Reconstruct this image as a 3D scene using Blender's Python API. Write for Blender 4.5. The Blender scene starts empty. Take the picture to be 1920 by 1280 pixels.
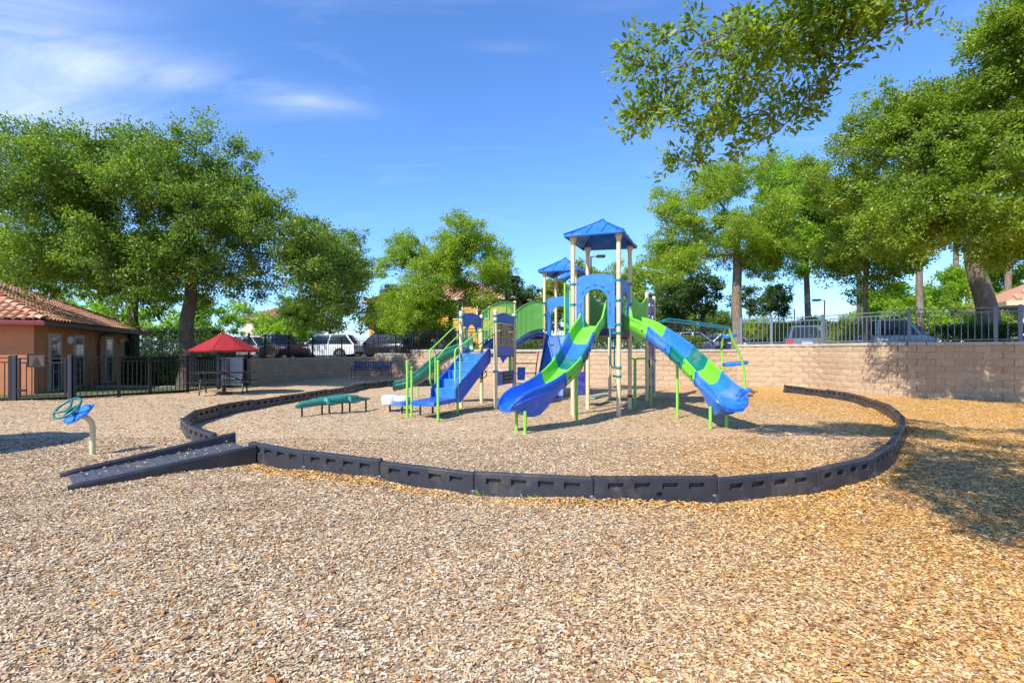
import bpy, bmesh, math, random
import numpy as np
from mathutils import Vector, Matrix

R = math.radians
scene = bpy.context.scene
COL = scene.collection

# ------------------------------------------------------------------ camera, world, sun, exposure
F_PX, HOR, CZ = 980.0, 657.0, 1.5          # focal length in photo pixels, horizon row, eye height in metres
cam_d = bpy.data.cameras.new('camera'); cam = bpy.data.objects.new('camera', cam_d); COL.objects.link(cam)
cam_d.sensor_width = 36.0; cam_d.lens = F_PX / 1920 * 36.0
cam_d.shift_y = (HOR - 640.0) / 1920.0
cam_d.clip_start = 0.05; cam_d.clip_end = 3000
cam.location = (0, 0, CZ); cam.rotation_euler = (R(90), 0, 0)
scene.camera = cam

SUN_TRAVEL = Vector((0.75, 0.85, -1.02)).normalized()
sun_d = bpy.data.lights.new('sun', 'SUN'); sun = bpy.data.objects.new('sun', sun_d); COL.objects.link(sun)
sun_d.energy = 5.0; sun_d.angle = R(0.53); sun_d.color = (1.0, 0.94, 0.83)
sun.rotation_euler = SUN_TRAVEL.to_track_quat('-Z', 'Y').to_euler()
sun.location = (-30, -34, 40)

world = bpy.data.worlds.new('World'); scene.world = world; world.use_nodes = True
def build_world():
    nt = world.node_tree; N = nt.nodes; L = nt.links
    for n in list(N): N.remove(n)
    out = N.new('ShaderNodeOutputWorld'); bg = N.new('ShaderNodeBackground')
    sky = N.new('ShaderNodeTexSky'); sky.sky_type = 'NISHITA'; sky.sun_disc = False
    to_sun = -SUN_TRAVEL
    sky.sun_elevation = math.asin(to_sun.z)
    sky.sun_rotation = math.atan2(to_sun.x, to_sun.y)
    sky.altitude = 0; sky.air_density = 1.0; sky.dust_density = 0.25; sky.ozone_density = 3.2
    bg.inputs['Strength'].default_value = SKY_STRENGTH
    hs = N.new('ShaderNodeMixRGB'); hs.blend_type = 'MULTIPLY'; hs.inputs[0].default_value = 1.0; hs.inputs[2].default_value = (0.79, 1.12, 1.56, 1)   # deep clear subtropical blue
    L.new(sky.outputs[0], hs.inputs[1])
    # thin cirrus laid out on a cloud sheet high above: direction projected to the sheet
    tc = N.new('ShaderNodeTexCoord'); sep = N.new('ShaderNodeSeparateXYZ'); L.new(tc.outputs['Generated'], sep.inputs[0])
    def m(op, a, b=None, clamp=False):
        n = N.new('ShaderNodeMath'); n.operation = op; n.use_clamp = clamp
        for i, v in enumerate((a, b)):
            if v is None: continue
            if isinstance(v, (int, float)): n.inputs[i].default_value = v
            else: L.new(v, n.inputs[i])
        return n.outputs[0]
    zc = m('ADD', m('MAXIMUM', sep.outputs[2], 0.0), 0.10)
    px = m('DIVIDE', sep.outputs[0], zc); py = m('DIVIDE', sep.outputs[1], zc)
    comb = N.new('ShaderNodeCombineXYZ'); L.new(px, comb.inputs[0]); L.new(py, comb.inputs[1])
    mp = N.new('ShaderNodeMapping'); mp.inputs['Rotation'].default_value = (0, 0, R(-28)); mp.inputs['Scale'].default_value = (0.6, 1.7, 1)
    L.new(comb.outputs[0], mp.inputs[0])
    nz = N.new('ShaderNodeTexNoise'); nz.inputs['Scale'].default_value = 1.7; nz.inputs['Detail'].default_value = 8; nz.inputs['Roughness'].default_value = 0.58; nz.inputs['Distortion'].default_value = 1.0
    L.new(mp.outputs[0], nz.inputs['Vector'])
    total = None
    # banks of cirrus on the sheet: centre, axes and turn
    for (cx, cy, ax, ay, rot, w) in CLOUDS:
        dx = m('SUBTRACT', px, cx); dy = m('SUBTRACT', py, cy)
        ca, sa = math.cos(rot), math.sin(rot)
        u = m('DIVIDE', m('ADD', m('MULTIPLY', dx, ca), m('MULTIPLY', dy, sa)), ax)
        v = m('DIVIDE', m('SUBTRACT', m('MULTIPLY', dy, ca), m('MULTIPLY', dx, sa)), ay)
        d2 = m('ADD', m('MULTIPLY', u, u), m('MULTIPLY', v, v))
        g = m('MULTIPLY', m('EXPONENT', m('MULTIPLY', d2, -1.0)), w)
        total = g if total is None else m('ADD', total, g)
    wisps = m('MULTIPLY', m('SUBTRACT', nz.outputs[0], 0.28), 2.0, True)
    veil = m('MULTIPLY', m('SUBTRACT', nz.outputs[0], 0.56), 1.0, True)
    fac = m('ADD', m('MULTIPLY', total, wisps), m('MULTIPLY', veil, 0.55))
    up = m('MULTIPLY', sep.outputs[2], 7.0, True)
    fac = m('MULTIPLY', m('MINIMUM', fac, 0.85), up, True)
    mix = N.new('ShaderNodeMixRGB'); L.new(fac, mix.inputs[0]); L.new(hs.outputs[0], mix.inputs[1])
    mix.inputs[2].default_value = CLOUD_COL
    L.new(mix.outputs[0], bg.inputs['Color']); L.new(bg.outputs[0], out.inputs['Surface'])
SKY_STRENGTH = 0.12
CLOUD_COL = (6.2, 6.8, 8.2, 1)
CLOUDS = [(-1.34, 1.44, 0.48, 0.26, R(134), 0.85), (-1.62, 1.70, 0.4, 0.18, R(20), 0.6), (-1.0, 1.52, 0.36, 0.10, R(24), 0.50), (-0.70, 1.655, 0.17, 0.06, R(20), 0.50),
          (-0.022, 1.437, 0.10, 0.026, R(3), 0.42), (-2.6, 2.1, 0.7, 0.3, R(35), 0.7), (1.7, 2.6, 0.9, 0.2, R(-20), 0.25), (-2.6, -1.2, 0.9, 0.4, R(30), 0.8), (1.4, -1.6, 0.8, 0.3, R(-30), 0.7)]
build_world()
vs = scene.view_settings
vs.view_transform = 'Standard'; vs.look = 'None'; vs.gamma = 1.0; vs.use_curve_mapping = False
vs.exposure = 0.56
scene.render.film_transparent = False
scene.cycles.use_adaptive_sampling = True; scene.cycles.adaptive_threshold = 0.02
scene.cycles.max_bounces = 5; scene.cycles.diffuse_bounces = 2; scene.cycles.glossy_bounces = 2
scene.cycles.transmission_bounces = 3; scene.cycles.transparent_max_bounces = 6
scene.cycles.use_denoising = True

# ------------------------------------------------------------------ helpers
def gp(px, py, z=0.0):
    "photo pixel on the horizontal plane z -> world x, y"
    k = (py - HOR) / (CZ - z)
    return Vector(((px - 960) / k, F_PX / k, z))
def at(px, py, Y):
    "photo pixel at distance Y -> world point"
    k = F_PX / Y
    return Vector(((px - 960) / k, Y, CZ + (HOR - py) / k))

def tag(o, label=None, cat=None, group=None, kind=None):
    if label: o['label'] = label
    if cat: o['category'] = cat
    if group: o['group'] = group
    if kind: o['kind'] = kind
    return o
def thing(name, label, cat, loc=(0, 0, 0), rz=0.0, group=None):
    o = bpy.data.objects.new(name, None); COL.objects.link(o)
    o.empty_display_size = 0.2
    o.location = loc; o.rotation_euler = (0, 0, rz)
    return tag(o, label, cat, group)
def link_mesh(name, me, parent=None, loc=(0, 0, 0), rot=(0, 0, 0), scale=(1, 1, 1)):
    o = bpy.data.objects.new(name, me); COL.objects.link(o)
    if parent is not None: o.parent = parent
    o.location = loc; o.rotation_euler = rot; o.scale = scale
    return o
def origin_of(o):
    v = Vector((0, 0, 0))
    while o is not None:
        v += o.location; o = o.parent
    return v
def copy_tree(o, parent=None):
    c = o.copy(); COL.objects.link(c); c.parent = parent
    for ch in list(o.children): copy_tree(ch, c)
    return c

def np_mesh(name, verts, faces, smooth=False):
    "fast mesh from numpy: verts (n,3), faces (m,k)"
    me = bpy.data.meshes.new(name)
    n = len(verts); m, k = faces.shape
    me.vertices.add(n); me.vertices.foreach_set('co', np.ascontiguousarray(verts, dtype=np.float32).ravel())
    me.loops.add(m * k); me.loops.foreach_set('vertex_index', np.ascontiguousarray(faces, dtype=np.int32).ravel())
    me.polygons.add(m)
    me.polygons.foreach_set('loop_start', np.arange(0, m * k, k, dtype=np.int32))
    me.polygons.foreach_set('loop_total', np.full(m, k, dtype=np.int32))
    if smooth: me.polygons.foreach_set('use_smooth', np.ones(m, dtype=bool))
    me.update(calc_edges=True)
    return me

def catmull(pts, n):
    "sample a smooth curve through pts at n points"
    P = [Vector(p) for p in pts]
    P = [P[0] * 2 - P[1]] + P + [P[-1] * 2 - P[-2]]
    segs = len(P) - 3; out = []
    for i in range(n):
        t = i / (n - 1) * segs; s = min(int(t), segs - 1); t -= s
        a, b, c, d = P[s], P[s + 1], P[s + 2], P[s + 3]
        out.append(0.5 * ((2 * b) + (c - a) * t + (2 * a - 5 * b + 4 * c - d) * t * t + (3 * b - 3 * c + d - a) * t ** 3))
    return out
def resample(pts, step):
    "points every step metres along a polyline (list of Vector)"
    out = [pts[0].copy()]; need = step
    for a, b in zip(pts[:-1], pts[1:]):
        L = (b - a).length; pos = 0
        while L - pos >= need:
            pos += need; out.append(a.lerp(b, pos / L)); need = step
        need -= L - pos
    return out

class MB:
    def __init__(s): s.v = []; s.f = []; s.mi = []
    def add(s, vs, fs, mi=0):
        o = len(s.v); s.v += [Vector(v) for v in vs]; s.f += [[i + o for i in f] for f in fs]; s.mi += [mi] * len(fs)
    def box(s, c, d, rz=0, M=None, mi=0):
        x, y, z = d[0] / 2, d[1] / 2, d[2] / 2
        vs = [Vector(p) for p in ((-x, -y, -z), (x, -y, -z), (x, y, -z), (-x, y, -z), (-x, -y, z), (x, -y, z), (x, y, z), (-x, y, z))]
        if rz: vs = [Matrix.Rotation(rz, 3, 'Z') @ v for v in vs]
        vs = [v + Vector(c) for v in vs]
        if M is not None: vs = [M @ v for v in vs]
        s.add(vs, [(0, 3, 2, 1), (4, 5, 6, 7), (0, 1, 5, 4), (1, 2, 6, 5), (2, 3, 7, 6), (3, 0, 4, 7)], mi); return s
    def tube(s, pts, r, n=8, caps=True, closed=False, mi=0):
        P = [Vector(p) for p in pts]; m = len(P)
        rr = r if isinstance(r, (list, tuple)) else [r] * m
        T = []
        for i in range(m):
            a = P[(i - 1) % m] if (closed or i > 0) else P[i]
            b = P[(i + 1) % m] if (closed or i < m - 1) else P[i]
            t = (b - a); T.append(t.normalized() if t.length > 1e-9 else Vector((0, 0, 1)))
        up = Vector((0, 0, 1)) if abs(T[0].z) < 0.9 else Vector((1, 0, 0))
        X = (up - T[0] * up.dot(T[0])).normalized(); vs = []
        for i in range(m):
            X = (X - T[i] * X.dot(T[i])).normalized(); Y = T[i].cross(X)
            for j in range(n):
                a = 2 * math.pi * j / n
                vs.append(P[i] + (X * math.cos(a) + Y * math.sin(a)) * rr[i])
        fs = []
        for i in range(m if closed else m - 1):
            i2 = (i + 1) % m
            for j in range(n):
                fs.append((i * n + j, i * n + (j + 1) % n, i2 * n + (j + 1) % n, i2 * n + j))
        if caps and not closed:
            fs.append(tuple(reversed(range(n)))); fs.append(tuple(range((m - 1) * n, m * n)))
        s.add(vs, fs, mi); return s
    def cyl(s, p0, p1, r0, r1=None, n=12, mi=0): return s.tube([p0, p1], [r0, r0 if r1 is None else r1], n, mi=mi)
    def prism(s, poly, d0, d1, M=None, mi=0):
        n = len(poly); M = M or Matrix()
        vs = [M @ Vector((p[0], p[1], d0)) for p in poly] + [M @ Vector((p[0], p[1], d1)) for p in poly]
        fs = [tuple(reversed(range(n))), tuple(range(n, 2 * n))] + [(i, (i + 1) % n, n + (i + 1) % n, n + i) for i in range(n)]
        s.add(vs, fs, mi); return s
    def lathe(s, prof, M=None, n=16, mi=0):
        M = M or Matrix(); vs = []; k = len(prof)
        for j in range(n):
            a = 2 * math.pi * j / n
            for (r, z) in prof: vs.append(M @ Vector((r * math.cos(a), r * math.sin(a), z)))
        fs = []
        for j in range(n):
            j2 = (j + 1) % n
            for i in range(k - 1): fs.append((j * k + i, j2 * k + i, j2 * k + i + 1, j * k + i + 1))
        if prof[0][0] > 1e-6: fs.append(tuple(j * k for j in reversed(range(n))))
        if prof[-1][0] > 1e-6: fs.append(tuple(j * k + k - 1 for j in range(n)))
        s.add(vs, fs, mi); return s
    def loft(s, rings, caps=True, closed=True, mi=0):
        n = len(rings[0]); vs = [v for r in rings for v in r]; fs = []
        for i in range(len(rings) - 1):
            for j in range(n if closed else n - 1):
                fs.append((i * n + j, i * n + (j + 1) % n, (i + 1) * n + (j + 1) % n, (i + 1) * n + j))
        if caps:
            fs.append(tuple(reversed(range(n)))); fs.append(tuple(range((len(rings) - 1) * n, len(rings) * n)))
        s.add(vs, fs, mi); return s
    def sphere(s, c, r, n=12, m=8, M=None, mi=0):
        r = r if isinstance(r, (list, tuple)) else (r, r, r)
        vs = []; fs = []
        for i in range(m + 1):
            th = math.pi * i / m
            for j in range(n):
                a = 2 * math.pi * j / n
                v = Vector((r[0] * math.sin(th) * math.cos(a), r[1] * math.sin(th) * math.sin(a), r[2] * math.cos(th)))
                if M is not None: v = M @ v
                vs.append(v + Vector(c))
        for i in range(m):
            for j in range(n): fs.append((i * n + j, (i + 1) * n + j, (i + 1) * n + (j + 1) % n, i * n + (j + 1) % n))
        s.add(vs, fs, mi); return s
    def mesh(s, name, mats, smooth=None, off=None, fix=True):
        me = bpy.data.meshes.new(name)
        off = off or Vector((0, 0, 0))
        me.from_pydata([v - off for v in s.v], [], s.f)
        mats = mats if isinstance(mats, (list, tuple)) else [mats]
        for m in mats: me.materials.append(m)
        if len(mats) > 1: me.polygons.foreach_set('material_index', s.mi)
        if fix:
            bm = bmesh.new(); bm.from_mesh(me)
            bmesh.ops.remove_doubles(bm, verts=bm.verts, dist=1e-5)
            bmesh.ops.recalc_face_normals(bm, faces=bm.faces); bm.to_mesh(me); bm.free()
        if smooth is not None:
            me.shade_smooth(); me.set_sharp_from_angle(angle=R(smooth))
        me.update(); return me
    def build(s, name, mats, parent=None, smooth=None, bevel=0, label=None, local=False, segs=2):
        off = Vector((0, 0, 0)) if (local or parent is None) else origin_of(parent)
        o = link_mesh(name, s.mesh(name, mats, smooth, off), parent)
        if bevel:
            b = o.modifiers.new('bevel', 'BEVEL'); b.width = bevel; b.segments = segs; b.limit_method = 'ANGLE'; b.angle_limit = R(35)
        if label: o['label'] = label
        return o

def frame(o, x, y, z):
    return Matrix(((x[0], y[0], z[0], o[0]), (x[1], y[1], z[1], o[1]), (x[2], y[2], z[2], o[2]), (0, 0, 0, 1)))
def panel_frame(p, q, z0=0.0):
    "local x along p->q, local y up, local z the horizontal normal"
    p = Vector((p[0], p[1], 0)); q = Vector((q[0], q[1], 0))
    x = (q - p).normalized(); y = Vector((0, 0, 1)); z = x.cross(y)
    return frame(Vector((p.x, p.y, z0)), x, y, z), (q - p).length

# ------------------------------------------------------------------ materials
def new_mat(name):
    m = bpy.data.materials.new(name); m.use_nodes = True
    nt = m.node_tree
    return m, nt, nt.nodes['Principled BSDF']
def n_noise(nt, scale, detail=4, rough=0.6, vec=None, dist=0.0):
    n = nt.nodes.new('ShaderNodeTexNoise'); n.inputs['Scale'].default_value = scale; n.inputs['Detail'].default_value = detail
    n.inputs['Roughness'].default_value = rough; n.inputs['Distortion'].default_value = dist
    if vec is not None: nt.links.new(vec, n.inputs['Vector'])
    return n
def n_coord(nt, which='Object', scale=None):
    t = nt.nodes.new('ShaderNodeTexCoord')
    if which == 'Position':
        t = nt.nodes.new('ShaderNodeNewGeometry')
    o = t.outputs[which]
    if scale:
        mp = nt.nodes.new('ShaderNodeMapping'); mp.inputs['Scale'].default_value = scale; nt.links.new(o, mp.inputs[0]); o = mp.outputs[0]
    return o
def n_ramp(nt, fac, stops, interp='LINEAR'):
    r = nt.nodes.new('ShaderNodeValToRGB'); r.color_ramp.interpolation = interp
    e = r.color_ramp.elements
    while len(e) < len(stops): e.new(0.5)
    for el, (p, c) in zip(e, stops): el.position = p; el.color = (*c, 1) if len(c) == 3 else c
    nt.links.new(fac, r.inputs[0]); return r.outputs[0]
def n_mix(nt, fac, a, b, mode='MIX'):
    x = nt.nodes.new('ShaderNodeMixRGB'); x.blend_type = mode
    for i, v in enumerate((fac, a, b)):
        if isinstance(v, (int, float)): x.inputs[i].default_value = v
        elif isinstance(v, tuple): x.inputs[i].default_value = (*v, 1) if len(v) == 3 else v
        else: nt.links.new(v, x.inputs[i])
    return x.outputs[0]
def n_bump(nt, bsdf, height, strength, dist=0.02):
    b = nt.nodes.new('ShaderNodeBump'); b.inputs['Strength'].default_value = strength; b.inputs['Distance'].default_value = dist
    nt.links.new(height, b.inputs['Height']); nt.links.new(b.outputs[0], bsdf.inputs['Normal'])
def sc(c, f): return tuple(min(1.0, v * f) for v in c)

def plain(name, col, rough=0.5, var=0.12, scale=6.0, metal=0.0, bump=0.0, spec=0.5, dirt=None, coord='Object'):
    m, nt, b = new_mat(name)
    v = n_coord(nt, coord)
    n = n_noise(nt, scale, 5, 0.6, v)
    c = n_ramp(nt, n.outputs[0], [(0.3, sc(col, 1 - var)), (0.7, sc(col, 1 + var))])
    if dirt:
        n2 = n_noise(nt, 2.3, 6, 0.7, n_coord(nt, 'Position'))
        f = n_ramp(nt, n2.outputs[0], [(0.52, (0, 0, 0)), (0.75, (1, 1, 1))])
        c = n_mix(nt, n_mix(nt, 1.0, f, (dirt[3],) * 3, 'MULTIPLY'), c, dirt[:3])
    nt.links.new(c, b.inputs['Base Color'])
    rn = n_noise(nt, scale * 3, 4, 0.6, v)
    rr = nt.nodes.new('ShaderNodeMapRange'); rr.inputs[3].default_value = max(0.05, rough - 0.1); rr.inputs[4].default_value = min(1, rough + 0.12)
    nt.links.new(rn.outputs[0], rr.inputs[0]); nt.links.new(rr.outputs[0], b.inputs['Roughness'])
    b.inputs['Metallic'].default_value = metal
    b.inputs['Specular IOR Level'].default_value = spec
    if bump: n_bump(nt, b, n_noise(nt, scale * 14, 4, 0.6, v).outputs[0], bump)
    return m

M = {}
DUST = (0.45, 0.38, 0.29)
def plastic(name, col, rough=0.34): return plain(name, col, rough, 0.07, 3.0, bump=0.03, dirt=(*DUST, 0.34), coord='Position')
M['blue'] = plastic('blue_plastic', (0.012, 0.105, 0.58))
M['blue_light'] = plastic('blue_plastic_light', (0.025, 0.175, 0.68))
M['lime'] = plastic('lime_plastic', (0.16, 0.56, 0.035))
M['teal'] = plastic('teal_plastic', (0.004, 0.16, 0.135))
M['green_dark'] = plastic('dark_green_plastic', (0.006, 0.12, 0.085))
M['lime_metal'] = plain('lime_metal', (0.22, 0.58, 0.05), 0.4, 0.06, 4, dirt=(*DUST, 0.12), coord='Position')
M['green_metal'] = plain('green_metal', (0.14, 0.45, 0.09), 0.4, 0.06, 4, dirt=(*DUST, 0.1), coord='Position')
M['teal_metal'] = plain('teal_metal', (0.012, 0.20, 0.26), 0.35, 0.06, 4, coord='Position')
M['beige'] = plain('beige_metal', (0.66, 0.53, 0.32), 0.42, 0.05, 3, dirt=(0.30, 0.22, 0.14, 0.22), coord='Position')
M['purple'] = plastic('deep_blue_plastic', (0.022, 0.022, 0.30))
M['navy_rubber'] = plain('navy_rubber', (0.012, 0.028, 0.10), 0.55, 0.1, 8)
M['black_metal'] = plain('black_metal', (0.012, 0.012, 0.014), 0.4, 0.1, 8)
M['navy_black'] = plain('navy_black_metal', (0.03, 0.035, 0.05), 0.4, 0.1, 8)
M['grey_metal'] = plain('grey_painted_metal', (0.13, 0.155, 0.21), 0.36, 0.08, 8)
M['dark_brown_metal'] = plain('dark_brown_metal', (0.04, 0.026, 0.02), 0.45, 0.1, 8)
M['navy_metal'] = plain('navy_metal', (0.012, 0.03, 0.16), 0.4, 0.1, 8)
M['border'] = plain('border_plastic', (0.028, 0.030, 0.040), 0.40, 0.15, 5, bump=0.06, dirt=(0.22, 0.18, 0.14, 0.42), coord='Position')
M['ramp'] = plain('ramp_plastic', (0.027, 0.029, 0.040), 0.38, 0.15, 5, bump=0.06, dirt=(0.22, 0.17, 0.12, 0.25), coord='Position')
M['ramp_floor'] = plain('ramp_deck_plastic', (0.075, 0.078, 0.098), 0.45, 0.15, 5, bump=0.06, dirt=(0.26, 0.21, 0.16, 0.35), coord='Position')
M['croc'] = plastic('sea_green_plastic', (0.03, 0.20, 0.165), 0.5)
M['white_blue'] = plain('marbled_white_plastic', (0.62, 0.68, 0.82), 0.4, 0.18, 9, coord='Object')
M['red_fabric'] = plain('red_fabric', (0.30, 0.010, 0.016), 0.8, 0.12, 5, bump=0.1)
M['stucco_orange'] = plain('orange_stucco', (0.54, 0.20, 0.085), 0.85, 0.10, 3, bump=0.25)
M['stucco_yellow'] = plain('yellow_stucco', (0.62, 0.34, 0.07), 0.85, 0.08, 2, bump=0.2)
M['stucco_cream'] = plain('cream_stucco', (0.62, 0.54, 0.42), 0.85, 0.08, 2, bump=0.2)
M['white_paint'] = plain('white_paint', (0.74, 0.74, 0.73), 0.5, 0.04, 4)
M['trim_beige'] = plain('beige_trim', (0.52, 0.44, 0.30), 0.6, 0.08, 4)
M['maroon'] = plain('maroon_paint', (0.20, 0.025, 0.03), 0.45, 0.1, 4)
M['brown_paint'] = plain('brown_paint', (0.10, 0.06, 0.04), 0.6, 0.1, 4)
M['lamp_yellow'] = plain('amber_glass', (0.62, 0.42, 0.10), 0.3, 0.1, 9)
M['roof_core'] = plain('roof_underlay', (0.10, 0.045, 0.03), 0.9, 0.1, 5)
M['letter_black'] = plain('black_letter', (0.015, 0.015, 0.018), 0.5, 0.1, 8)
M['tan_plastic'] = plain('tan_plastic', (0.36, 0.27, 0.15), 0.5, 0.1, 6)
M['cabinet'] = plain('grey_cabinet', (0.34, 0.36, 0.40), 0.45, 0.08, 4)
M['tyre'] = plain('tyre_rubber', (0.018, 0.018, 0.019), 0.8, 0.1, 12)
M['rim'] = plain('wheel_rim', (0.42, 0.43, 0.45), 0.3, 0.05, 12, metal=0.8)
M['tail'] = plain('red_lens', (0.55, 0.01, 0.015), 0.15, 0.1, 9)
M['head_lens'] = plain('clear_lens', (0.7, 0.72, 0.75), 0.1, 0.1, 9)
M['brick_red'] = plain('red_brick_band', (0.40, 0.095, 0.06), 0.8, 0.12, 4)
M['concrete'] = plain('concrete_cap', (0.40, 0.35, 0.29), 0.85, 0.15, 7, bump=0.3)
M['asphalt'] = plain('asphalt', (0.055, 0.055, 0.056), 0.9, 0.2, 3, bump=0.3, coord='Position')
M['path'] = plain('pale_concrete_path', (0.45, 0.42, 0.37), 0.9, 0.1, 2, bump=0.2, coord='Position')

def glass_mat():
    m, nt, b = new_mat('dark_glass')
    b.inputs['Base Color'].default_value = (0.02, 0.028, 0.035, 1); b.inputs['Roughness'].default_value = 0.06
    b.inputs['Specular IOR Level'].default_value = 0.8
    return m
M['glass'] = glass_mat()
def pane_mat():
    m, nt, b = new_mat('window_pane')
    n = n_noise(nt, 1.2, 3, 0.5, n_coord(nt, 'Object'))
    nt.links.new(n_ramp(nt, n.outputs[0], [(0.35, (0.06, 0.075, 0.08)), (0.7, (0.16, 0.18, 0.18))]), b.inputs['Base Color'])
    b.inputs['Roughness'].default_value = 0.08
    return m
M['pane'] = pane_mat()
def car_paint(name, col):
    m = plain(name, col, 0.28, 0.03, 2)
    m.node_tree.nodes['Principled BSDF'].inputs['Coat Weight'].default_value = 0.7
    m.node_tree.nodes['Principled BSDF'].inputs['Coat Roughness'].default_value = 0.06
    return m

def block_mat():
    m, nt, b = new_mat('split_face_block')
    oi = nt.nodes.new('ShaderNodeObjectInfo')
    pos = n_coord(nt, 'Position')
    base = n_ramp(nt, oi.outputs['Random'], [(0.0, (0.38, 0.268, 0.165)), (0.5, (0.455, 0.332, 0.208)), (1.0, (0.53, 0.40, 0.26))])
    n = n_noise(nt, 14, 6, 0.7, pos)
    c = n_mix(nt, 0.55, base, n_ramp(nt, n.outputs[0], [(0.3, (0.30, 0.20, 0.13)), (0.55, (0.43, 0.31, 0.21)), (0.75, (0.52, 0.40, 0.29))]))
    st = n_noise(nt, 0.8, 5, 0.65, pos)
    c = n_mix(nt, n_ramp(nt, st.outputs[0], [(0.5, (0, 0, 0)), (0.8, (0.35, 0.35, 0.35))]), c, (0.30, 0.24, 0.19))
    nt.links.new(c, b.inputs['Base Color']); b.inputs['Roughness'].default_value = 0.92
    n_bump(nt, b, n_noise(nt, 60, 5, 0.7, pos).outputs[0], 0.45, 0.02)
    return m
M['block'] = block_mat()
M['mortar'] = plain('wall_core', (0.33, 0.235, 0.165), 0.95, 0.15, 6)
def tile_mat():
    m, nt, b = new_mat('clay_tile')
    isl = nt.nodes.new('ShaderNodeNewGeometry'); oi = nt.nodes.new('ShaderNodeObjectInfo')
    add = nt.nodes.new('ShaderNodeMath'); add.operation = 'ADD'; nt.links.new(isl.outputs['Random Per Island'], add.inputs[0]); nt.links.new(oi.outputs['Random'], add.inputs[1])
    fr = nt.nodes.new('ShaderNodeMath'); fr.operation = 'FRACT'; nt.links.new(add.outputs[0], fr.inputs[0])
    c = n_ramp(nt, fr.outputs[0], [(0.0, (0.44, 0.19, 0.115)), (0.5, (0.57, 0.28, 0.17)), (1.0, (0.66, 0.37, 0.25))])
    n = n_noise(nt, 5, 6, 0.7, n_coord(nt, 'Position'))
    c = n_mix(nt, n_ramp(nt, n.outputs[0], [(0.5, (0, 0, 0)), (0.8, (0.5, 0.5, 0.5))]), c, (0.25, 0.14, 0.10))
    nt.links.new(c, b.inputs['Base Color']); b.inputs['Roughness'].default_value = 0.85
    n_bump(nt, b, n_noise(nt, 40, 4, 0.6, n_coord(nt, 'Position')).outputs[0], 0.3)
    return m
M['tile'] = tile_mat()

MULCH_STOPS = [(0.0, (0.13, 0.07, 0.04)), (0.12, (0.31, 0.19, 0.115)), (0.30, (0.52, 0.352, 0.205)), (0.55, (0.65, 0.485, 0.305)), (0.78, (0.755, 0.625, 0.435)), (0.93, (0.85, 0.775, 0.63)), (0.945, (0.62, 0.25, 0.07)), (1.0, (0.68, 0.36, 0.10))]
FRESH_STOPS = [(0.0, (0.20, 0.075, 0.02)), (0.15, (0.50, 0.22, 0.055)), (0.40, (0.70, 0.34, 0.07)), (0.65, (0.78, 0.46, 0.12)), (0.85, (0.80, 0.56, 0.24)), (1.0, (0.84, 0.74, 0.56))]
def mulch_colour(nt, rnd):
    "weathered chips everywhere, fresher orange chips spread in drifts towards the right hand trees and along the kerb"
    pos = n_coord(nt, 'Position')
    a = n_ramp(nt, rnd, MULCH_STOPS); f = n_ramp(nt, rnd, FRESH_STOPS)
    sep = nt.nodes.new('ShaderNodeSeparateXYZ'); nt.links.new(pos, sep.inputs[0])
    def m(op, x, y, clamp=False):
        n = nt.nodes.new('ShaderNodeMath'); n.operation = op; n.use_clamp = clamp
        for i, v in enumerate((x, y)):
            if isinstance(v, (int, float)): n.inputs[i].default_value = v
            else: nt.links.new(v, n.inputs[i])
        return n.outputs[0]
    drift = n_noise(nt, 0.45, 5, 0.65, pos)
    patch = n_noise(nt, 3.5, 4, 0.7, pos)
    east = m('MULTIPLY', m('SUBTRACT', m('ADD', sep.outputs[0], m('MULTIPLY', sep.outputs[1], -0.14)), -0.35), 0.40, True)
    near = m('ADD', m('MULTIPLY', m('SUBTRACT', 10.0, sep.outputs[1]), 0.2, True), m('MULTIPLY', m('SUBTRACT', sep.outputs[0], 5.5), 0.4, True), True)
    near = m('ADD', m('MULTIPLY', near, 0.72), 0.28)
    east = m('MULTIPLY', east, near)
    w = m('ADD', m('MULTIPLY', east, 0.95), m('MULTIPLY', m('SUBTRACT', drift.outputs[0], 0.50), 1.0))
    w = m('ADD', w, m('MULTIPLY', m('SUBTRACT', patch.outputs[0], 0.5), 0.8))
    w = m('MULTIPLY', w, 0.92, True)
    damp = n_noise(nt, 1.3, 6, 0.7, pos)                # trodden and damp patches, darker wood
    d = n_ramp(nt, damp.outputs[0], [(0.26, (0.72, 0.68, 0.64)), (0.42, (0.97, 0.965, 0.96)), (0.7, (1, 1, 1))])
    return n_mix(nt, 1.0, n_mix(nt, w, a, f), d, 'MULTIPLY'), pos
def chip_mat(fresh=False):
    m, nt, b = new_mat('fresh_wood_chips' if fresh else 'wood_chips')
    g = nt.nodes.new('ShaderNodeNewGeometry')
    c, pos = mulch_colour(nt, g.outputs['Random Per Island'])
    if fresh: c = n_ramp(nt, g.outputs['Random Per Island'], FRESH_STOPS)
    n = n_noise(nt, 90, 3, 0.6, pos)
    c = n_mix(nt, 0.35, c, n_ramp(nt, n.outputs[0], [(0.3, (0.25, 0.25, 0.25)), (0.7, (1, 1, 1))]), 'MULTIPLY')
    nt.links.new(c, b.inputs['Base Color']); b.inputs['Roughness'].default_value = 0.85
    b.inputs['Specular IOR Level'].default_value = 0.25
    return m
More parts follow.
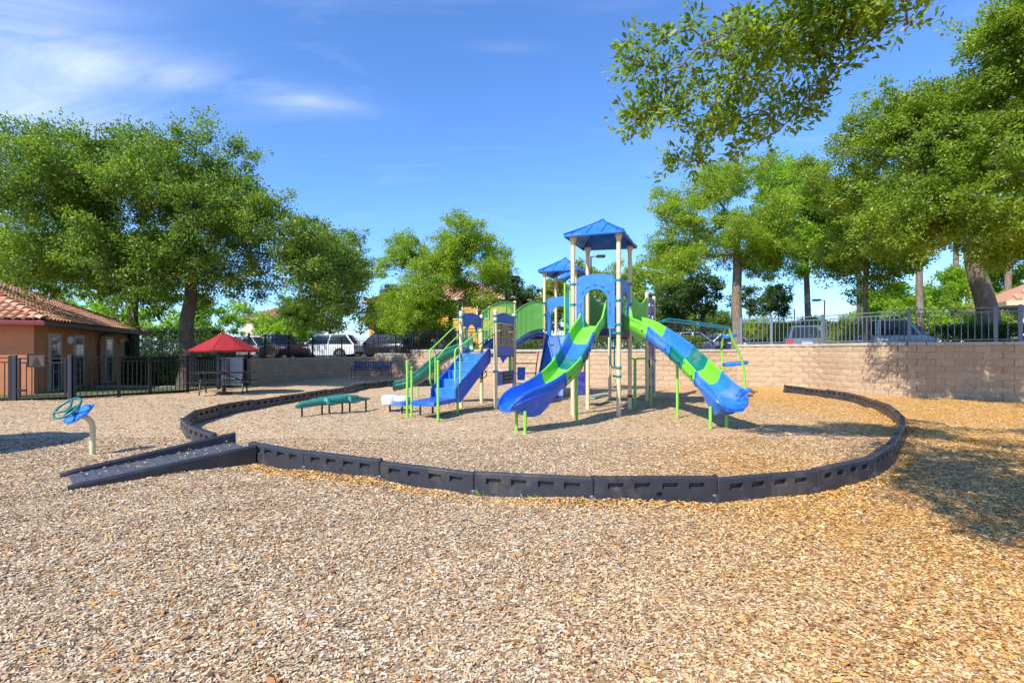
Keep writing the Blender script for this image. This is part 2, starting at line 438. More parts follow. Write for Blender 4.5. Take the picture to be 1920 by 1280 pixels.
def mulch_mat():
    m, nt, b = new_mat('mulch_bed')
    pos = n_coord(nt, 'Position')
    vmap = nt.nodes.new('ShaderNodeMapping'); vmap.inputs['Scale'].default_value = (1, 1.7, 1); nt.links.new(pos, vmap.inputs[0])
    wob = n_noise(nt, 9, 3, 0.6, pos)
    mixv = n_mix(nt, 0.06, vmap.outputs[0], wob.outputs['Color'])
    v1 = nt.nodes.new('ShaderNodeTexVoronoi'); v1.inputs['Scale'].default_value = 38; nt.links.new(mixv, v1.inputs['Vector'])
    v2 = nt.nodes.new('ShaderNodeTexVoronoi'); v2.inputs['Scale'].default_value = 80; nt.links.new(mixv, v2.inputs['Vector'])
    s1 = nt.nodes.new('ShaderNodeSeparateColor'); nt.links.new(v1.outputs['Color'], s1.inputs[0])
    s2 = nt.nodes.new('ShaderNodeSeparateColor'); nt.links.new(v2.outputs['Color'], s2.inputs[0])
    av = nt.nodes.new('ShaderNodeMix'); av.inputs[0].default_value = 0.28; nt.links.new(s1.outputs[0], av.inputs[2]); nt.links.new(s2.outputs[1], av.inputs[3])
    c, pos = mulch_colour(nt, av.outputs[0]); c = n_mix(nt, 1.0, c, (0.84, 0.81, 0.78), 'MULTIPLY')
    nt.links.new(c, b.inputs['Base Color']); b.inputs['Roughness'].default_value = 0.9
    b.inputs['Specular IOR Level'].default_value = 0.2
    hgt = n_mix(nt, 0.5, s1.outputs[1], v2.outputs['Distance'])
    n_bump(nt, b, hgt, 0.6, 0.02)
    return m
M['fresh_chips'] = chip_mat(True)
M['chips'] = chip_mat(); M['mulch'] = mulch_mat()
def litter_mat():
    m, nt, b = new_mat('fallen_leaves')
    g = nt.nodes.new('ShaderNodeNewGeometry')
    nt.links.new(n_ramp(nt, g.outputs['Random Per Island'], [(0.0, (0.16, 0.07, 0.03)), (0.3, (0.36, 0.15, 0.05)), (0.6, (0.60, 0.25, 0.05)), (0.85, (0.66, 0.36, 0.09)), (1.0, (0.70, 0.55, 0.22))]), b.inputs['Base Color'])
    b.inputs['Roughness'].default_value = 0.7; return m
M['litter'] = litter_mat()
def grass_mat():
    m, nt, b = new_mat('lawn')
    pos = n_coord(nt, 'Position')
    n = n_noise(nt, 18, 6, 0.7, pos); n2 = n_noise(nt, 0.9, 4, 0.6, pos)
    c = n_ramp(nt, n.outputs[0], [(0.3, (0.03, 0.055, 0.012)), (0.6, (0.085, 0.13, 0.03)), (0.8, (0.17, 0.18, 0.06))])
    c = n_mix(nt, n_ramp(nt, n2.outputs[0], [(0.45, (0, 0, 0)), (0.65, (0.7, 0.7, 0.7))]), c, (0.22, 0.19, 0.09))
    nt.links.new(c, b.inputs['Base Color']); b.inputs['Roughness'].default_value = 0.95
    n_bump(nt, b, n.outputs[0], 1.0, 0.05); return m
M['lawn'] = grass_mat()
def leaf_mat(name, stops, trans=0.4, gloss=0.45):
    m, nt, b = new_mat(name)
    g = nt.nodes.new('ShaderNodeNewGeometry')
    big = n_noise(nt, 0.55, 3, 0.6, g.outputs['Position'])
    fac = nt.nodes.new('ShaderNodeMath'); fac.operation = 'MULTIPLY_ADD'
    nt.links.new(g.outputs['Random Per Island'], fac.inputs[0]); fac.inputs[1].default_value = 0.62
    off = nt.nodes.new('ShaderNodeMath'); off.operation = 'MULTIPLY_ADD'; nt.links.new(big.outputs[0], off.inputs[0]); off.inputs[1].default_value = 1.1; off.inputs[2].default_value = -0.36
    nt.links.new(off.outputs[0], fac.inputs[2])
    c = n_ramp(nt, fac.outputs[0], stops)
    nt.nodes.remove(b); b = nt.nodes.new('ShaderNodeBsdfDiffuse'); nt.links.new(c, b.inputs[0])
    gl = nt.nodes.new('ShaderNodeBsdfGlossy'); gl.inputs['Roughness'].default_value = gloss; gl.inputs[0].default_value = (0.9, 0.95, 1.0, 1)
    tr = nt.nodes.new('ShaderNodeBsdfTranslucent')
    tcol = n_mix(nt, 1.0, c, (1.5, 1.75, 0.75), 'MULTIPLY'); nt.links.new(tcol, tr.inputs[0])
    mx = nt.nodes.new('ShaderNodeMixShader'); mx.inputs[0].default_value = trans
    nt.links.new(b.outputs[0], mx.inputs[1]); nt.links.new(tr.outputs[0], mx.inputs[2])
    mg = nt.nodes.new('ShaderNodeMixShader'); mg.inputs[0].default_value = 0.022
    nt.links.new(mx.outputs[0], mg.inputs[1]); nt.links.new(gl.outputs[0], mg.inputs[2])
    nt.links.new(mg.outputs[0], nt.nodes['Material Output'].inputs[0]); return m
M['leaf_oak'] = leaf_mat('oak_leaves', [(0.0, (0.052, 0.092, 0.013)), (0.5, (0.145, 0.225, 0.030)), (1.0, (0.30, 0.38, 0.065))], 0.46)
M['leaf_bright'] = leaf_mat('bright_leaves', [(0.0, (0.14, 0.22, 0.014)), (0.5, (0.26, 0.40, 0.028)), (1.0, (0.40, 0.52, 0.07))], 0.5)
M['leaf_mid'] = leaf_mat('mid_leaves', [(0.0, (0.10, 0.15, 0.012)), (0.5, (0.25, 0.345, 0.028)), (1.0, (0.43, 0.50, 0.06))], 0.5)
M['leaf_near'] = leaf_mat('near_leaves', [(0.0, (0.07, 0.115, 0.012)), (0.5, (0.20, 0.275, 0.026)), (0.9, (0.36, 0.42, 0.05)), (1.0, (0.40, 0.25, 0.04))], 0.55)
M['leaf_right'] = leaf_mat('right_oak_leaves', [(0.0, (0.065, 0.105, 0.010)), (0.5, (0.195, 0.275, 0.022)), (1.0, (0.38, 0.45, 0.05))], 0.5)
M['leaf_dark'] = leaf_mat('dark_leaves', [(0.0, (0.02, 0.048, 0.012)), (0.5, (0.052, 0.10, 0.02)), (1.0, (0.11, 0.17, 0.035))], 0.35)
M['leaf_yellow'] = leaf_mat('yellow_green_leaves', [(0.0, (0.11, 0.15, 0.014)), (0.5, (0.22, 0.27, 0.028)), (1.0, (0.35, 0.36, 0.06))], 0.46)
def bark_mat(name, a, b_):
    m, nt, b = new_mat(name)
    v = n_coord(nt, 'Position', (5, 5, 1.2))
    n = n_noise(nt, 3.0, 7, 0.7, v, 0.6); n2 = n_noise(nt, 1.1, 4, 0.6, n_coord(nt, 'Position'))
    c = n_ramp(nt, n.outputs[0], [(0.3, a), (0.7, b_)])
    c = n_mix(nt, n_ramp(nt, n2.outputs[0], [(0.55, (0, 0, 0)), (0.72, (0.6, 0.6, 0.6))]), c, (0.30, 0.29, 0.25))
    nt.links.new(c, b.inputs['Base Color']); b.inputs['Roughness'].default_value = 0.95
    n_bump(nt, b, n.outputs[0], 1.0, 0.06); return m
M['bark'] = bark_mat('oak_bark', (0.045, 0.033, 0.024), (0.16, 0.13, 0.10))
M['bark_pale'] = bark_mat('pale_bark', (0.10, 0.075, 0.055), (0.30, 0.24, 0.18))

# ------------------------------------------------------------------ ground
rng = np.random.default_rng(7); random.seed(7)
def ground_h(x, y):
    return (0.016 * np.sin(1.7 * x + 0.5) * np.cos(1.3 * y + 0.2) + 0.010 * np.sin(3.1 * x + 2.2 * y) + 0.008 * np.sin(5.3 * y - 4.1 * x + 1.0) + 0.012 * np.sin(0.6 * x - 0.8 * y)) - 0.012
def make_ground():
    xs = np.arange(-26, 26.01, 0.26); ys = np.arange(-6, 33.01, 0.26)
    X, Y = np.meshgrid(xs, ys); Z = ground_h(X, Y)
    v = np.stack([X.ravel(), Y.ravel(), Z.ravel()], 1); nx = len(xs)
    i = np.arange((len(ys) - 1) * (nx - 1)); r = i // (nx - 1); c = i % (nx - 1); a = r * nx + c
    f = np.stack([a, a + 1, a + nx + 1, a + nx], 1)
    n0 = len(v)
    v = np.vstack([v, [[-900, -300, -0.09], [900, -300, -0.09], [900, 1500, -0.09], [-900, 1500, -0.09]]])
    f = np.vstack([f, [[n0, n0 + 1, n0 + 2, n0 + 3]]])
    me = np_mesh('ground', v, f, True); me.materials.append(M['mulch'])
    tag(link_mesh('ground', me), kind='structure')
make_ground()

# upper terrace behind the retaining walls, one metre above the play area
W_LEFT = [gp(466, 722), gp(505, 716), gp(552, 712), gp(605, 708), gp(661, 706), gp(700, 705), gp(733, 705.4), gp(772, 707)]
W_MID = [gp(772, 707), gp(820, 709.5), gp(870, 712), gp(955, 714), gp(1040, 716), gp(1140, 719), gp(1240, 722), gp(1310, 723), gp(1382, 723.5)]
W_RIGHT = [gp(1382, 723.5), gp(1460, 726), gp(1530, 730), gp(1599, 737), gp(1695, 743.7), gp(1838, 748.6), gp(1920, 752), Vector((17.2, 14.3, 0)), Vector((20.5, 12.6, 0))]
TER_Z = 1.0; RIGHT_Z = 1.2
def terrace():
    front = [Vector((-90, 36, 0)), Vector((-22, 33.5, 0)), Vector((-17.5, 31, 0)), Vector((-14.2, 26.2, 0)), Vector((-11.75, 23.2, 0))]
    for w in (W_LEFT, W_MID, W_RIGHT):
        front += [p + Vector((0, 0.22, 0)) for p in catmull(w, 24)[1:]]
    front += [Vector((60, -8, 0)), Vector((900, -8, 0))]
    back = [Vector((900, 1500, 0)), Vector((-900, 1500, 0)), Vector((-900, 36, 0))]
    b = MB(); poly = front + back; n = len(poly)
    vs = [Vector((p.x, p.y, TER_Z)) for p in poly] + [Vector((p.x, p.y, -0.3)) for p in poly]
    b.add(vs, [tuple(range(n))] + [(i, (i + 1) % n, n + (i + 1) % n, n + i) for i in range(n)])
    tag(b.build('terrace_ground', M['lawn']), kind='structure')
    # parking road, asphalt, just above the terrace
    b = MB(); z = TER_Z + 0.006
    b.add([(-70, 31.8, z), (-4.5, 32.5, z), (-3, 36, z), (-3, 42, z), (-70, 41, z)], [(0, 1, 2, 3, 4)])
    z = RIGHT_Z - 0.006; q = [(9.5, 25.2), (13, 23.2), (14.6, 18.6), (17, 17.2), (60, 10), (60, 41), (9.5, 41)]
    b.add([(x, y, z) for x, y in q] + [(x, y, TER_Z - 0.1) for x, y in q], [tuple(range(7))] + [(i, (i + 1) % 7, 7 + (i + 1) % 7, 7 + i) for i in range(7)])
    tag(b.build('parking_road', M['asphalt']), kind='structure')
    b = MB()
    b.add([(-60, 13.9, 0.035), (-15.9, 15.5, 0.035), (-14.0, 16.35, 0.035), (-13.1, 17.35, 0.035), (-12.0, 18.95, 0.035), (-11.65, 22.9, 0.035), (-14.2, 26.1, 0.035), (-17.5, 30.9, 0.035), (-60, 36, 0.035)], [tuple(range(9))])
    tag(b.build('lawn', M['lawn']), kind='structure')
    b = MB()
    b.add([(-16.9, 21.0, 0.041), (-12.6, 20.6, 0.041), (-12.5, 21.4, 0.041), (-17.3, 22.0, 0.041)], [(0, 1, 2, 3)])
    tag(b.build('path', M['path']), kind='structure')
terrace()

# ------------------------------------------------------------------ retaining walls of split-face blocks
BL, BH = 0.46, 0.211
def block_variants(n=6):
    out = []
    for q in range(n):
        b = MB(); L, H = BL - 0.008, BH - 0.006
        xs = [-L / 2, -L * 0.28, L * 0.02, L * 0.27, L / 2]; zs = [0, H * 0.35, H * 0.68, H]
        vs = []
        for zi, z in enumerate(zs):
            for xi, x in enumerate(xs):
                edge = xi in (0, 4) or zi in (0, 3)
                y = -0.100 if edge else -0.107 - random.uniform(0, 0.012)
                vs.append((x + (0 if xi in (0, 4) else random.uniform(-0.02, 0.02)), y + random.uniform(-0.004, 0.004), z + (0 if zi in (0, 3) else random.uniform(-0.012, 0.012))))
        fs = [(r * 5 + c, r * 5 + c + 1, (r + 1) * 5 + c + 1, (r + 1) * 5 + c) for r in range(3) for c in range(4)]
        o = len(vs); vs += [(-L / 2, -0.02, 0), (L / 2, -0.02, 0), (L / 2, -0.02, H), (-L / 2, -0.02, H)]
        fs += [(4, 0, o, o + 1), (0, 5, 10, 15, o + 3, o), (19, 14, 9, 4, o + 1, o + 2), (15, 16, 17, 18, 19, o + 2, o + 3)]
        b.add(vs, fs); out.append(b.mesh('block', M['block']))
    return out
BLOCKS = block_variants()
def cap_mesh():
    b = MB(); b.box((0, 0.0, 0.05), (BL - 0.008, 0.36, 0.098)); return b.mesh('cap_stone', M['concrete'])
CAP = cap_mesh()
def wall(label, pts, spans):
    "spans: (start fraction, end fraction, courses)"
    line = catmull(pts, 160)
    arc = [0.0]
    for a, b in zip(line[:-1], line[1:]): arc.append(arc[-1] + (b - a).length)
    tot = arc[-1]
    def loc(s):
        s = min(max(s, 0), tot)
        i = max(j for j in range(len(arc)) if arc[j] <= s + 1e-9); i = min(i, len(arc) - 2)
        p = line[i].lerp(line[i + 1], (s - arc[i]) / max(1e-9, arc[i + 1] - arc[i]))
        d = (line[min(i + 2, len(line) - 1)] - line[max(i - 1, 0)]).normalized()
        return p, d
    base = (line[0] + line[-1]) / 2
    w = thing('retaining_wall', label, 'wall', base)
    for (f0, f1, nc) in spans:
        s0, s1 = f0 * tot, f1 * tot; top = nc * BH
        for c in range(nc):
            n = int(round((s1 - s0) / BL)); L = (s1 - s0) / n
            sh = 0.5 * (c % 2)
            for i in range(n + (1 if sh else 0)):
                if sh:
                    a = max(s0, s0 + (i - 0.5) * L); e = min(s1, s0 + (i + 0.5) * L)
                else:
                    a = s0 + i * L; e = a + L
                p, d = loc((a + e) / 2)
                o = link_mesh('block', random.choice(BLOCKS), w, p - base + Vector((0, 0, c * BH - 0.02)), (0, 0, math.atan2(d.y, d.x)), ((e - a) / BL, 1, 1))
        n = int(round((s1 - s0) / (BL * 1.0))); L = (s1 - s0) / n
        for i in range(n):
            p, d = loc(s0 + (i + 0.5) * L)
            link_mesh('cap_stone', CAP, w, p - base + Vector((-d.y * 0.04, d.x * 0.04, top - 0.022)), (0, 0, math.atan2(d.y, d.x) + random.uniform(-0.008, 0.008)), (L / BL, 1, 1))
        # core behind the faces: the mortar seen in the joints
        b = MB(); rings = []; m = 40
        for j in range(m + 1):
            p, d = loc(s0 + (s1 - s0) * j / m); nrm = Vector((d.y, -d.x, 0))
            q0 = p + nrm * 0.091; q1 = p - nrm * 0.12
            rings.append([Vector((q0.x, q0.y, -0.2)), Vector((q0.x, q0.y, top - 0.03)), Vector((q1.x, q1.y, top - 0.03)), Vector((q1.x, q1.y, -0.2))])
        b.loft(rings); b.build('wall_core', M['mortar'], w)
    return loc, tot
wl_loc, wl_tot = wall('shaded grey retaining wall behind the blue bench, left of the playground', W_LEFT, [(0, 0.78, 5), (0.78, 1.0, 6)])
wm_loc, wm_tot = wall('tan block retaining wall running behind the play structure', W_MID, [(0, 1, 7)])
wr_loc, wr_tot = wall('taller tan block retaining wall at right, dappled with tree shadow', W_RIGHT, [(0, 1, 8)])

# ------------------------------------------------------------------ picket fences
def fence(label, loc, s0, s1, z0, h, mat, posts, pitch=0.115, post_w=0.07, top_gap=0.15, cap=True, name='metal_fence'):
    "loc(s) gives point and direction along the run; posts are positions along it"
    pm, _ = loc((s0 + s1) / 2); base = Vector((pm.x, pm.y, z0))
    t = thing(name, label, 'fence', base)
    b = MB(); b.box((0, 0, (h - 0.09 - top_gap) / 2), (0.02, 0.02, h - 0.09 - top_gap)); pk = b.mesh('picket', mat)
    b = MB(); b.box((0, 0, (h + 0.03) / 2), (post_w, post_w, h + 0.03))
    b.lathe([(post_w * 0.74, h + 0.03), (post_w * 0.74, h + 0.045), (0.001, h + 0.075)], Matrix.Rotation(R(45), 4, 'Z'), 4); po = b.mesh('post', mat)
    for s in posts:
        p, d = loc(s); link_mesh('post', po, t, Vector((p.x - base.x, p.y - base.y, -0.02)), (0, 0, math.atan2(d.y, d.x)))
    allp = sorted(posts)
    for a, e in zip(allp[:-1], allp[1:]):
        pa, _ = loc(a); pe, _ = loc(e)
        d = (pe - pa); L = d.length; ang = math.atan2(d.y, d.x); mid = (pa + pe) / 2
        for zz in (h - 0.02, h - top_gap, 0.07):
            rb = MB(); rb.box((0, 0, 0), (L - post_w, 0.03, 0.035))
            link_mesh('rail', rb.mesh('rail', mat), t, Vector((mid.x - base.x, mid.y - base.y, zz)), (0, 0, ang))
        n = max(1, int((L - post_w) / pitch))
        for i in range(1, n):
            p = pa.lerp(pe, i / n)
            link_mesh('picket', pk, t, Vector((p.x - base.x, p.y - base.y, 0.075)), (0, 0, ang))
    return t
def spaced(s0, s1, step):
    n = max(1, int(round((s1 - s0) / step))); return [s0 + (s1 - s0) * i / n for i in range(n + 1)]
zl, zm, zr = 5 * BH + 0.076, 7 * BH + 0.076, 8 * BH + 0.076
fence('black picket fence on top of the shaded left wall, in front of parked cars', wl_loc, 0, wl_tot * 0.77, zl, 1.08, M['black_metal'], spaced(0.05, wl_tot * 0.77, 1.8), 0.13)
fence('short black picket fence run stepping up between the bench and the green slide', wl_loc, wl_tot * 0.79, wl_tot * 0.995, 6 * BH + 0.076, 1.08, M['black_metal'], spaced(wl_tot * 0.79, wl_tot * 0.992, 1.6), 0.13)
fence('dark picket fence along the wall top behind the play structure', wm_loc, 0.1, wm_tot - 0.1, zm, 1.05, M['black_metal'], spaced(0.12, wm_tot - 0.45, 2.0), 0.125)
def s_at_px(loc, tot, px):
    best = min((abs(960 + F_PX * loc(tot * i / 400)[0].x / loc(tot * i / 400)[0].y - px), tot * i / 400) for i in range(401)); return best[1]
rp = [s_at_px(wr_loc, wr_tot, q) for q in (1389, 1446, 1543, 1706, 1866, 1912)]
fence('blue grey picket fence on the tall right hand wall, with wide posts', wr_loc, rp[0], wr_tot, zr, 1.06, M['grey_metal'], rp + [rp[-1] + 1.2, rp[-1] + 2.9], 0.15, 0.10)

# fence round the lower play area on the left, with the gate
LF = [gp(-60, 752), gp(0, 751), gp(26, 750.5), gp(133, 748), gp(223, 743), gp(281, 739), gp(352, 735), gp(410, 729), gp(464, 722)]
def poly_loc(pts):
    arc = [0]
    for a, b in zip(pts[:-1], pts[1:]): arc.append(arc[-1] + (b - a).length)
    def loc(s):
        for i in range(len(pts) - 1):
            if s <= arc[i + 1] + 1e-6: break
        L = arc[i + 1] - arc[i]
        return pts[i].lerp(pts[i + 1], (s - arc[i]) / L), (pts[i + 1] - pts[i]).normalized()
    return loc, arc
lf_loc, lf_arc = poly_loc(LF)
fence('black picket fence by the orange building, left of the gate', lf_loc, lf_arc[0], lf_arc[2], 0.0, 1.3, M['black_metal'], [lf_arc[0], lf_arc[2] - 0.08], 0.13, 0.085)
fence('black picket fence from the gate to the wall, passing the big oak trunk', lf_loc, lf_arc[3], lf_arc[-1], 0.0, 1.3, M['black_metal'], [lf_arc[3] + 0.09] + lf_arc[4:-1] + [lf_arc[-1] - 0.15], 0.12, 0.085)
def gate():
    a, b_ = LF[2], LF[3]; d = (b_ - a).normalized(); ang = math.atan2(d.y, d.x); L = (b_ - a).length
    t = thing('metal_gate', 'black picket gate with a square triangle sign, before the orange building', 'gate', (a + b_) / 2, ang)
    for sx in (-1, 1):
        b = MB(); b.box((sx * (L / 2 - 0.02), 0, 0.68), (0.105, 0.105, 1.36)); b.build('post', M['navy_black'], t, bevel=0.008, local=True)
    for zz in (1.26, 1.13, 0.12):
        b = MB(); b.box((0, 0, zz), (L - 0.3, 0.035, 0.04)); b.build('rail', M['black_metal'], t, local=True)
    for sx in (-1, 1):
        b = MB(); b.box((sx * (L / 2 - 0.14), 0, 0.68), (0.05, 0.05, 1.2)); b.build('stile', M['black_metal'], t, local=True)
    b = MB(); b.box((0, 0, 0), (0.02, 0.02, 0.97)); me = b.mesh('picket', M['black_metal'])
    n = int((L - 0.34) / 0.125)
    for i in range(1, n): link_mesh('picket', me, t, (-(L - 0.34) / 2 + (L - 0.34) * i / n, 0, 0.63))
    xs = -0.14
    b = MB(); b.box((xs, -0.04, 1.2), (0.44, 0.02, 0.40)); s = b.build('sign', M['brown_paint'], t, bevel=0.004, local=True, label='square gate sign with a black triangle')
    b = MB(); b.prism([(-0.10, -0.13), (0.10, -0.13), (0, 0.13)], 0.052, 0.060, Matrix.Translation((xs, 0, 1.19)) @ Matrix.Rotation(R(90), 4, 'X')); b.build('triangle', M['letter_black'], s, local=True)
    for (cx, cz, w, h) in ((xs, 1.385, 0.46, 0.04), (xs, 1.015, 0.46, 0.04), (xs - 0.21, 1.2, 0.04, 0.33), (xs + 0.21, 1.2, 0.04, 0.33)):
        b = MB(); b.box((cx, -0.052, cz), (w, 0.012, h)); b.build('sign_border', M['black_metal'], s, local=True)
    b = MB(); b.box((-(L / 2 - 0.2), -0.05, 0.30), (0.28, 0.05, 0.06)); b.cyl((-(L / 2 - 0.1), -0.09, 0.30), (-(L / 2 - 0.1), 0.02, 0.30), 0.03); b.build('latch', M['black_metal'], t, local=True)
gate()

# upper fence further left, beyond the hedge
uf_loc, uf_arc = poly_loc([Vector((-24.0, 33.4, 0)), Vector((-17.5, 31.0, 0)), Vector((-14.2, 26.2, 0)), Vector((-11.8, 23.4, 0))])
fence('black picket fence above the hedge, behind the big oak trunk', uf_loc, 0, uf_arc[-1], TER_Z, 1.15, M['black_metal'], spaced(0, uf_arc[-1], 2.2), 0.14)

# ------------------------------------------------------------------ plastic border of the play area
PX_BORDER_R = [(470, 827), (566, 843), (700, 860), (870, 880), (1095, 893), (1343, 892), (1543, 875), (1651, 847), (1675, 817), (1692, 795), (1690, 777), (1672, 763), (1651, 753), (1597, 737), (1530, 728), (1471, 721)]
PX_BORDER_L = [(402, 811), (343, 789), (356, 774), (377, 765), (411, 758), (465, 750), (535, 740), (596, 732), (655, 723), (680, 717), (735, 713)]
BT = 0.24
def border_meshes():
    L, T, H = 1.19, 0.095, BT
    b = MB()
    wins = [(-0.485, -0.325), (-0.22, -0.06), (0.06, 0.22), (0.325, 0.485)]; z0, z1 = 0.115, 0.186
    xs = [-L / 2]
    for w in wins: xs += list(w)
    xs.append(L / 2); zs = [-0.06, z0, z1, H - 0.014]
    for sgn in (-1, 1):
        y = sgn * T / 2
        for i in range(len(xs) - 1):
            for j in range(3):
                xa, xb, za, zb = xs[i], xs[i + 1], zs[j], zs[j + 1]
                if j == 1 and i % 2 == 1:
                    m = 0.026; yi = y - sgn * 0.043
                    A = [(xa, y, za), (xb, y, za), (xb, y, zb), (xa, y, zb)]
                    Bq = [(xa + 0.012, yi, za + m), (xb - 0.012, yi, za + m), (xb - 0.012, yi, zb - 0.004), (xa + 0.012, yi, zb - 0.004)]
                    b.add(A + Bq, [(0, 1, 5, 4), (1, 2, 6, 5), (2, 3, 7, 6), (3, 0, 4, 7), (4, 5, 6, 7)])
                else:
                    b.add([(xa, y, za), (xb, y, za), (xb, y, zb), (xa, y, zb)], [(0, 1, 2, 3)])
    c = 0.014
    for i in range(len(xs) - 1):
        xa, xb = xs[i], xs[i + 1]
        b.add([(xa, -T / 2, H - c), (xb, -T / 2, H - c), (xb, -T / 2 + c, H), (xa, -T / 2 + c, H), (xb, T / 2 - c, H), (xa, T / 2 - c, H), (xb, T / 2, H - c), (xa, T / 2, H - c)], [(0, 1, 2, 3), (3, 2, 4, 5), (5, 4, 6, 7)])
    for sx in (-1, 1):                                  # rounded ends
        ring = []
        for a in range(7):
            th = -math.pi / 2 + math.pi * a / 6
            ring.append((sx * (L / 2 + 0.03 * math.cos(th)), T / 2 * math.sin(th)))
        for (p, q) in zip(ring[:-1], ring[1:]):
            for za, zb in zip(zs[:-1], zs[1:]): b.add([(p[0], p[1], za), (q[0], q[1], za), (q[0], q[1], zb), (p[0], p[1], zb)], [(0, 1, 2, 3)])
            b.add([(p[0], p[1], H - c), (q[0], q[1], H - c), (q[0] - sx * 0.01, q[1] * 0.7, H), (p[0] - sx * 0.01, p[1] * 0.7, H)], [(0, 1, 2, 3)])
        b.add([(sx * L / 2 if False else q[0] - sx * 0.01, q[1] * 0.7, H) for q in ring], [tuple(range(7))])
    body = b.mesh('body', M['border'], 30)
    b = MB(); b.lathe([(0.068, -0.06), (0.068, 0.055), (0.058, 0.07), (0.0, 0.07)], Matrix.Translation((L / 2 + 0.015, 0, 0)), 14); b.box((L / 2 - 0.05, 0, 0.0), (0.16, T + 0.03, 0.1))
    foot = b.mesh('hinge_foot', M['border'], 40)
    b = MB(); b.lathe([(0.022, 0.2), (0.022, H + 0.012), (0.014, H + 0.018), (0.0, H + 0.018)], Matrix.Translation((L / 2 + 0.012, 0, 0)), 10)
    pin = b.mesh('stake_head', M['border'], 40)
    b = MB(); b.lathe([(0.0, -0.004), (0.025, -0.004), (0.025, 0.0), (0, 0.0)], Matrix.Translation((0.03, -T / 2, 0.075)) @ Matrix.Rotation(R(90), 4, 'X') @ Matrix.Diagonal((1.3, 0.8, 1, 1)), 14)
    badge = b.mesh('moulded_badge', M['border'], 40)
    return body, foot, pin, badge
B_BODY, B_FOOT, B_PIN, B_BADGE = border_meshes()
ORD = ['first', 'second', 'third', 'fourth', 'fifth', 'sixth', 'seventh', 'eighth', 'ninth', 'tenth', 'eleventh', 'twelfth', 'thirteenth', 'fourteenth', 'fifteenth', 'sixteenth', 'seventeenth', 'eighteenth', 'nineteenth', 'twentieth']
def border_run(pxs, label, flip=False, extra=()):
    pts = [gp(x, y, BT) for x, y in pxs] + [Vector(e) for e in extra]
    line = catmull(pts, 500); joints = resample(line, 1.235)
    for i, (a, c) in enumerate(zip(joints[:-1], joints[1:])):
        d = c - a; m = (a + c) / 2
        ang = math.atan2(d.y, d.x) + (math.pi if flip else 0)
        dz = -0.008 + 0.012 * math.sin(i * 2.1)
        t = thing('border_timber', label % ORD[i], 'border', (m.x, m.y, dz), ang, 'plastic border pieces round the play area')
        t.rotation_euler = (0.02 * math.sin(i * 1.7), 0.006 * math.cos(i * 2.9), ang)
        link_mesh('body', B_BODY, t); link_mesh('hinge_foot', B_FOOT, t); link_mesh('stake_head', B_PIN, t)
        if i % 3 == 1: link_mesh('moulded_badge', B_BADGE, t)
border_run(PX_BORDER_R, 'black plastic border piece with four slots, %s to the right of the ramp')
border_run(PX_BORDER_L, 'black plastic border piece, %s behind the left side of the ramp', True, [(-3.6, 22.4, BT), (-2.2, 23.2, BT)])

# ------------------------------------------------------------------ ramp over the border
def ramp():
    fl, fr = gp(113, 890), gp(157, 911); tr = gp(470, 830, 0.24); tl = gp(419, 818, 0.27)
    mid_f = (fl + fr) / 2; mid_t = (tr + tl) / 2; mid_t.z = 0
    d = (mid_t - mid_f); L = d.length; ang = math.atan2(d.y, d.x); Wd = 0.80
    t = thing('access_ramp', 'dark plastic access ramp with raised side rails leading over the border', 'ramp', mid_f, ang)
    b = MB(); L += 0.05
    top = 0.17
    b.add([(0, -Wd / 2, 0.0), (L, -Wd / 2, top), (L, Wd / 2, top), (0, Wd / 2, 0.0), (0, -Wd / 2, -0.05), (L, -Wd / 2, -0.05), (L, Wd / 2, -0.05), (0, Wd / 2, -0.05)], [(0, 1, 2, 3), (4, 7, 6, 5), (0, 4, 5, 1), (1, 5, 6, 2), (2, 6, 7, 3), (3, 7, 4, 0)])
    fo = b.build('floor', M['ramp_floor'], t, local=True)
    n = 16
    for i in range(1, n):
        x = L * i / n; z = top * i / n
        b = MB(); b.box((x, 0, z + 0.003), (0.028, Wd - 0.06, 0.012)); b.build('rib', M['ramp_floor'], fo, bevel=0.003, local=True)
    for sy in (-1, 1):
        b = MB(); rings = []; y = sy * Wd / 2
        for i in range(13):
            q = i / 12; x = -0.07 + (L + 0.12) * q
            fz = max(0.0, top * (x / L)); hh = fz + ((0.045 + 0.085 * q) if sy > 0 else (0.03 + 0.015 * q))
            if i == 0: hh = 0.02
            th = 0.045
            rings.append([Vector((x, y - th, -0.06)), Vector((x, y - th, hh - 0.02)), Vector((x, y - th + 0.018, hh)), Vector((x, y + th - 0.018, hh)), Vector((x, y + th, hh - 0.02)), Vector((x, y + th, -0.06))])
        b.loft(rings); b.build('side_rail', M['ramp'], t, smooth=35, local=True)
ramp()

# ------------------------------------------------------------------ the play structure
def text_mesh(name, body, size, depth, mat):
    cu = bpy.data.curves.new('txt', 'FONT'); cu.body = body; cu.size = size; cu.extrude = depth; cu.align_x = 'CENTER'; cu.align_y = 'CENTER'
    ob = bpy.data.objects.new('txt', cu); COL.objects.link(ob)
    dg = bpy.context.evaluated_depsgraph_get(); me = bpy.data.meshes.new_from_object(ob.evaluated_get(dg)); me.name = name
    bpy.data.objects.remove(ob); bpy.data.curves.remove(cu)
    me.materials.clear(); me.materials.append(mat); return me

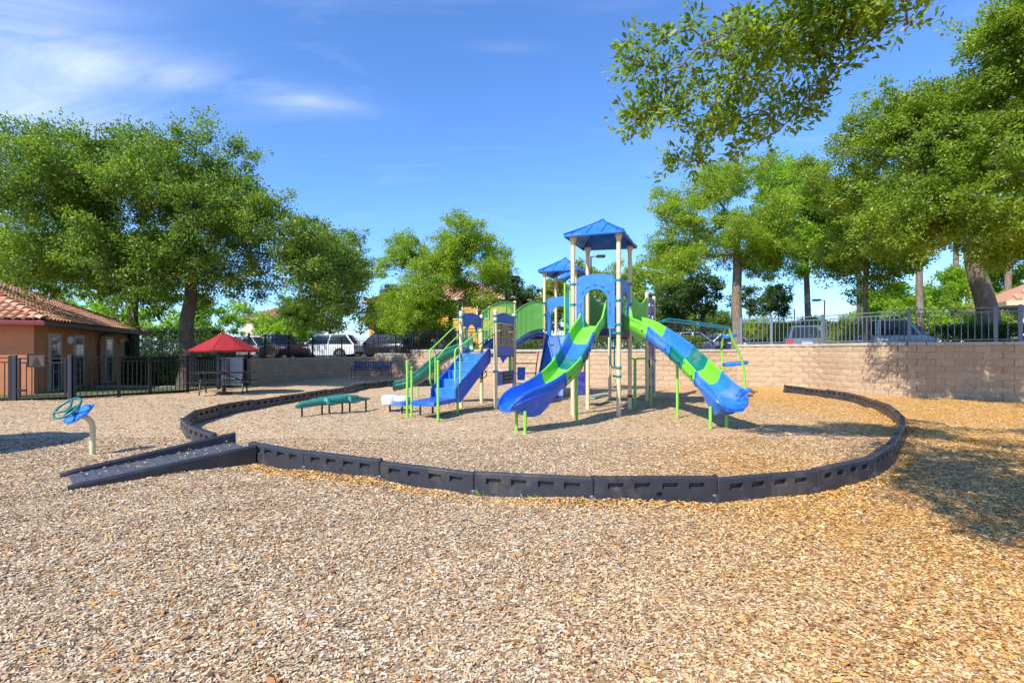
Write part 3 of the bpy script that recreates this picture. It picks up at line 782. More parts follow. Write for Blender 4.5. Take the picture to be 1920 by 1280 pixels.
PS = thing('play_structure', 'blue and lime green playground structure with two roofed towers and three slides', 'play structure', (1.5, 13.5, 0))
PO = origin_of(PS)
def vxy(v, z): return Vector((v.x, v.y, z))
pA, pB, pC, pD = gp(1074.3, 776), gp(1160, 779.7), gp(1181, 766.5), gp(1102, 765)
pE, pF, pE2 = gp(1212.8, 750), gp(1226, 743.6), gp(1143.3, 748); pF2 = pE2 + (pF - pE)
kT2 = 54.6
p1 = Vector(((1021 - 960) / kT2, F_PX / kT2, 0)); p3 = p1 + Vector((1.02, -0.36, 0)); p2 = p1 + Vector((0.50, 1.25, 0)); p4 = p3 + Vector((0.50, 1.25, 0))
p0 = Vector((0.10, p1.y + 0.33, 0))
qA, qB = gp(864.6, 763), gp(902.8, 753.5); 
kq3 = 74.0; qC = Vector(((929 - 960) / kq3, F_PX / kq3, 0)); kq4 = 66.9; qD = Vector(((964 - 960) / kq4, F_PX / kq4, 0))
def zpx(p, py): return CZ + (HOR - py) * p.y / F_PX

ROOF_Z = zpx(pA, 447); DECK = zpx(pA, 617); SDECK = zpx(qA, 662)
ROOF2_Z = zpx(p1, 511)
def post(p, h, cap=True, r=0.052, parent=PS):
    b = MB()
    b.lathe([(r, -0.1), (r, h)], Matrix.Translation(vxy(p, 0)), 16)
    o = b.build('post', M['beige'], parent, smooth=40)
    if cap:
        b = MB(); b.lathe([(r + 0.006, h - 0.03), (r + 0.006, h + 0.005), (r * 0.8, h + 0.03), (0.0, h + 0.042)], Matrix.Translation(vxy(p, 0)), 14); b.build('cap', M['beige'], o, smooth=50)
    return o
def clamp(p, z, towards, po):
    b = MB(); d = Vector((towards[0] - p.x, towards[1] - p.y, 0)).normalized()
    b.lathe([(0.068, -0.028), (0.072, -0.02), (0.072, 0.02), (0.068, 0.028)], Matrix.Translation(vxy(p, z)), 14)
    a = math.atan2(d.y, d.x)
    b.box((p.x + d.x * 0.09, p.y + d.y * 0.09, z), (0.09, 0.045, 0.04), a)
    b.build('clamp', M['teal_metal'], po, smooth=40)
tops = {}
posts = {}
for nm, p, h in (('A', pA, ROOF_Z), ('B', pB, ROOF_Z), ('C', pC, ROOF_Z), ('D', pD, ROOF_Z), ('1', p1, ROOF2_Z), ('3', p3, ROOF2_Z), ('2', p2, ROOF2_Z), ('4', p4, ROOF2_Z)):
    posts[nm] = post(p, h, False)
    b = MB(); b.lathe([(0.053, h - 0.16), (0.058, h - 0.10), (0.085, h - 0.02), (0.09, h + 0.02)], Matrix.Translation(vxy(p, 0)), 14); b.build('collar', M['beige'], posts[nm], smooth=50)
hE = zpx(pE, 550)
for nm, p in (('E', pE), ('F', pF), ('E2', pE2), ('F2', pF2), ('0', p0)): posts[nm] = post(p, hE if nm != '0' else zpx(p0, 566))
hQ = zpx(qA, 586)
for nm, p in (('qA', qA), ('qB', qB), ('qC', qC), ('qD', qD)): posts[nm] = post(p, hQ)
for nm, p, zs, q in (('A', pA, (533, 571), pB), ('B', pB, (525, 563, 608, 624), pA), ('C', pC, (533, 571), pB), ('qA', qA, (594,), qB), ('qC', qC, (592, 602, 696), qD), ('qD', qD, (594,), qC), ('qB', qB, (598,), qA), ('1', p1, (568, 590), p3)):
    for py in zs: clamp(p, zpx(p, py), q, posts[nm])

# decks
def deck(poly, z, name='deck', t=0.11):
    c = sum(poly, Vector()) / len(poly)
    b = MB(); b.prism([(p.x - c.x, p.y - c.y) for p in poly], 0, -t, Matrix.Translation(vxy(c, z)))
    o = b.build(name, M['navy_rubber'], PS, bevel=0.01)
    return o
deck([pA, pB, pC, pD], DECK, t=0.16)
deck([p1, p3, p4, p2], DECK, t=0.14)
deck([pE2, pE, pF, pF2], DECK, t=0.14)
deck([qA, qC, qD, qB], SDECK, t=0.10)
deck([p0, p1, p2, p0 + (p2 - p1)], DECK, t=0.12)

# roofs
def roof(cs, z, apex_h, over=0.24):
    c = sum(cs, Vector()) / 4
    ev = [c + (p - c) * (1 + over / (p - c).length) for p in cs]
    ap = vxy(c, z + apex_h)
    host = None
    for i in range(4):
        a, d = ev[i], ev[(i + 1) % 4]; rows = []
        for r_ in range(7):
            t = r_ / 6
            zz = z + apex_h - apex_h * (t ** 0.92) if r_ < 6 else z - 0.005
            q = 0.02 + 0.98 * t
            row = [vxy((c + (a - c) * q).lerp(c + (d - c) * q, s / 8), zz) for s in range(9)]
            rows.append(row)
        rows.append([v + Vector((0, 0, -0.05)) for v in rows[-1]])
        b = MB(); b.loft(rows, caps=False, closed=False)
        o = b.build('roof_panel' if host else 'roof', M['blue_light'], host or PS, smooth=30)
        sm = o.modifiers.new('solid', 'SOLIDIFY'); sm.thickness = 0.018; sm.offset = -1
        if host is None:
            host = o; o['label'] = 'blue four sided metal roof with raised seams'
        for s in (1, 3, 5, 7):
            s_ = s / 8; e0 = 0.0
            # a seam runs straight up the panel until it meets the hip
            q0 = abs(s_ - 0.5) * 2
            pts = []
            for r_ in range(5):
                q = q0 + (1 - q0) * r_ / 4
                lat = 0.5 + (s_ - 0.5) / max(q, 1e-3) if q > 1e-3 else 0.5
                lat = min(max(lat, 0), 1)
                zz = z + apex_h - apex_h * (q ** 0.92) + 0.012
                pts.append(vxy((c + (a - c) * q).lerp(c + (d - c) * q, lat), zz))
            b = MB(); b.tube(pts, 0.011, 5); b.build('seam', M['blue'], host)
        b = MB(); b.tube([vxy(c + (a - c) * (0.02 + 0.98 * r_ / 5), z + apex_h - apex_h * ((0.02 + 0.98 * r_ / 5) ** 0.92) + 0.012) for r_ in range(6)], 0.02, 6); b.build('hip_ridge', M['blue'], host)
    b = MB(); b.lathe([(0.05, -0.01), (0.05, 0.02), (0.0, 0.05)], Matrix.Translation(ap), 8); b.build('finial', M['blue'], host)
roof([pA, pB, pC, pD], ROOF_Z + 0.05, 0.50, 0.27)
roof([p1, p3, p4, p2], ROOF2_Z + 0.04, 0.52, 0.27)

# panels with arched openings
def arch_panel(p, q, z0, z1, w_open, z_open, name, mat, inset=0.09, crown=0.05, slots=True, bottom_closed=0.0):
    Mx, L = panel_frame(p, q); lo, hi = inset, L - inset; cx = L / 2
    o = []
    n = 12
    outer = [(lo, z0), (lo, z1 - 0.06)] + [(lo + (hi - lo) * i / n, z1 - 0.06 + 0.06 * (math.sin(math.pi * (0.1 + 0.8 * i / n)) ** 0.5) + crown * math.sin(math.pi * i / n)) for i in range(1, n)] + [(hi, z1 - 0.06), (hi, z0)]
    r = w_open / 2; zc = z_open - r
    arch = [(cx + r, z0 + bottom_closed), (cx + r, zc)] + [(cx + r * math.cos(math.pi * i / n), zc + r * math.sin(math.pi * i / n)) for i in range(1, n)] + [(cx - r, zc), (cx - r, z0 + bottom_closed)]
    b = MB(); b.prism(outer + arch, -0.012, 0.012, Mx)
    pn = b.build(name, mat, PS)
    b = MB(); pts = [Mx @ Vector((x, y, 0.0)) for x, y in arch]; b.tube(pts, 0.016, 6); b.build('arch_trim', M['teal_metal'], pn, smooth=60)
    if slots:
        for i in range(5):
            a = math.pi * (0.18 + 0.64 * i / 4); rr = r + 0.075
            b = MB(); b.box((0, 0, 0), (0.085, 0.028, 0.03), M=Mx @ Matrix.Translation((cx + rr * math.cos(a), zc + rr * math.sin(a), 0)) @ Matrix.Rotation(a + math.pi / 2, 4, 'Z'))
            b.build('slot', M['navy_rubber'], pn)
        for sx in (-1, 1):
            for zz in (zc - 0.1, zc - 0.28):
                b = MB(); b.box((cx + sx * (r + 0.06), zz, 0), (0.026, 0.12, 0.03), M=Mx); b.build('slot', M['navy_rubber'], pn)
    return pn
zt = zpx(pA, 519)
arch_panel(pA, pB, DECK, zt, 0.56, zpx(pA, 543), 'arch_panel', M['blue_light'], crown=0.04)['label'] = 'blue arched entrance panel above the left front slide'
arch_panel(pB, pC, DECK, zpx(pB, 519), 0.54, zpx(pB, 541), 'arch_panel', M['blue'], inset=0.07, crown=0.03)
arch_panel(p1, p3, DECK - 0.05, zpx(p1, 560), 0.62, zpx(p1, 574), 'arch_panel', M['blue_light'], crown=0.06, slots=False)['label'] = 'blue arched panel of the rear tower, over the climbing wall'
arch_panel(qA, qB, hQ - 0.36, hQ - 0.02, 0.75, hQ - 0.27, 'header_panel', M['blue'], inset=0.06, crown=0.06, slots=False)

# lime barriers along the short bridge behind the front tower
def barrier(p, q, zlo, zhi, sag, mat, name, label=None, bulge=0.0):
    Mx, L = panel_frame(p, q); n = 14; lo, hi = 0.06, L - 0.06
    topl = [(lo + (hi - lo) * i / n, zhi - sag * math.sin(math.pi * i / n)) for i in range(n + 1)]
    botl = [(lo + (hi - lo) * i / n, zlo - bulge * math.sin(math.pi * i / n) ** 0.7) for i in range(n + 1)]
    b = MB(); b.prism(botl + topl[::-1], -0.015, 0.015, Mx); pn = b.build(name, mat, PS, label=label)
    k = int((hi - lo) / 0.09)
    for i in range(1, k):
        x = lo + (hi - lo) * i / k; j = (x - lo) / (hi - lo)
        b = MB(); b.box((x, (zlo + zhi - sag * math.sin(math.pi * j)) / 2, 0), (0.022, zhi - zlo - sag * math.sin(math.pi * j) - 0.08, 0.044), M=Mx); b.build('rib', mat, pn, bevel=0.004)
    b = MB(); b.tube([Mx @ Vector((x, y, 0)) for x, y in topl], 0.02, 6); b.build('top_rail', M['lime_metal'], pn, smooth=60)
    return pn
zb_lo, zb_hi = DECK + 0.03, zpx(pC, 540)
barrier(pC, pE, zb_lo, zb_hi, 0.28, M['lime'], 'bridge_barrier', 'solid lime green side barrier of the short bridge', 0.30)
barrier(pD, pE2, zb_lo, zb_hi, 0.28, M['lime'], 'bridge_barrier', None, 0.30)
deck([pD, pC, pE, pE2], DECK - 0.01, 'bridge_deck', 0.08)
# enclosure panel of the rear right deck
barrier(pE2, pF2, zb_lo, zb_hi - 0.2, 0.0, M['lime'], 'deck_barrier')

# deep blue climbing wall with holes on the rear right tower
def holed_panel(p, q, z0, z1, nx, nz, hole, mat, name, label=None, depth=0.03):
    Mx, L = panel_frame(p, q); lo, hi = 0.07, L - 0.07
    b = MB(); cw, ch = (hi - lo) / nx, (z1 - z0) / nz
    def ring(cx, cz, rx, rz, d, sq):
        out = []
        for i in range(8):
            a = math.pi / 4 * i
            if sq: x = max(-1, min(1, 1.42 * math.cos(a))); y = max(-1, min(1, 1.42 * math.sin(a)))
            else: x, y = math.cos(a), math.sin(a)
            out.append(Mx @ Vector((cx + x * rx, cz + y * rz, d)))
        return out
    for i in range(nx):
        for j in range(nz):
            cx, cz = lo + (i + 0.5) * cw, z0 + (j + 0.5) * ch; f = 1.0 if (i + j) % 2 == 0 else 0.62
            o0, o1 = ring(cx, cz, cw / 2, ch / 2, -depth / 2, True), ring(cx, cz, cw / 2, ch / 2, depth / 2, True)
            h0, h1 = ring(cx, cz, hole[0] * f, hole[1] * f, -depth / 2, False), ring(cx, cz, hole[0] * f, hole[1] * f, depth / 2, False)
            vs = o0 + h0 + h1 + o1
            fs = []
            for a in range(8):
                c = (a + 1) % 8
                fs += [(a, c, 8 + c, 8 + a), (8 + a, 8 + c, 16 + c, 16 + a), (16 + a, 16 + c, 24 + c, 24 + a)]
            b.add(vs, fs)
    fr = [(lo, z0), (hi, z0), (hi, z1), (lo, z1)]
    pts = [Mx @ Vector((x, y, 0)) for x, y in fr]
    pn = b.build(name, mat, PS, label=label)
    b = MB(); b.tube(pts, depth * 0.7, 6, closed=True); b.build('frame', mat, pn, smooth=60)
    return pn
holed_panel(pE, pF, 0.16, DECK - 0.05, 2, 5, (0.10, 0.11), M['purple'], 'climbing_wall', 'dark blue climbing wall with holes below the rear deck')
holed_panel(pE, pF, DECK + 0.05, hE - 0.08, 2, 3, (0.10, 0.12), M['purple'], 'climbing_wall_top')
Mx, L_ = panel_frame(pE, pF)
b = MB(); zz = zpx(pE, 676); b.prism([(-0.12, zz), (L_ + 0.05, zz + 0.02), (L_ / 2 - 0.02, zz - 0.24)], 0.06, 0.09, Mx); b.build('pennant_panel', M['purple'], PS, bevel=0.01)

# slides ----------------------------------------------------------------
def slide(name, label, path, sections, w=0.25, wall_h=0.20, mat_seq=(), exit_len=0.2, flare=0.045, n=64, skirt=0.18, legs=(), under=None, head=0.2):
    pts = catmull([at(*p) for p in path], n)
    host = None
    Z = Vector((0, 0, 1))
    rings = []
    for i, p in enumerate(pts):
        a = pts[max(i - 1, 0)]; c = pts[min(i + 1, n - 1)]; T = (c - a).normalized()
        S = T.cross(Z).normalized(); Nn = S.cross(T).normalized()
        q = i / (n - 1)
        ex = max(0.0, (q - (1 - exit_len)) / exit_len)
        ww = (w + flare * min(1, ex * 1.4)) * (1 - 0.30 * max(0, (ex - 0.80) / 0.20) ** 2.2); hh = wall_h + head * max(0, 1 - q / 0.13) ** 1.2
        hh = hh * (1 - 0.12 * ex - 0.58 * max(0, (ex - 0.62) / 0.38) ** 1.8)
        dpt = 0.035 + skirt * min(1, max(0, (ex - 0.12) / 0.36)) * (1 - 0.93 * min(1, max(0, (ex - 0.62) / 0.26)) ** 1.2)
        narrow = 1 - 0.28 * min(1, max(0, (ex - 0.05) / 0.4)) * (1 - max(0, (ex - 0.75) / 0.25))
        if ex > 0.80: p = p - Vector((0, 0, 0.045 * ((ex - 0.80) / 0.20) ** 2))
        prof = [(-ww, hh), (-ww + 0.006, hh * 0.55), (-ww + 0.035, hh * 0.18), (-ww * 0.62, 0.012), (0, 0), (ww * 0.62, 0.012), (ww - 0.035, hh * 0.18), (ww - 0.006, hh * 0.55), (ww, hh),
                (ww + 0.018, hh + 0.016), (ww + 0.042, hh + 0.004), (ww + 0.046, hh - 0.035), (ww + 0.026, hh - 0.05), (ww + 0.022, hh * 0.5), (ww + 0.034, hh * 0.42), (ww + 0.012, 0.02), (ww * 0.8 * narrow + 0.01, -dpt), (0, -dpt - 0.012),
                (-ww * 0.8 * narrow - 0.01, -dpt), (-ww - 0.012, 0.02), (-ww - 0.034, hh * 0.42), (-ww - 0.022, hh * 0.5), (-ww - 0.026, hh - 0.05), (-ww - 0.046, hh - 0.035), (-ww - 0.042, hh + 0.004), (-ww - 0.018, hh + 0.016)]
        up = Nn.lerp(Z, 0.25).normalized()
        rings.append([p + S * s + up * u for s, u in prof])
    bounds = [0] + [int(round(s * (n - 1))) for s in sections] + [n - 1]
    for k in range(len(bounds) - 1):
        b = MB(); b.loft(rings[bounds[k]:bounds[k + 1] + 1])
        o = b.build(name if host is None else 'slide_section', mat_seq[k], host or PS, smooth=38)
        if host is None:
            host = o; o['label'] = label
        if 0 < k:                                      # moulded seam flange between two sections
            rr = rings[bounds[k]]; c = sum(rr, Vector()) / len(rr)
            i0 = bounds[k]; T = (pts[min(i0 + 1, n - 1)] - pts[i0 - 1]).normalized() * 0.014
            big = [c + (v - c) * 1.03 for v in rr[8:]]
            bb = MB(); bb.loft([[v - T for v in big], [v + T for v in big]], caps=False, closed=False)
            fl = bb.build('joint_flange', mat_seq[k], host)
            s_ = fl.modifiers.new('solid', 'SOLIDIFY'); s_.thickness = 0.012; s_.offset = 0
    for k in bounds[1:-1]:                                 # hand slots moulded beside each joint
        for idx, sg in ((14, 1), (20, -1)):
            if len(bounds) < 4: continue
            v = rings[max(k - 2, 0)][idx]; T = (pts[k] - pts[k - 3]).normalized(); S = T.cross(Z).normalized() * sg; Nn = S.cross(T).normalized()
            bb = MB(); bb.box((0, 0, 0), (0.055, 0.012, 0.028), M=frame(v + S * 0.002, T, S, Nn)); bb.build('hand_slot', M['letter_black'], host)
    for (x, y, ztop) in legs:
        g = gp(x, y); b = MB(); b.cyl(vxy(g, -0.08), vxy(g, ztop), 0.03, n=12); b.build('slide_leg', M['lime_metal'], host, smooth=40)
    return host, pts
SL1, sp1 = slide('slide', 'left front curved slide in lime, blue and teal sections with blue exit',
    [(1117, 611, 12.35), (1110, 617, 12.15), (1102, 628, 11.9), (1092, 645, 11.6), (1079, 673, 11.2), (1062, 701, 10.75), (1040, 723, 10.38), (1012, 741, 10.05), (980, 753, 9.8), (946, 762, 9.6)],
    (0.33, 0.44, 0.53, 0.665), w=0.262, wall_h=0.27, mat_seq=(M['lime'], M['blue_light'], M['teal'], M['lime'], M['blue']), exit_len=0.34, skirt=0.26, legs=[(968.5, 806.7, 0.42), (984.6, 811.8, 0.40), (1081.3, 790.5, 0.98)], head=0.24)
SL2, sp2 = slide('slide', 'right front curved slide in lime, blue and teal sections with blue exit',
    [(1168, 614, 12.75), (1183, 615, 12.6), (1206, 622, 12.3), (1236, 641, 11.9), (1266, 664, 11.45), (1293, 689, 11.02), (1318, 714, 10.62), (1340, 736, 10.25), (1361, 752, 9.95), (1379, 762, 9.7)],
    (0.30, 0.47, 0.58, 0.70), w=0.268, wall_h=0.27, mat_seq=(M['lime'], M['blue_light'], M['teal'], M['lime'], M['blue_light']), exit_len=0.30, skirt=0.24, legs=[(1332, 805, 0.44), (1362, 802, 0.44), (1270, 780.7, 1.15)], head=0.24)
qm = (qA + qB) / 2
SL3, sp3 = slide('slide', 'dark green slide on the far left side behind the stairs',
    [(884, 657, qm.y + 0.05), (868, 660, qm.y + 0.1), (846, 668, qm.y + 0.2), (822, 684, qm.y + 0.3), (800, 703, qm.y + 0.4), (783, 716, qm.y + 0.5), (765, 724, qm.y + 0.55), (741, 727, qm.y + 0.6)],
    (0.5,), w=0.22, wall_h=0.22, mat_seq=(M['green_dark'], M['green_dark']), exit_len=0.12, flare=0.02, skirt=0.03, head=0.3, legs=[(783, 741, 0.3)])

# stairs with handrails
s_top = (qA + qC) / 2; L1, L2 = gp(858, 777.5), gp(811.3, 774.6); G1, G2 = gp(763.6, 784), gp(821.3, 791.5)
s_bot = (L1 + L2) / 2; s_dir = (s_top - s_bot); s_run = s_dir.length; s_dir.normalize(); s_side = Vector((s_dir.y, -s_dir.x, 0))
zP = 0.40; SW = 0.68
def stairs():
    n = 5; rise = (SDECK - zP) / (n + 0); host = None
    for i in range(n):
        z1 = zP + rise * (i + 1); c = s_bot + s_dir * (s_run * (i + 0.5) / n)
        b = MB(); ang = math.atan2(s_dir.y, s_dir.x)
        b.box((c.x + s_dir.x * 0.02, c.y + s_dir.y * 0.02, z1 - 0.02), (s_run / n + 0.04, SW, 0.04), ang)
        o = b.build('stairs' if host is None else 'tread', M['blue_light'], host or PS, bevel=0.012)
        if host is None:
            host = o; o['label'] = 'blue plastic stairs with lime handrails'
        b = MB(); e = s_bot + s_dir * (s_run * i / n + 0.012)
        b.box((e.x, e.y, z1 - rise / 2 - 0.02), (0.02, SW - 0.02, rise - 0.04), ang); ri = b.build('riser', M['blue_light'], host)
        for k in range(3):                               # moulded drain slots in the riser
            e2 = e - s_dir * 0.011 - s_side * (0.08 - 0.05 * k)
            b = MB(); b.box((e2.x, e2.y, z1 - rise / 2 - 0.01), (0.006, 0.016, rise * 0.55), ang); b.build('slot', M['blue'], host)
    for sgn in (-1, 1):
        off = s_side * (sgn * (SW / 2 + 0.012))
        a = s_bot + off - s_dir * 0.10; c = s_top + off + s_dir * 0.05
        Mx, L = panel_frame(a, c)
        b = MB(); b.prism([(0, zP - 0.10), (0.02, zP + 0.22), (L * 0.93, SDECK + 0.12), (L, SDECK + 0.10), (L, SDECK - 0.22), (0.22, zP - 0.12)], -0.018, 0.018, Mx)
        b.build('stringer', M['blue'], host, bevel=0.012)
    # landing
    ang = math.atan2(s_dir.y, s_dir.x); gm = (G1 + G2) / 2
    a1, a2 = s_bot + s_side * SW / 2, s_bot - s_side * SW / 2
    g1 = gm - s_side * 0.32 ; g2 = gm + s_side * 0.32
    c = (a1 + a2 + g1 + g2) / 4
    b = MB(); b.prism([(p.x - c.x, p.y - c.y) for p in (a1, a2, g1, g2)], 0.0, -0.10, Matrix.Translation(vxy(c, zP))); b.build('landing', M['blue'], PS, bevel=0.02)
    for g, py in ((G1, 678), (G2, 678), (gp(771.8, 779.5), 690)):
        zt_ = zpx(g, py); b = MB(); b.cyl(vxy(g, -0.08), vxy(g, zt_), 0.027, n=12); po = b.build('landing_post', M['lime_metal'], PS, smooth=40)
        b = MB(); b.lathe([(0.036, zt_ - 0.01), (0.036, zt_ + 0.012), (0.02, zt_ + 0.03), (0, zt_ + 0.034)], Matrix.Translation(vxy(g, 0)), 12); b.build('cap', M['lime_metal'], po, smooth=40)
    g3 = gp(771.8, 779.5); b = MB(); b.tube([vxy(G1, zpx(G1, 684)), vxy(G1.lerp(g3, 0.3), zpx(G1, 688)), vxy(g3, zpx(g3, 692))], 0.018, 8); b.build('grab_bar', M['lime_metal'], PS, smooth=60)
    for g in (L1, L2):
        b = MB(); b.cyl(vxy(g, -0.08), vxy(g, zP + 0.3), 0.026, n=10); b.build('stair_leg', M['dark_brown_metal'] if g is L2 else M['lime_metal'], PS, smooth=40)
    for (px, py) in ((788, 778), (842, 757)):
        g = gp(px, py); b = MB(); b.cyl(vxy(g, -0.08), vxy(g, zP - 0.05), 0.024, n=10); b.build('landing_leg', M['dark_brown_metal'], PS, smooth=40)
    # handrails: a bent tube loop on each side
    for g, topq, x0, x1 in ((L2, qA, 804, 873), (L1, qC, 851, 919)):
        lo = Vector((g.x, g.y, 0)); hi = vxy(topq, 0) - s_dir * 0.02
        zl0, zh0 = zpx(lo, 652) , zpx(hi, 601); zl1, zh1 = zpx(lo, 676), zpx(hi, 624)
        out = -s_dir * 0.10
        b = MB(); pts = [vxy(lo + s_dir * 0.10, zP + 0.32), vxy(lo + s_dir * 0.10, zl1 + 0.02), vxy(lo + s_dir * 0.09, zl0 - 0.10), vxy(lo + s_dir * 0.05, zl0 - 0.03), vxy(lo, zl0), vxy(lo + out * 0.7, zl0 - 0.03), vxy(lo + out, zl0 - 0.10), vxy(lo + out, zP + 0.42), vxy(lo + out * 0.8, zP + 0.33), vxy(lo + out * 0.2, zP + 0.28)]
        b.tube(pts, 0.019, 8); hr = b.build('handrail', M['lime_metal'], PS, smooth=60)
        b = MB(); b.tube([vxy(lo, zl0), vxy(lo.lerp(hi, 0.5), (zl0 + zh0) / 2), vxy(hi, zh0), vxy(hi + s_dir * 0.05, zh0 - 0.02), vxy(hi + s_dir * 0.07, zh0 - 0.09), vxy(hi + s_dir * 0.07, zh1 + 0.06), vxy(hi + s_dir * 0.03, zh1), vxy(lo.lerp(hi, 0.5), (zl1 + zh1) / 2), vxy(lo + s_dir * 0.10, zl1)], 0.018, 8); b.build('rail_tube', M['lime_metal'], hr, smooth=60)
stairs()

# letter panel and activity panel under the stair deck
def letter_panel():
    Mx, L = panel_frame(qC, qD); za, zb = zpx(qC, 586) - 0.0, zpx(qC, 604); zc, zd = zpx(qC, 649), zpx(qC, 667)
    lo, hi = 0.07, L - 0.07; n = 8
    b = MB(); b.prism([(lo, zb), (hi, zb), (hi, za - 0.05)] + [(hi + (lo - hi) * i / n, za - 0.05 + 0.09 * math.sin(math.pi * i / n)) for i in range(1, n)] + [(lo, za - 0.05)], -0.016, 0.016, Mx)
    pn = b.build('letter_panel', M['blue'], PS, label='letter matching panel with tan spinning tiles between blue boards')
    b = MB(); b.prism([(lo, zd), (hi, zd), (hi, zc), (lo, zc)], -0.016, 0.016, Mx); b.build('lower_board', M['blue'], pn, bevel=0.008)
    for x in (lo + 0.02, hi - 0.02):
        b = MB(); b.cyl(Mx @ Vector((x, zc, 0)), Mx @ Vector((x, zb, 0)), 0.016, n=8); b.build('side_rod', M['beige'], pn, smooth=40)
    rows = ['TIN', 'BXT', 'FEP']; rows = [('T', '', 'N'), ('B', 'I', 'T'), ('F', 'E', 'P')]
    ch = (zb - zc) / 3; cw = (hi - lo - 0.1) / 3
    face_n = Vector((Mx[0][2], Mx[1][2], 0))
    for r_ in range(3):
        zz = zb - ch * (r_ + 0.5)
        b = MB(); b.cyl(Mx @ Vector((lo, zz, 0)), Mx @ Vector((hi, zz, 0)), 0.01, n=6); b.build('axle', M['dark_brown_metal'], pn)
        for c_ in range(3):
            cx = lo + 0.05 + cw * (c_ + 0.5)
            b = MB(); b.box((cx, zz, 0), (cw * 0.92, ch * 0.86, 0.07), M=Mx); ti = b.build('tile', M['tan_plastic'], pn, bevel=0.012)
            if rows[r_][c_]:
                me = text_mesh('letter', rows[r_][c_], ch * 0.85, 0.003, M['letter_black'])
                for side in (1,):
                    o = bpy.data.objects.new('letter', me); COL.objects.link(o); o.parent = ti
                    M2 = Mx @ Matrix.Translation((cx, zz, 0.0365 * side)) @ Matrix.Diagonal((2.0, 1.0, 1.0, 1.0))
                    M2.translation -= PO; o.matrix_local = M2
    # lower abacus panel
    za, zb = zpx(qC, 724), zpx(qC, 697)
    b = MB(); b.prism([(lo + 0.02, za), (hi + 0.02, za), (hi + 0.02, zb), (lo + 0.02, zb)], -0.016, 0.016, Mx); ap = b.build('activity_panel', M['blue'], PS, bevel=0.015, label='small blue bead panel below the letter panel')
    b = MB(); b.prism([(L * 0.36, za + 0.04), (L * 0.80, za + 0.04), (L * 0.80, zb - 0.04), (L * 0.36, zb - 0.04)], 0.017, 0.022, Mx); b.build('inset', M['letter_black'], ap)
    for i in range(6):
        for j in range(3):
            b = MB(); b.sphere(Mx @ Vector((L * (0.40 + 0.075 * i), za + 0.09 + (zb - za - 0.17) * j / 2, 0.035)), 0.024, 8, 6); b.build('bead', M['tan_plastic'], ap, smooth=80)
    # blue star panel and lime leg on the back post of the platform
    e = qD + Vector((0.55, 0.05, 0)); Mx2, L2_ = panel_frame(qD, e); za, zb = zpx(qD, 712), zpx(qD, 688)
    b = MB(); b.prism([(0.09, za), (0.30, za - 0.01), (0.32, zb), (0.09, zb)], -0.016, 0.016, Mx2); sp = b.build('star_panel', M['blue'], PS, bevel=0.012)
    star = [(0.20 + (0.075 if i % 2 == 0 else 0.03) * math.sin(i * math.pi / 5), (za + zb) / 2 + (0.075 if i % 2 == 0 else 0.03) * math.cos(i * math.pi / 5)) for i in range(10)]
    b = MB(); b.prism(star, 0.017, 0.024, Mx2); b.build('star', M['blue_light'], sp)
    g = qC.lerp(qD, 0.9) + Vector((-0.06, -0.1, 0)); b = MB(); b.box((g.x, g.y, zpx(g, 681)), (0.09, 0.05, 0.46)); b.build('support_bar', M['lime_metal'], PS, bevel=0.01)
    c = qC.lerp(qD, 0.25); zz = zpx(c, 668); b = MB(); b.loft([[vxy(c, zz) + Vector((x, y, z)) for x, y, z in ((-0.02, -0.1, 0), (0.22, -0.1, 0), (0.22, 0.05, 0), (-0.02, 0.05, 0))], [vxy(c, zz) + Vector((x, y, z)) for x, y, z in ((0.02, -0.1, -0.08), (0.12, -0.1, -0.08), (0.12, 0.0, -0.08), (0.02, 0.0, -0.08))], [vxy(c, zz) + Vector((x, y, z)) for x, y, z in ((0.05, -0.08, -0.16), (0.08, -0.08, -0.16), (0.08, -0.04, -0.16), (0.05, -0.04, -0.16))]]); b.build('scoop', M['blue'], PS, smooth=50)
letter_panel()

# rung ladder at the back of the stair platform
def ladder():
    a0 = vxy(qD + Vector((0.10, 0.1, 0)), 0); top = zpx(qD, 660); off = Vector((0.50, -0.05, 0))
    rail = [a0 + off + Vector((0.02, -0.05, -0.05)), a0 + off + Vector((0.0, -0.02, 0.5)), a0 + off + Vector((0.02, 0.02, 1.0)), a0 + off + Vector((0.09, 0.06, top + 0.02))]
    b = MB(); b.tube(catmull(rail, 12), 0.016, 8); la = b.build('ladder', M['dark_brown_metal'], PS, smooth=60, label='dark curved rung ladder beside the stair platform')
    for z in (0.3, 0.58, 0.86, 1.14, top - 0.02):
        b = MB(); b.cyl(vxy(qD, z), a0 + off + Vector((0.03, 0.01, z)), 0.014, n=8); b.build('rung', M['dark_brown_metal'], la, smooth=60)
ladder()

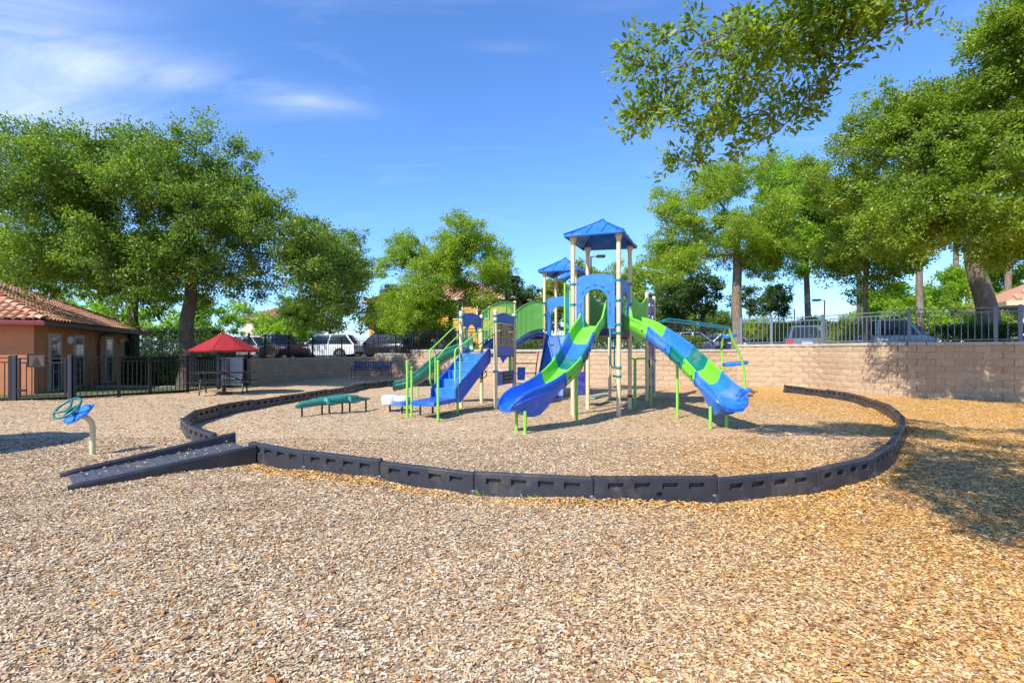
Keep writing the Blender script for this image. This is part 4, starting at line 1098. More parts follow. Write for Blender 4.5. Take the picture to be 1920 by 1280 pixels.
# steering wheel on the platform post
def wheel(center, normal, rad, mat, parent, tube_r=0.016, name='steering_wheel', spokes=3, local=False, label=None):
    nrm = Vector(normal).normalized(); q = nrm.to_track_quat('Z', 'Y').to_matrix().to_4x4(); Mx = Matrix.Translation(center) @ q
    b = MB(); b.tube([Mx @ Vector((rad * math.cos(2 * math.pi * i / 24), rad * math.sin(2 * math.pi * i / 24), 0)) for i in range(24)], tube_r, 8, closed=True)
    w = b.build(name, mat, parent, smooth=60, local=local, label=label)
    for i in range(spokes):
        a = 2 * math.pi * i / spokes + 0.5
        b = MB(); b.tube([Mx @ Vector((0, 0, -0.03)), Mx @ Vector((rad * 0.5 * math.cos(a), rad * 0.5 * math.sin(a), -0.022)), Mx @ Vector((rad * math.cos(a), rad * math.sin(a), 0))], [tube_r * 1.2, tube_r, tube_r * 0.9], 8); b.build('spoke', mat, w, smooth=60, local=local)
    b = MB(); b.lathe([(0.0, -0.06), (0.04, -0.06), (0.045, -0.03), (0.03, -0.005), (0, 0)], Mx, 14); b.build('hub', mat, w, smooth=50, local=local)
    return w
wheel(vxy(qB, zpx(qB, 700)) + Vector((0.03, -0.14, 0)), (0.25, -1, 0.15), 0.13, M['black_metal'], PS, 0.014)

# arched bridge with green balusters to the rear tower
def bridge():
    za, zb = zpx(qD, 650), zpx(p1, 625)
    for (a, c, first, lab) in ((qD, p1, True, 'arched bridge with lime green vertical bar railings'), (qB, p0, False, None)):
        n = 26; low = []; hi = []
        for i in range(n + 1):
            t = i / n; p = a.lerp(c, t)
            zl = za + (zb - za) * (1 - (1 - t) ** 2.0) ; zh = zpx(a, 588) + (zpx(c, 568) - zpx(a, 588)) * (1 - (1 - t) ** 2.2)
            low.append(vxy(p, zl)); hi.append(vxy(p, zh))
        b = MB(); b.loft([[v + Vector((0, 0, 0.05)), v + Vector((0.0, 0.04, 0.05)), v + Vector((0, 0.04, -0.08)), v + Vector((0, 0, -0.08))] for v in low]); br = b.build('bridge_beam', M['blue'], PS, smooth=40, label=lab)
        b = MB(); b.tube(hi, 0.02, 8); b.build('top_rail', M['green_metal'], br, smooth=60)
        b = MB(); b.tube([l.lerp(h, 0.14) for l, h in zip(low, hi)], 0.015, 8); b.build('bottom_rail', M['green_metal'], br, smooth=60)
        for i in range(1, n):
            b = MB(); b.cyl(low[i].lerp(hi[i], 0.14), hi[i], 0.012, n=6); b.build('baluster', M['green_metal'], br)
        for i in (0, n):
            b = MB(); b.cyl(low[i], hi[i] + Vector((0, 0, -0.02)), 0.02, n=8); b.build('end_bar', M['green_metal'], br)
    b = MB(); rings = []
    for i in range(13):
        t = i / 12; zl = za + (zb - za) * (1 - (1 - t) ** 2.0); l = qB.lerp(p0, t); r_ = qD.lerp(p1, t)
        rings.append([vxy(l, zl), vxy(r_, zl), vxy(r_, zl - 0.05), vxy(l, zl - 0.05)])
    b.loft(rings); b.build('bridge_deck', M['navy_rubber'], PS)
bridge()

# sloped blue climbing ramp in front of the rear tower
def climb_ramp():
    fwd = Vector((-0.38, -0.92, 0)).normalized(); side = (p3 - p1).normalized()
    a = p1 + side * 0.10; c = p3 - side * 0.10; run = 1.15
    z1 = DECK - 0.02
    ang_pts = [a, c, c + fwd * run, a + fwd * run]
    b = MB(); zb_ = 0.05
    b.add([vxy(a, z1), vxy(c, z1), vxy(c + fwd * run, zb_), vxy(a + fwd * run, zb_), vxy(a, z1 - 0.08), vxy(c, z1 - 0.08), vxy(c + fwd * (run - 0.05), zb_ - 0.06), vxy(a + fwd * (run - 0.05), zb_ - 0.06)], [(0, 1, 2, 3), (7, 6, 5, 4), (0, 3, 7, 4), (1, 0, 4, 5), (2, 1, 5, 6), (3, 2, 6, 7)])
    o = b.build('climbing_ramp', M['blue_light'], PS, bevel=0.015, label='steep blue climbing board with holds in front of the rear tower')
    for i, (u, v) in enumerate(((0.25, 0.15), (0.7, 0.25), (0.3, 0.42), (0.72, 0.52), (0.28, 0.66), (0.68, 0.78))):
        p = a.lerp(c, u) + fwd * (run * v); z = z1 + (zb_ - z1) * v
        b = MB(); b.sphere(vxy(p, z + 0.015), (0.06, 0.06, 0.035), 8, 6); b.build('hand_hold', M['teal_metal'] if i % 2 else M['green_metal'], o, smooth=60)
    Mx, L = panel_frame(a + fwd * run, a)
    b = MB(); b.prism([(0, 0.0), (L, zpx(p1, 690)), (L, z1 + 0.12), (L * 0.9, z1 + 0.1), (0.0, 0.28)], -0.015, 0.015, Mx); o2 = b.build('side_panel', M['purple'], PS, bevel=0.01)
    for i in range(1, 7):
        x = L * i / 7; b = MB(); b.box((x, 0.0 + (0.28 + (z1 - 0.2) * i / 7) * 0.62 + 0.1, 0), (0.02, (0.28 + (z1 - 0.2) * i / 7) * 0.5, 0.045), M=Mx); b.build('rib', M['blue'], o2)
climb_ramp()

# telescope barrier beside the front tower
def telescope():
    a, c = at(1059, 600, 14.0), at(1069, 600, 14.9); zt_ = zpx(a, 528)
    deck([vxy(a, 0), vxy(a + Vector((0.75, -0.2, 0)), 0), vxy(c + Vector((0.8, 0.3, 0)), 0), vxy(c, 0)], DECK, 'landing_deck', 0.10)
    b = MB(); b.cyl(vxy(a, DECK - 0.1), vxy(a, zt_), 0.028, n=10); po = b.build('barrier_post', M['lime_metal'], PS, smooth=40)
    b = MB(); b.cyl(vxy(c, DECK - 0.1), vxy(c, zt_ - 0.05), 0.028, n=10); b.build('barrier_post', M['lime_metal'], PS, smooth=40)
    for f in (0.25, 0.5, 0.75):
        p = a.lerp(c, f); b = MB(); b.cyl(vxy(p, DECK), vxy(p, zt_ - 0.12), 0.014, n=8); b.build('barrier_bar', M['teal_metal'], PS, smooth=40)
    for zz in (DECK + 0.08, zt_ - 0.1): 
        b = MB(); b.tube([vxy(a, zz), vxy(c, zz)], 0.018, 8); b.build('barrier_rail', M['lime_metal'], PS, smooth=40)
    c0 = vxy(a, zt_ + 0.13); d = Vector((0.95, 0.2, 0.28)).normalized(); q = d.to_track_quat('Z', 'Y').to_matrix().to_4x4()
    b = MB(); b.lathe([(0.0, -0.22), (0.05, -0.22), (0.075, -0.16), (0.085, -0.05), (0.10, 0.02), (0.085, 0.08), (0.095, 0.2), (0.11, 0.24), (0.085, 0.25), (0.0, 0.23)], Matrix.Translation(c0 + d * 0.02) @ q, 16)
    te = b.build('telescope', M['blue_light'], PS, smooth=40, label='blue toy telescope on a lime post')
    b = MB(); b.lathe([(0.03, -0.16), (0.055, -0.1), (0.06, 0.0)], Matrix.Translation(c0), 12); b.build('mount', M['teal'], te, smooth=40)
telescope()

# under-deck details of the front tower
def under_deck():
    zc = zpx(pB, 689); zt_ = DECK - 0.1; s = (pA - pB).normalized()
    pts = [pB + s * 0.08 + Vector((0, 0, zc)), pB + s * 0.14 + Vector((0, -0.02, zc)), pB + s * 0.2 + Vector((0, -0.02, zc + 0.06)), pB + s * 0.2 + Vector((0, -0.02, zt_ + 0.1)), pB + s * 0.18 + Vector((0, 0.12, zt_ + 0.18)), pB + s * 0.06 + Vector((0, 0.2, zt_ + 0.16)), pB + s * 0.06 + Vector((0, 0.2, zc + 0.04)), pB + s * 0.04 + Vector((0, 0.1, zc))]
    b = MB(); b.tube(pts, 0.016, 8); b.build('step_loop', M['teal_metal'], PS, smooth=60)
    clamp(pB, zc, pA, posts['B']); clamp(pB, zpx(pB, 705), pA, posts['B'])
    # low teal balance seat hung on chains
    za = zpx(pD, 748); a = pD + Vector((-0.05, 0.05, 0)); c = pE2 + Vector((-0.05, -0.4, 0))
    d = (c - a); L = d.length; ang = math.atan2(d.y, d.x); m = (a + c) / 2
    b = MB(); b.box((m.x, m.y, 0.20), (L * 0.55, 0.20, 0.05), ang); se = b.build('hanging_seat', M['teal'], PS, bevel=0.018, label='low teal swinging seat under the front tower')
    for e, pp in ((a.lerp(c, 0.25), pD), (a.lerp(c, 0.75), pB)):
        t_ = vxy(pp, zpx(pp, 706)); n = 18; s0 = vxy(e, 0.22)
        for i in range(n):
            p = s0.lerp(t_, i / n); q = s0.lerp(t_, (i + 0.75) / n)
            b = MB(); b.tube([p, p.lerp(q, 0.5) + Vector((0.008 * (-1) ** i, 0, 0)), q], 0.006, 5); b.build('chain_link', M['dark_brown_metal'], se)
    # green tee post beside the rear post of the tower
    g = gp(1190, 765); zt_ = zpx(g, 672)
    b = MB(); b.cyl(vxy(g, -0.08), vxy(g, zt_), 0.03, n=10); tp = b.build('tee_post', M['green_metal'], PS, smooth=40)
    b = MB(); b.tube([vxy(g, zt_ - 0.1), vxy(g, zt_ - 0.02), vxy(g + Vector((0.06, 0, 0)), zt_), vxy(g + Vector((0.32, 0.02, 0)), zt_)], 0.024, 8); b.tube([vxy(g, zt_ - 0.1), vxy(g, zt_ - 0.02), vxy(g + Vector((-0.05, 0, 0)), zt_), vxy(pC, zt_)], 0.022, 8); b.build('tee_arm', M['lime_metal'], tp, smooth=60)
    for dx in (0.1, 0.5):
        b = MB(); b.cyl(vxy(g + Vector((dx, 0.3, 0)), -0.05), vxy(g + Vector((dx, 0.3, 0)), zt_ - 0.02), 0.02, n=8); b.build('support_bar', M['lime_metal'], PS, smooth=40)
    b = MB(); b.lathe([(0.066, -0.03), (0.07, 0), (0.066, 0.03)], Matrix.Translation(vxy(pC, zpx(pC, 742))), 12); b.build('clamp', M['dark_brown_metal'], posts['C'], smooth=40)
    # talk tube plate on the rear left
    b = MB(); g = at(1087, 720, 14.2); b.box((g.x, g.y, 0.62), (0.28, 0.03, 0.62)); b.build('low_panel', M['purple'], PS, bevel=0.015)
under_deck()

# pod climber on the right
def pod_climber():
    bR, bL = gp(1396, 741), gp(1369, 736); Yc = (bR.y + bL.y) / 2
    eE, eF = vxy(pE, zpx(pE, 618)), vxy(pF, zpx(pF, 612)); zr_ = zpx(bL, 611)
    tip1, tip2 = at(1368, 613.5, bL.y - 0.4), at(1366, 616.5, bR.y - 0.2)
    for i, (s, e) in enumerate(((eE, tip2), (eF, tip1))):
        up = s + Vector((0.35, 0, 0.22)); mid = s.lerp(e, 0.4) + Vector((0, 0, 0.20))
        b = MB(); b.tube(catmull([s + Vector((0.02, 0, -0.45)), s + Vector((0.12, 0, -0.12)), up, mid, e], 22), 0.029, 8)
        o = b.build('overhead_rail', M['teal_metal'], PS, smooth=60, label='teal overhead rail leading to the pod climber')
    legR = [tip2 + Vector((0.02, 0, 0)), at(1375, 640, bR.y - 0.1), at(1387, 664, bR.y - 0.05), at(1395, 697, bR.y), vxy(bR, 0.25), vxy(bR, -0.08)]
    legL = [tip1 + Vector((-0.15, 0, -0.05)), at(1354, 645, bL.y), at(1354, 672, bL.y), at(1357, 694, bL.y), at(1367, 716, bL.y), vxy(bL, -0.08)]
    for l in (legR, legL):
        b = MB(); b.tube(catmull(l, 20), 0.038, 8); b.build('climber_leg', M['lime_metal'], PS, smooth=60)
    for (px, py, rx, ry) in ((1368, 629.5, 0.25, 0.20), (1378, 681.5, 0.50, 0.22), (1399, 731, 0.17, 0.18)):
        c = at(px, py, Yc if py < 720 else bR.y - 0.1)
        Mx = Matrix.Translation(c) @ Matrix.Rotation(R(-5), 4, 'Y') @ Matrix.Rotation(R(14), 4, 'Z')
        prof = []
        b = MB(); rings = []
        for (f, z) in ((0.55, -0.075), (0.92, -0.065), (1.0, -0.015), (0.98, 0.045), (0.88, 0.065), (0.5, 0.05)):
            rings.append([Mx @ Vector((rx * f * math.cos(2 * math.pi * i / 20) * (1 + 0.06 * math.cos(6 * math.pi * i / 20)), ry * f * math.sin(2 * math.pi * i / 20), z)) for i in range(20)])
        b.loft(rings); b.build('step_pod', M['blue_light'], PS, smooth=50)
pod_climber()

# ------------------------------------------------------------------ small play equipment
def spinner():
    g = gp(173.6, 849); t = thing('wheel_panel', 'toy steering wheel on a bent tan post beside the ramp', 'play panel', g)
    tip = Vector((-0.10, -0.15, zpx(g, 777)))
    pts = catmull([(0, 0, -0.1), (0, 0, 0.18), (0, 0, zpx(g, 800)), (-0.015, -0.025, zpx(g, 788)), (-0.05, -0.08, zpx(g, 780)), tip], 22)
    b = MB(); b.tube(pts, 0.037, 14); b.build('post', M['beige'], t, smooth=50, local=True)
    nrm = Vector((-0.21, -0.675, 0.735)).normalized(); q = nrm.to_track_quat('Z', 'Y').to_matrix().to_4x4()
    # pointed blue console
    pl = Matrix.Translation(tip + nrm * 0.03 + Vector((0.05, 0.03, 0.03))) @ q
    # console axes: point away to the upper right
    ax = Vector((0.85, 0.45, 0.45)); ax = (ax - nrm * ax.dot(nrm)).normalized(); ay = nrm.cross(ax)
    Mx = frame(tip + nrm * 0.02, ax, ay, nrm)
    out = [(0.26, 0.0), (0.16, 0.11), (0.0, 0.15), (-0.12, 0.12), (-0.17, 0.0), (-0.12, -0.12), (0.0, -0.15), (0.16, -0.11)]
    b = MB(); b.loft([[Mx @ Vector((x * 0.8, y * 0.8, -0.03)) for x, y in out], [Mx @ Vector((x, y, 0.0)) for x, y in out], [Mx @ Vector((x * 0.94, y * 0.92, 0.02)) for x, y in out]]); b.build('console', M['blue_light'], t, smooth=30, local=True)
    wc = tip + nrm * 0.17 + Vector((-0.01, 0, 0.0))
    b = MB(); b.cyl(tip, wc, 0.03, 0.022, 12); b.build('shaft', M['teal'], t, smooth=40, local=True)
    wheel(wc, nrm, 0.185, M['teal'], t, 0.016, spokes=4, local=True)
spinner()

def crocodile():
    a, c = gp(558, 783), gp(690, 767.5); d = (c - a).normalized(); ang = math.atan2(d.y, d.x); L = (c - a).length + 0.12
    t = thing('crocodile_beam', 'sea green plastic crocodile balance beam on dark legs', 'balance beam', (a + c) / 2, ang)
    n = 30; rings = []
    for i in range(n + 1):
        q = i / n; x = -L / 2 + L * q
        # tail thin at left, belly thick in the middle, flat snout at right
        w = np.interp(q, [0, 0.04, 0.2, 0.38, 0.55, 0.68, 0.76, 0.84, 0.95, 1.0], [0.02, 0.06, 0.09, 0.13, 0.16, 0.14, 0.12, 0.095, 0.075, 0.03])
        h = np.interp(q, [0, 0.04, 0.2, 0.38, 0.55, 0.68, 0.76, 0.84, 0.95, 1.0], [0.035, 0.07, 0.095, 0.11, 0.125, 0.125, 0.115, 0.065, 0.045, 0.02])
        zc = np.interp(q, [0, 0.3, 0.6, 0.8, 1.0], [0.25, 0.30, 0.32, 0.29, 0.265]); yc = 0.03 * math.sin(q * 7)
        ring = []
        for j in range(14):
            th = 2 * math.pi * j / 14; cs, sn = math.cos(th), math.sin(th)
            ring.append(Vector((x, yc + w * cs * abs(cs) ** -0.15 if abs(cs) > 1e-3 else yc, zc + h * sn * (0.75 if sn < 0 else 1.0))))
        rings.append(ring)
    b = MB(); b.loft(rings); b.build('body', M['croc'], t, smooth=60, local=True)
    for i in range(16):                                   # ridge scutes along the back
        q = 0.06 + 0.6 * i / 15; x = -L / 2 + L * q
        h = np.interp(q, [0, 0.04, 0.2, 0.38, 0.55, 0.68], [0.035, 0.07, 0.095, 0.11, 0.125, 0.125]); zc = np.interp(q, [0, 0.3, 0.6, 0.8], [0.25, 0.30, 0.32, 0.29]); yc = 0.03 * math.sin(q * 7)
        b = MB(); b.sphere((x, yc, zc + h), (0.028, 0.022, 0.02), 6, 4); b.build('scute', M['croc'], t, smooth=60, local=True)
    for (q, sy) in ((0.36, -1), (0.36, 1), (0.66, -1), (0.66, 1)):
        x = -L / 2 + L * q
        b = MB(); b.tube(catmull([(x, 0, 0.33), (x - 0.03, sy * 0.14, 0.34), (x - 0.02, sy * 0.20, 0.27), (x + 0.12, sy * 0.20, 0.255)], 10), [0.08, 0.075, 0.07, 0.065, 0.055, 0.05, 0.045, 0.04, 0.04, 0.03], 10); le = b.build('limb', M['croc'], t, smooth=60, local=True)
        for k in (-1, 0, 1):
            b = MB(); b.tube([(x + 0.10, sy * 0.20 + k * 0.02, 0.255), (x + 0.19, sy * 0.20 + k * 0.045, 0.245)], [0.02, 0.01], 6); b.build('toe', M['croc'], le, smooth=60, local=True)
    for sy in (-1, 1):
        b = MB(); b.sphere((-L / 2 + L * 0.79, sy * 0.05, 0.375), (0.035, 0.03, 0.028), 8, 6); b.build('eye', M['croc'], t, smooth=60, local=True)
        b = MB(); b.sphere((-L / 2 + L * 0.965, sy * 0.03, 0.29), (0.018, 0.014, 0.012), 8, 6); b.build('nostril', M['croc'], t, smooth=60, local=True)
    for (q, sy) in ((0.08, 0), (0.35, 0.06), (0.38, -0.12), (0.62, 0.06), (0.665, -0.1), (0.94, 0)):
        b = MB(); b.cyl((-L / 2 + L * q, sy, -0.08), (-L / 2 + L * q, sy, 0.28), 0.022, n=10); b.build('leg', M['dark_brown_metal'], t, smooth=40, local=True)
crocodile()

def pods():
    for (px, py, pz, lab) in ((731, 771, 749, 'pale marbled stepping drum farther from the stairs'), (754, 774, 751, 'pale blue marbled stepping drum right beside the stair landing')):
        g = gp(px, py); z = zpx(g, pz); t = thing('stepping_pod', lab, 'stepping pod', g, group='stepping pods by the stairs')
        b = MB(); b.lathe([(0.0, z - 0.125), (0.15, z - 0.125), (0.19, z - 0.095), (0.2, z - 0.03), (0.2, z + 0.055), (0.185, z + 0.1), (0.14, z + 0.115), (0, z + 0.11)], None, 22); b.build('drum', M['white_blue'], t, smooth=40, local=True)
        b = MB(); b.cyl((0, 0, -0.08), (0, 0, z - 0.1), 0.024, n=10); b.build('leg', M['dark_brown_metal'], t, smooth=40, local=True)
        if px > 740:
            b = MB(); b.lathe([(0.194, z - 0.095), (0.203, z - 0.06), (0.203, z + 0.0), (0.202, z + 0.01)], None, 22); b.build('blue_band', M['blue_light'], t, smooth=40, local=True)
pods()

# ------------------------------------------------------------------ picnic table, umbrellas, bench, cabinet
def umbrella(base, z_rim, z_top, rad, label, pole_top_only=False):
    t = thing('patio_umbrella', label, 'umbrella', base)
    n = 8; rows = []
    b = MB()
    for r_ in range(7):
        q = r_ / 6; row = []
        for i in range(n * 4):
            a = 2 * math.pi * i / (n * 4); f = abs(((i % 4) - 0) / 4 - 0.5) * 2 if i % 4 else 1.0
            rr = rad * q * (1 - 0.05 * (1 - f)); zz = z_top - (z_top - z_rim) * (q ** 1.08) - 0.035 * q * (1 - f) * 0.6
            row.append(Vector((rr * math.cos(a + 0.2), rr * math.sin(a + 0.2), zz)))
        rows.append(row)
    rows.append([v + Vector((0, 0, -0.07)) for v in rows[-1]])
    rows[0] = [Vector((0.02 * math.cos(2 * math.pi * i / 32 + 0.2), 0.02 * math.sin(2 * math.pi * i / 32 + 0.2), z_top)) for i in range(32)]
    b.loft(rows, caps=False); o = b.build('canopy', M['red_fabric'], t, smooth=25, local=True)
    s = o.modifiers.new('solid', 'SOLIDIFY'); s.thickness = 0.006
    for i in range(n):
        a = 2 * math.pi * i / n + 0.2
        b = MB(); b.tube([(0.03 * math.cos(a), 0.03 * math.sin(a), z_top - 0.03), (rad * 0.97 * math.cos(a), rad * 0.97 * math.sin(a), z_rim - 0.015)], 0.009, 5); b.build('rib', M['dark_brown_metal'], t, local=True)
    for i in range(n):                                    # stitched seams over the ribs
        a = 2 * math.pi * i / n + 0.2
        b = MB(); b.tube([(rad * q * math.cos(a), rad * q * math.sin(a), z_top - (z_top - z_rim) * (q ** 1.08) + 0.006) for q in (0.05, 0.3, 0.6, 0.98)], 0.007, 5); b.build('seam', M['red_fabric'], t, local=True)
    b = MB(); b.cyl((0, 0, 0), (0, 0, z_top), 0.022, n=10); b.build('pole', M['dark_brown_metal'], t, smooth=40, local=True)
    b = MB(); b.lathe([(0.03, z_top - 0.01), (0.03, z_top + 0.03), (0.0, z_top + 0.07)], None, 10); b.build('finial', M['dark_brown_metal'], t, smooth=50, local=True)
    b = MB(); b.lathe([(0.0, 0.0), (0.25, 0.0), (0.25, 0.04), (0.06, 0.09), (0.05, 0.3), (0.0, 0.3)], None, 16); b.build('base', M['black_metal'], t, smooth=40, local=True)
ut = gp(420, 738)
umbrella(ut, 1.53, 2.11, 1.10, 'red patio umbrella over the picnic table under the oak')
umbrella(Vector((-9.95, 6.75, 0)), 2.0, 2.5, 1.4, 'unseen red umbrella added to cast the shadow left of the toy steering wheel')  # added out of view as a shadow caster for the left edge
def picnic_table():
    t = thing('picnic_table', 'dark metal picnic table with attached benches below the red umbrella', 'table', ut, R(18))
    for i in range(6):
        y = -0.36 + 0.144 * i
        if i in (2, 3):
            for sx in (-1, 1):
                b = MB(); b.box((sx * 0.49, y, 0.74), (0.88, 0.135, 0.035)); b.build('table_slat', M['black_metal'], t, bevel=0.006, local=True)
        else:
            b = MB(); b.box((0, y, 0.74), (1.9, 0.135, 0.035)); b.build('table_slat', M['black_metal'], t, bevel=0.006, local=True)
    for sy in (-1, 1):
        for k in (0, 1):
            b = MB(); b.box((0, sy * (0.70 + 0.145 * k), 0.44), (1.9, 0.135, 0.03)); b.build('bench_slat', M['black_metal'], t, bevel=0.006, local=True)
    for sx in (-0.65, 0.65):
        for sy in (-1, 1):
            b = MB(); b.tube([(sx, sy * 0.22, 0.72), (sx, sy * 0.45, 0.06), (sx, sy * 0.5, 0.01)], 0.025, 8); b.build('leg', M['black_metal'], t, smooth=50, local=True)
        b = MB(); b.tube([(sx, -0.82, 0.42), (sx, 0.82, 0.42)], 0.022, 8); b.build('bench_support', M['black_metal'], t, smooth=50, local=True)
    b = MB(); b.tube([(-0.65, 0, 0.42), (0, 0, 0.70), (0.65, 0, 0.42)], 0.018, 8); b.build('brace', M['black_metal'], t, smooth=50, local=True)
picnic_table()
def bench():
    g = gp(696, 708.5); t = thing('park_bench', 'blue slatted metal bench against the shaded retaining wall', 'bench', g, R(-4))
    Wb = 2.05
    for i in range(15):
        x = -Wb / 2 + 0.07 + (Wb - 0.14) * i / 14
        b = MB(); b.box((x, 0.27, 0.70), (0.10, 0.012, 0.34), M=Matrix.Rotation(R(-6), 4, 'X')); b.build('back_slat', M['navy_metal'], t, local=True)
        b = MB(); b.box((x, 0.02, 0.45), (0.10, 0.40, 0.012)); b.build('seat_slat', M['navy_metal'], t, local=True)
    for z in (0.55, 0.88):
        b = MB(); b.box((0, 0.33, z), (Wb, 0.035, 0.045)); b.build('back_rail', M['navy_metal'], t, local=True)
    for y in (-0.19, 0.23):
        b = MB(); b.box((0, y, 0.435), (Wb, 0.035, 0.04)); b.build('seat_rail', M['navy_metal'], t, local=True)
    for sx in (-1, 1):
        b = MB(); b.tube([(sx * Wb / 2, -0.22, -0.02), (sx * Wb / 2, -0.2, 0.62), (sx * Wb / 2, 0.1, 0.66), (sx * Wb / 2, 0.30, 0.66)], 0.022, 8); b.build('arm', M['navy_metal'], t, smooth=50, local=True)
        b = MB(); b.tube([(sx * Wb / 2, 0.33, -0.02), (sx * Wb / 2, 0.28, 0.45), (sx * Wb / 2, 0.34, 0.9)], 0.022, 8); b.build('leg', M['navy_metal'], t, smooth=50, local=True)
bench()
def cabinet():
    g = at(436, 700, 21.6); g.z = 0.03; t = thing('utility_cabinet', 'grey ribbed utility cabinet behind the fence by the picnic table', 'cabinet', g, R(25))
    b = MB(); b.box((0, 0, 0.58), (0.74, 0.74, 1.1)); b.build('casing', M['cabinet'], t, bevel=0.02, local=True)
    for i in range(9):
        b = MB(); b.box((-0.30 + 0.075 * i, -0.38, 0.55), (0.035, 0.03, 0.92)); b.build('rib', M['cabinet'], t, local=True)
        b = MB(); b.box((0.38, -0.30 + 0.075 * i, 0.55), (0.03, 0.035, 0.92)); b.build('rib', M['cabinet'], t, local=True)
    b = MB(); b.box((0, 0, 1.155), (0.82, 0.82, 0.05)); b.build('lid', M['cabinet'], t, bevel=0.015, local=True)
cabinet()

# ------------------------------------------------------------------ clubhouse on the left
def roof_tiles(host, org, e, s, length, slope_len, inside, limit, tw=0.27, tl=0.40):
    "half barrel tiles on a roof plane; returns candidate list of (distance, matrix)"
    n = e.cross(s).normalized()
    if n.z < 0: n = -n
    out = []
    for r_ in range(int(slope_len / (tl * 0.86)) + 1):
        for i in range(int(length / tw) + 1):
            p = org + e * ((i + 0.5) * tw) + s * (r_ * tl * 0.86)
            if inside((i + 0.5) * tw, r_ * tl * 0.86 + tl / 2): 
                Mx = frame(p + n * (0.02 + random.uniform(0, 0.006)), e, s, n); out.append(((p - Vector((0, 0, CZ))).length, Mx))
    return out
def tile_mesh(tw=0.27, tl=0.42):
    b = MB(); rows = []
    for k, (y, f, dz) in enumerate(((0, 1.0, 0.035), (tl, 0.86, 0.0))):
        rows.append([Vector((tw * 0.47 * f * math.cos(math.pi * i / 6), y, dz + 0.085 * f * math.sin(math.pi * i / 6))) for i in range(7)])
    rin = [[Vector((v.x * 0.86, v.y, v.z - 0.016)) for v in r_] for r_ in rows]
    b.loft([rin[0], rows[0], rows[1]], caps=False, closed=False)
    return b.mesh('roof_tile', M['tile'], 40)
TILE = tile_mesh()
def window_door(t, Mx, x, w, z0, z1, panes, name='door', frame_mat='trim_beige'):
    b = MB(); b.prism([(x - w / 2, z0), (x + w / 2, z0), (x + w / 2, z1), (x - w / 2, z1)], 0.0, 0.05, Mx); d = b.build(name, M[frame_mat], t)
    b = MB(); b.prism([(x - w / 2 + 0.12, z0 + 0.05), (x + w / 2 - 0.12, z0 + 0.05), (x + w / 2 - 0.12, z1 - 0.14), (x - w / 2 + 0.12, z1 - 0.14)], 0.051, 0.056, Mx); b.build('leaf' if name == 'door' else 'sash', M['pane'], d)
    cols, rows = panes
    for i in range(cols):
        for j in range(rows):
            pw, ph = (w - 0.3) / cols, (z1 - z0 - 0.3) / rows
            xx = x - w / 2 + 0.15 + pw * (i + 0.5); zz = z0 + 0.1 + ph * (j + 0.5)
            b = MB(); b.prism([(xx - pw * 0.38, zz - ph * 0.40), (xx + pw * 0.38, zz - ph * 0.40), (xx + pw * 0.38, zz + ph * 0.40), (xx - pw * 0.38, zz + ph * 0.40)], 0.057, 0.060, Mx); b.build('pane', M['glass'], d)
    return d
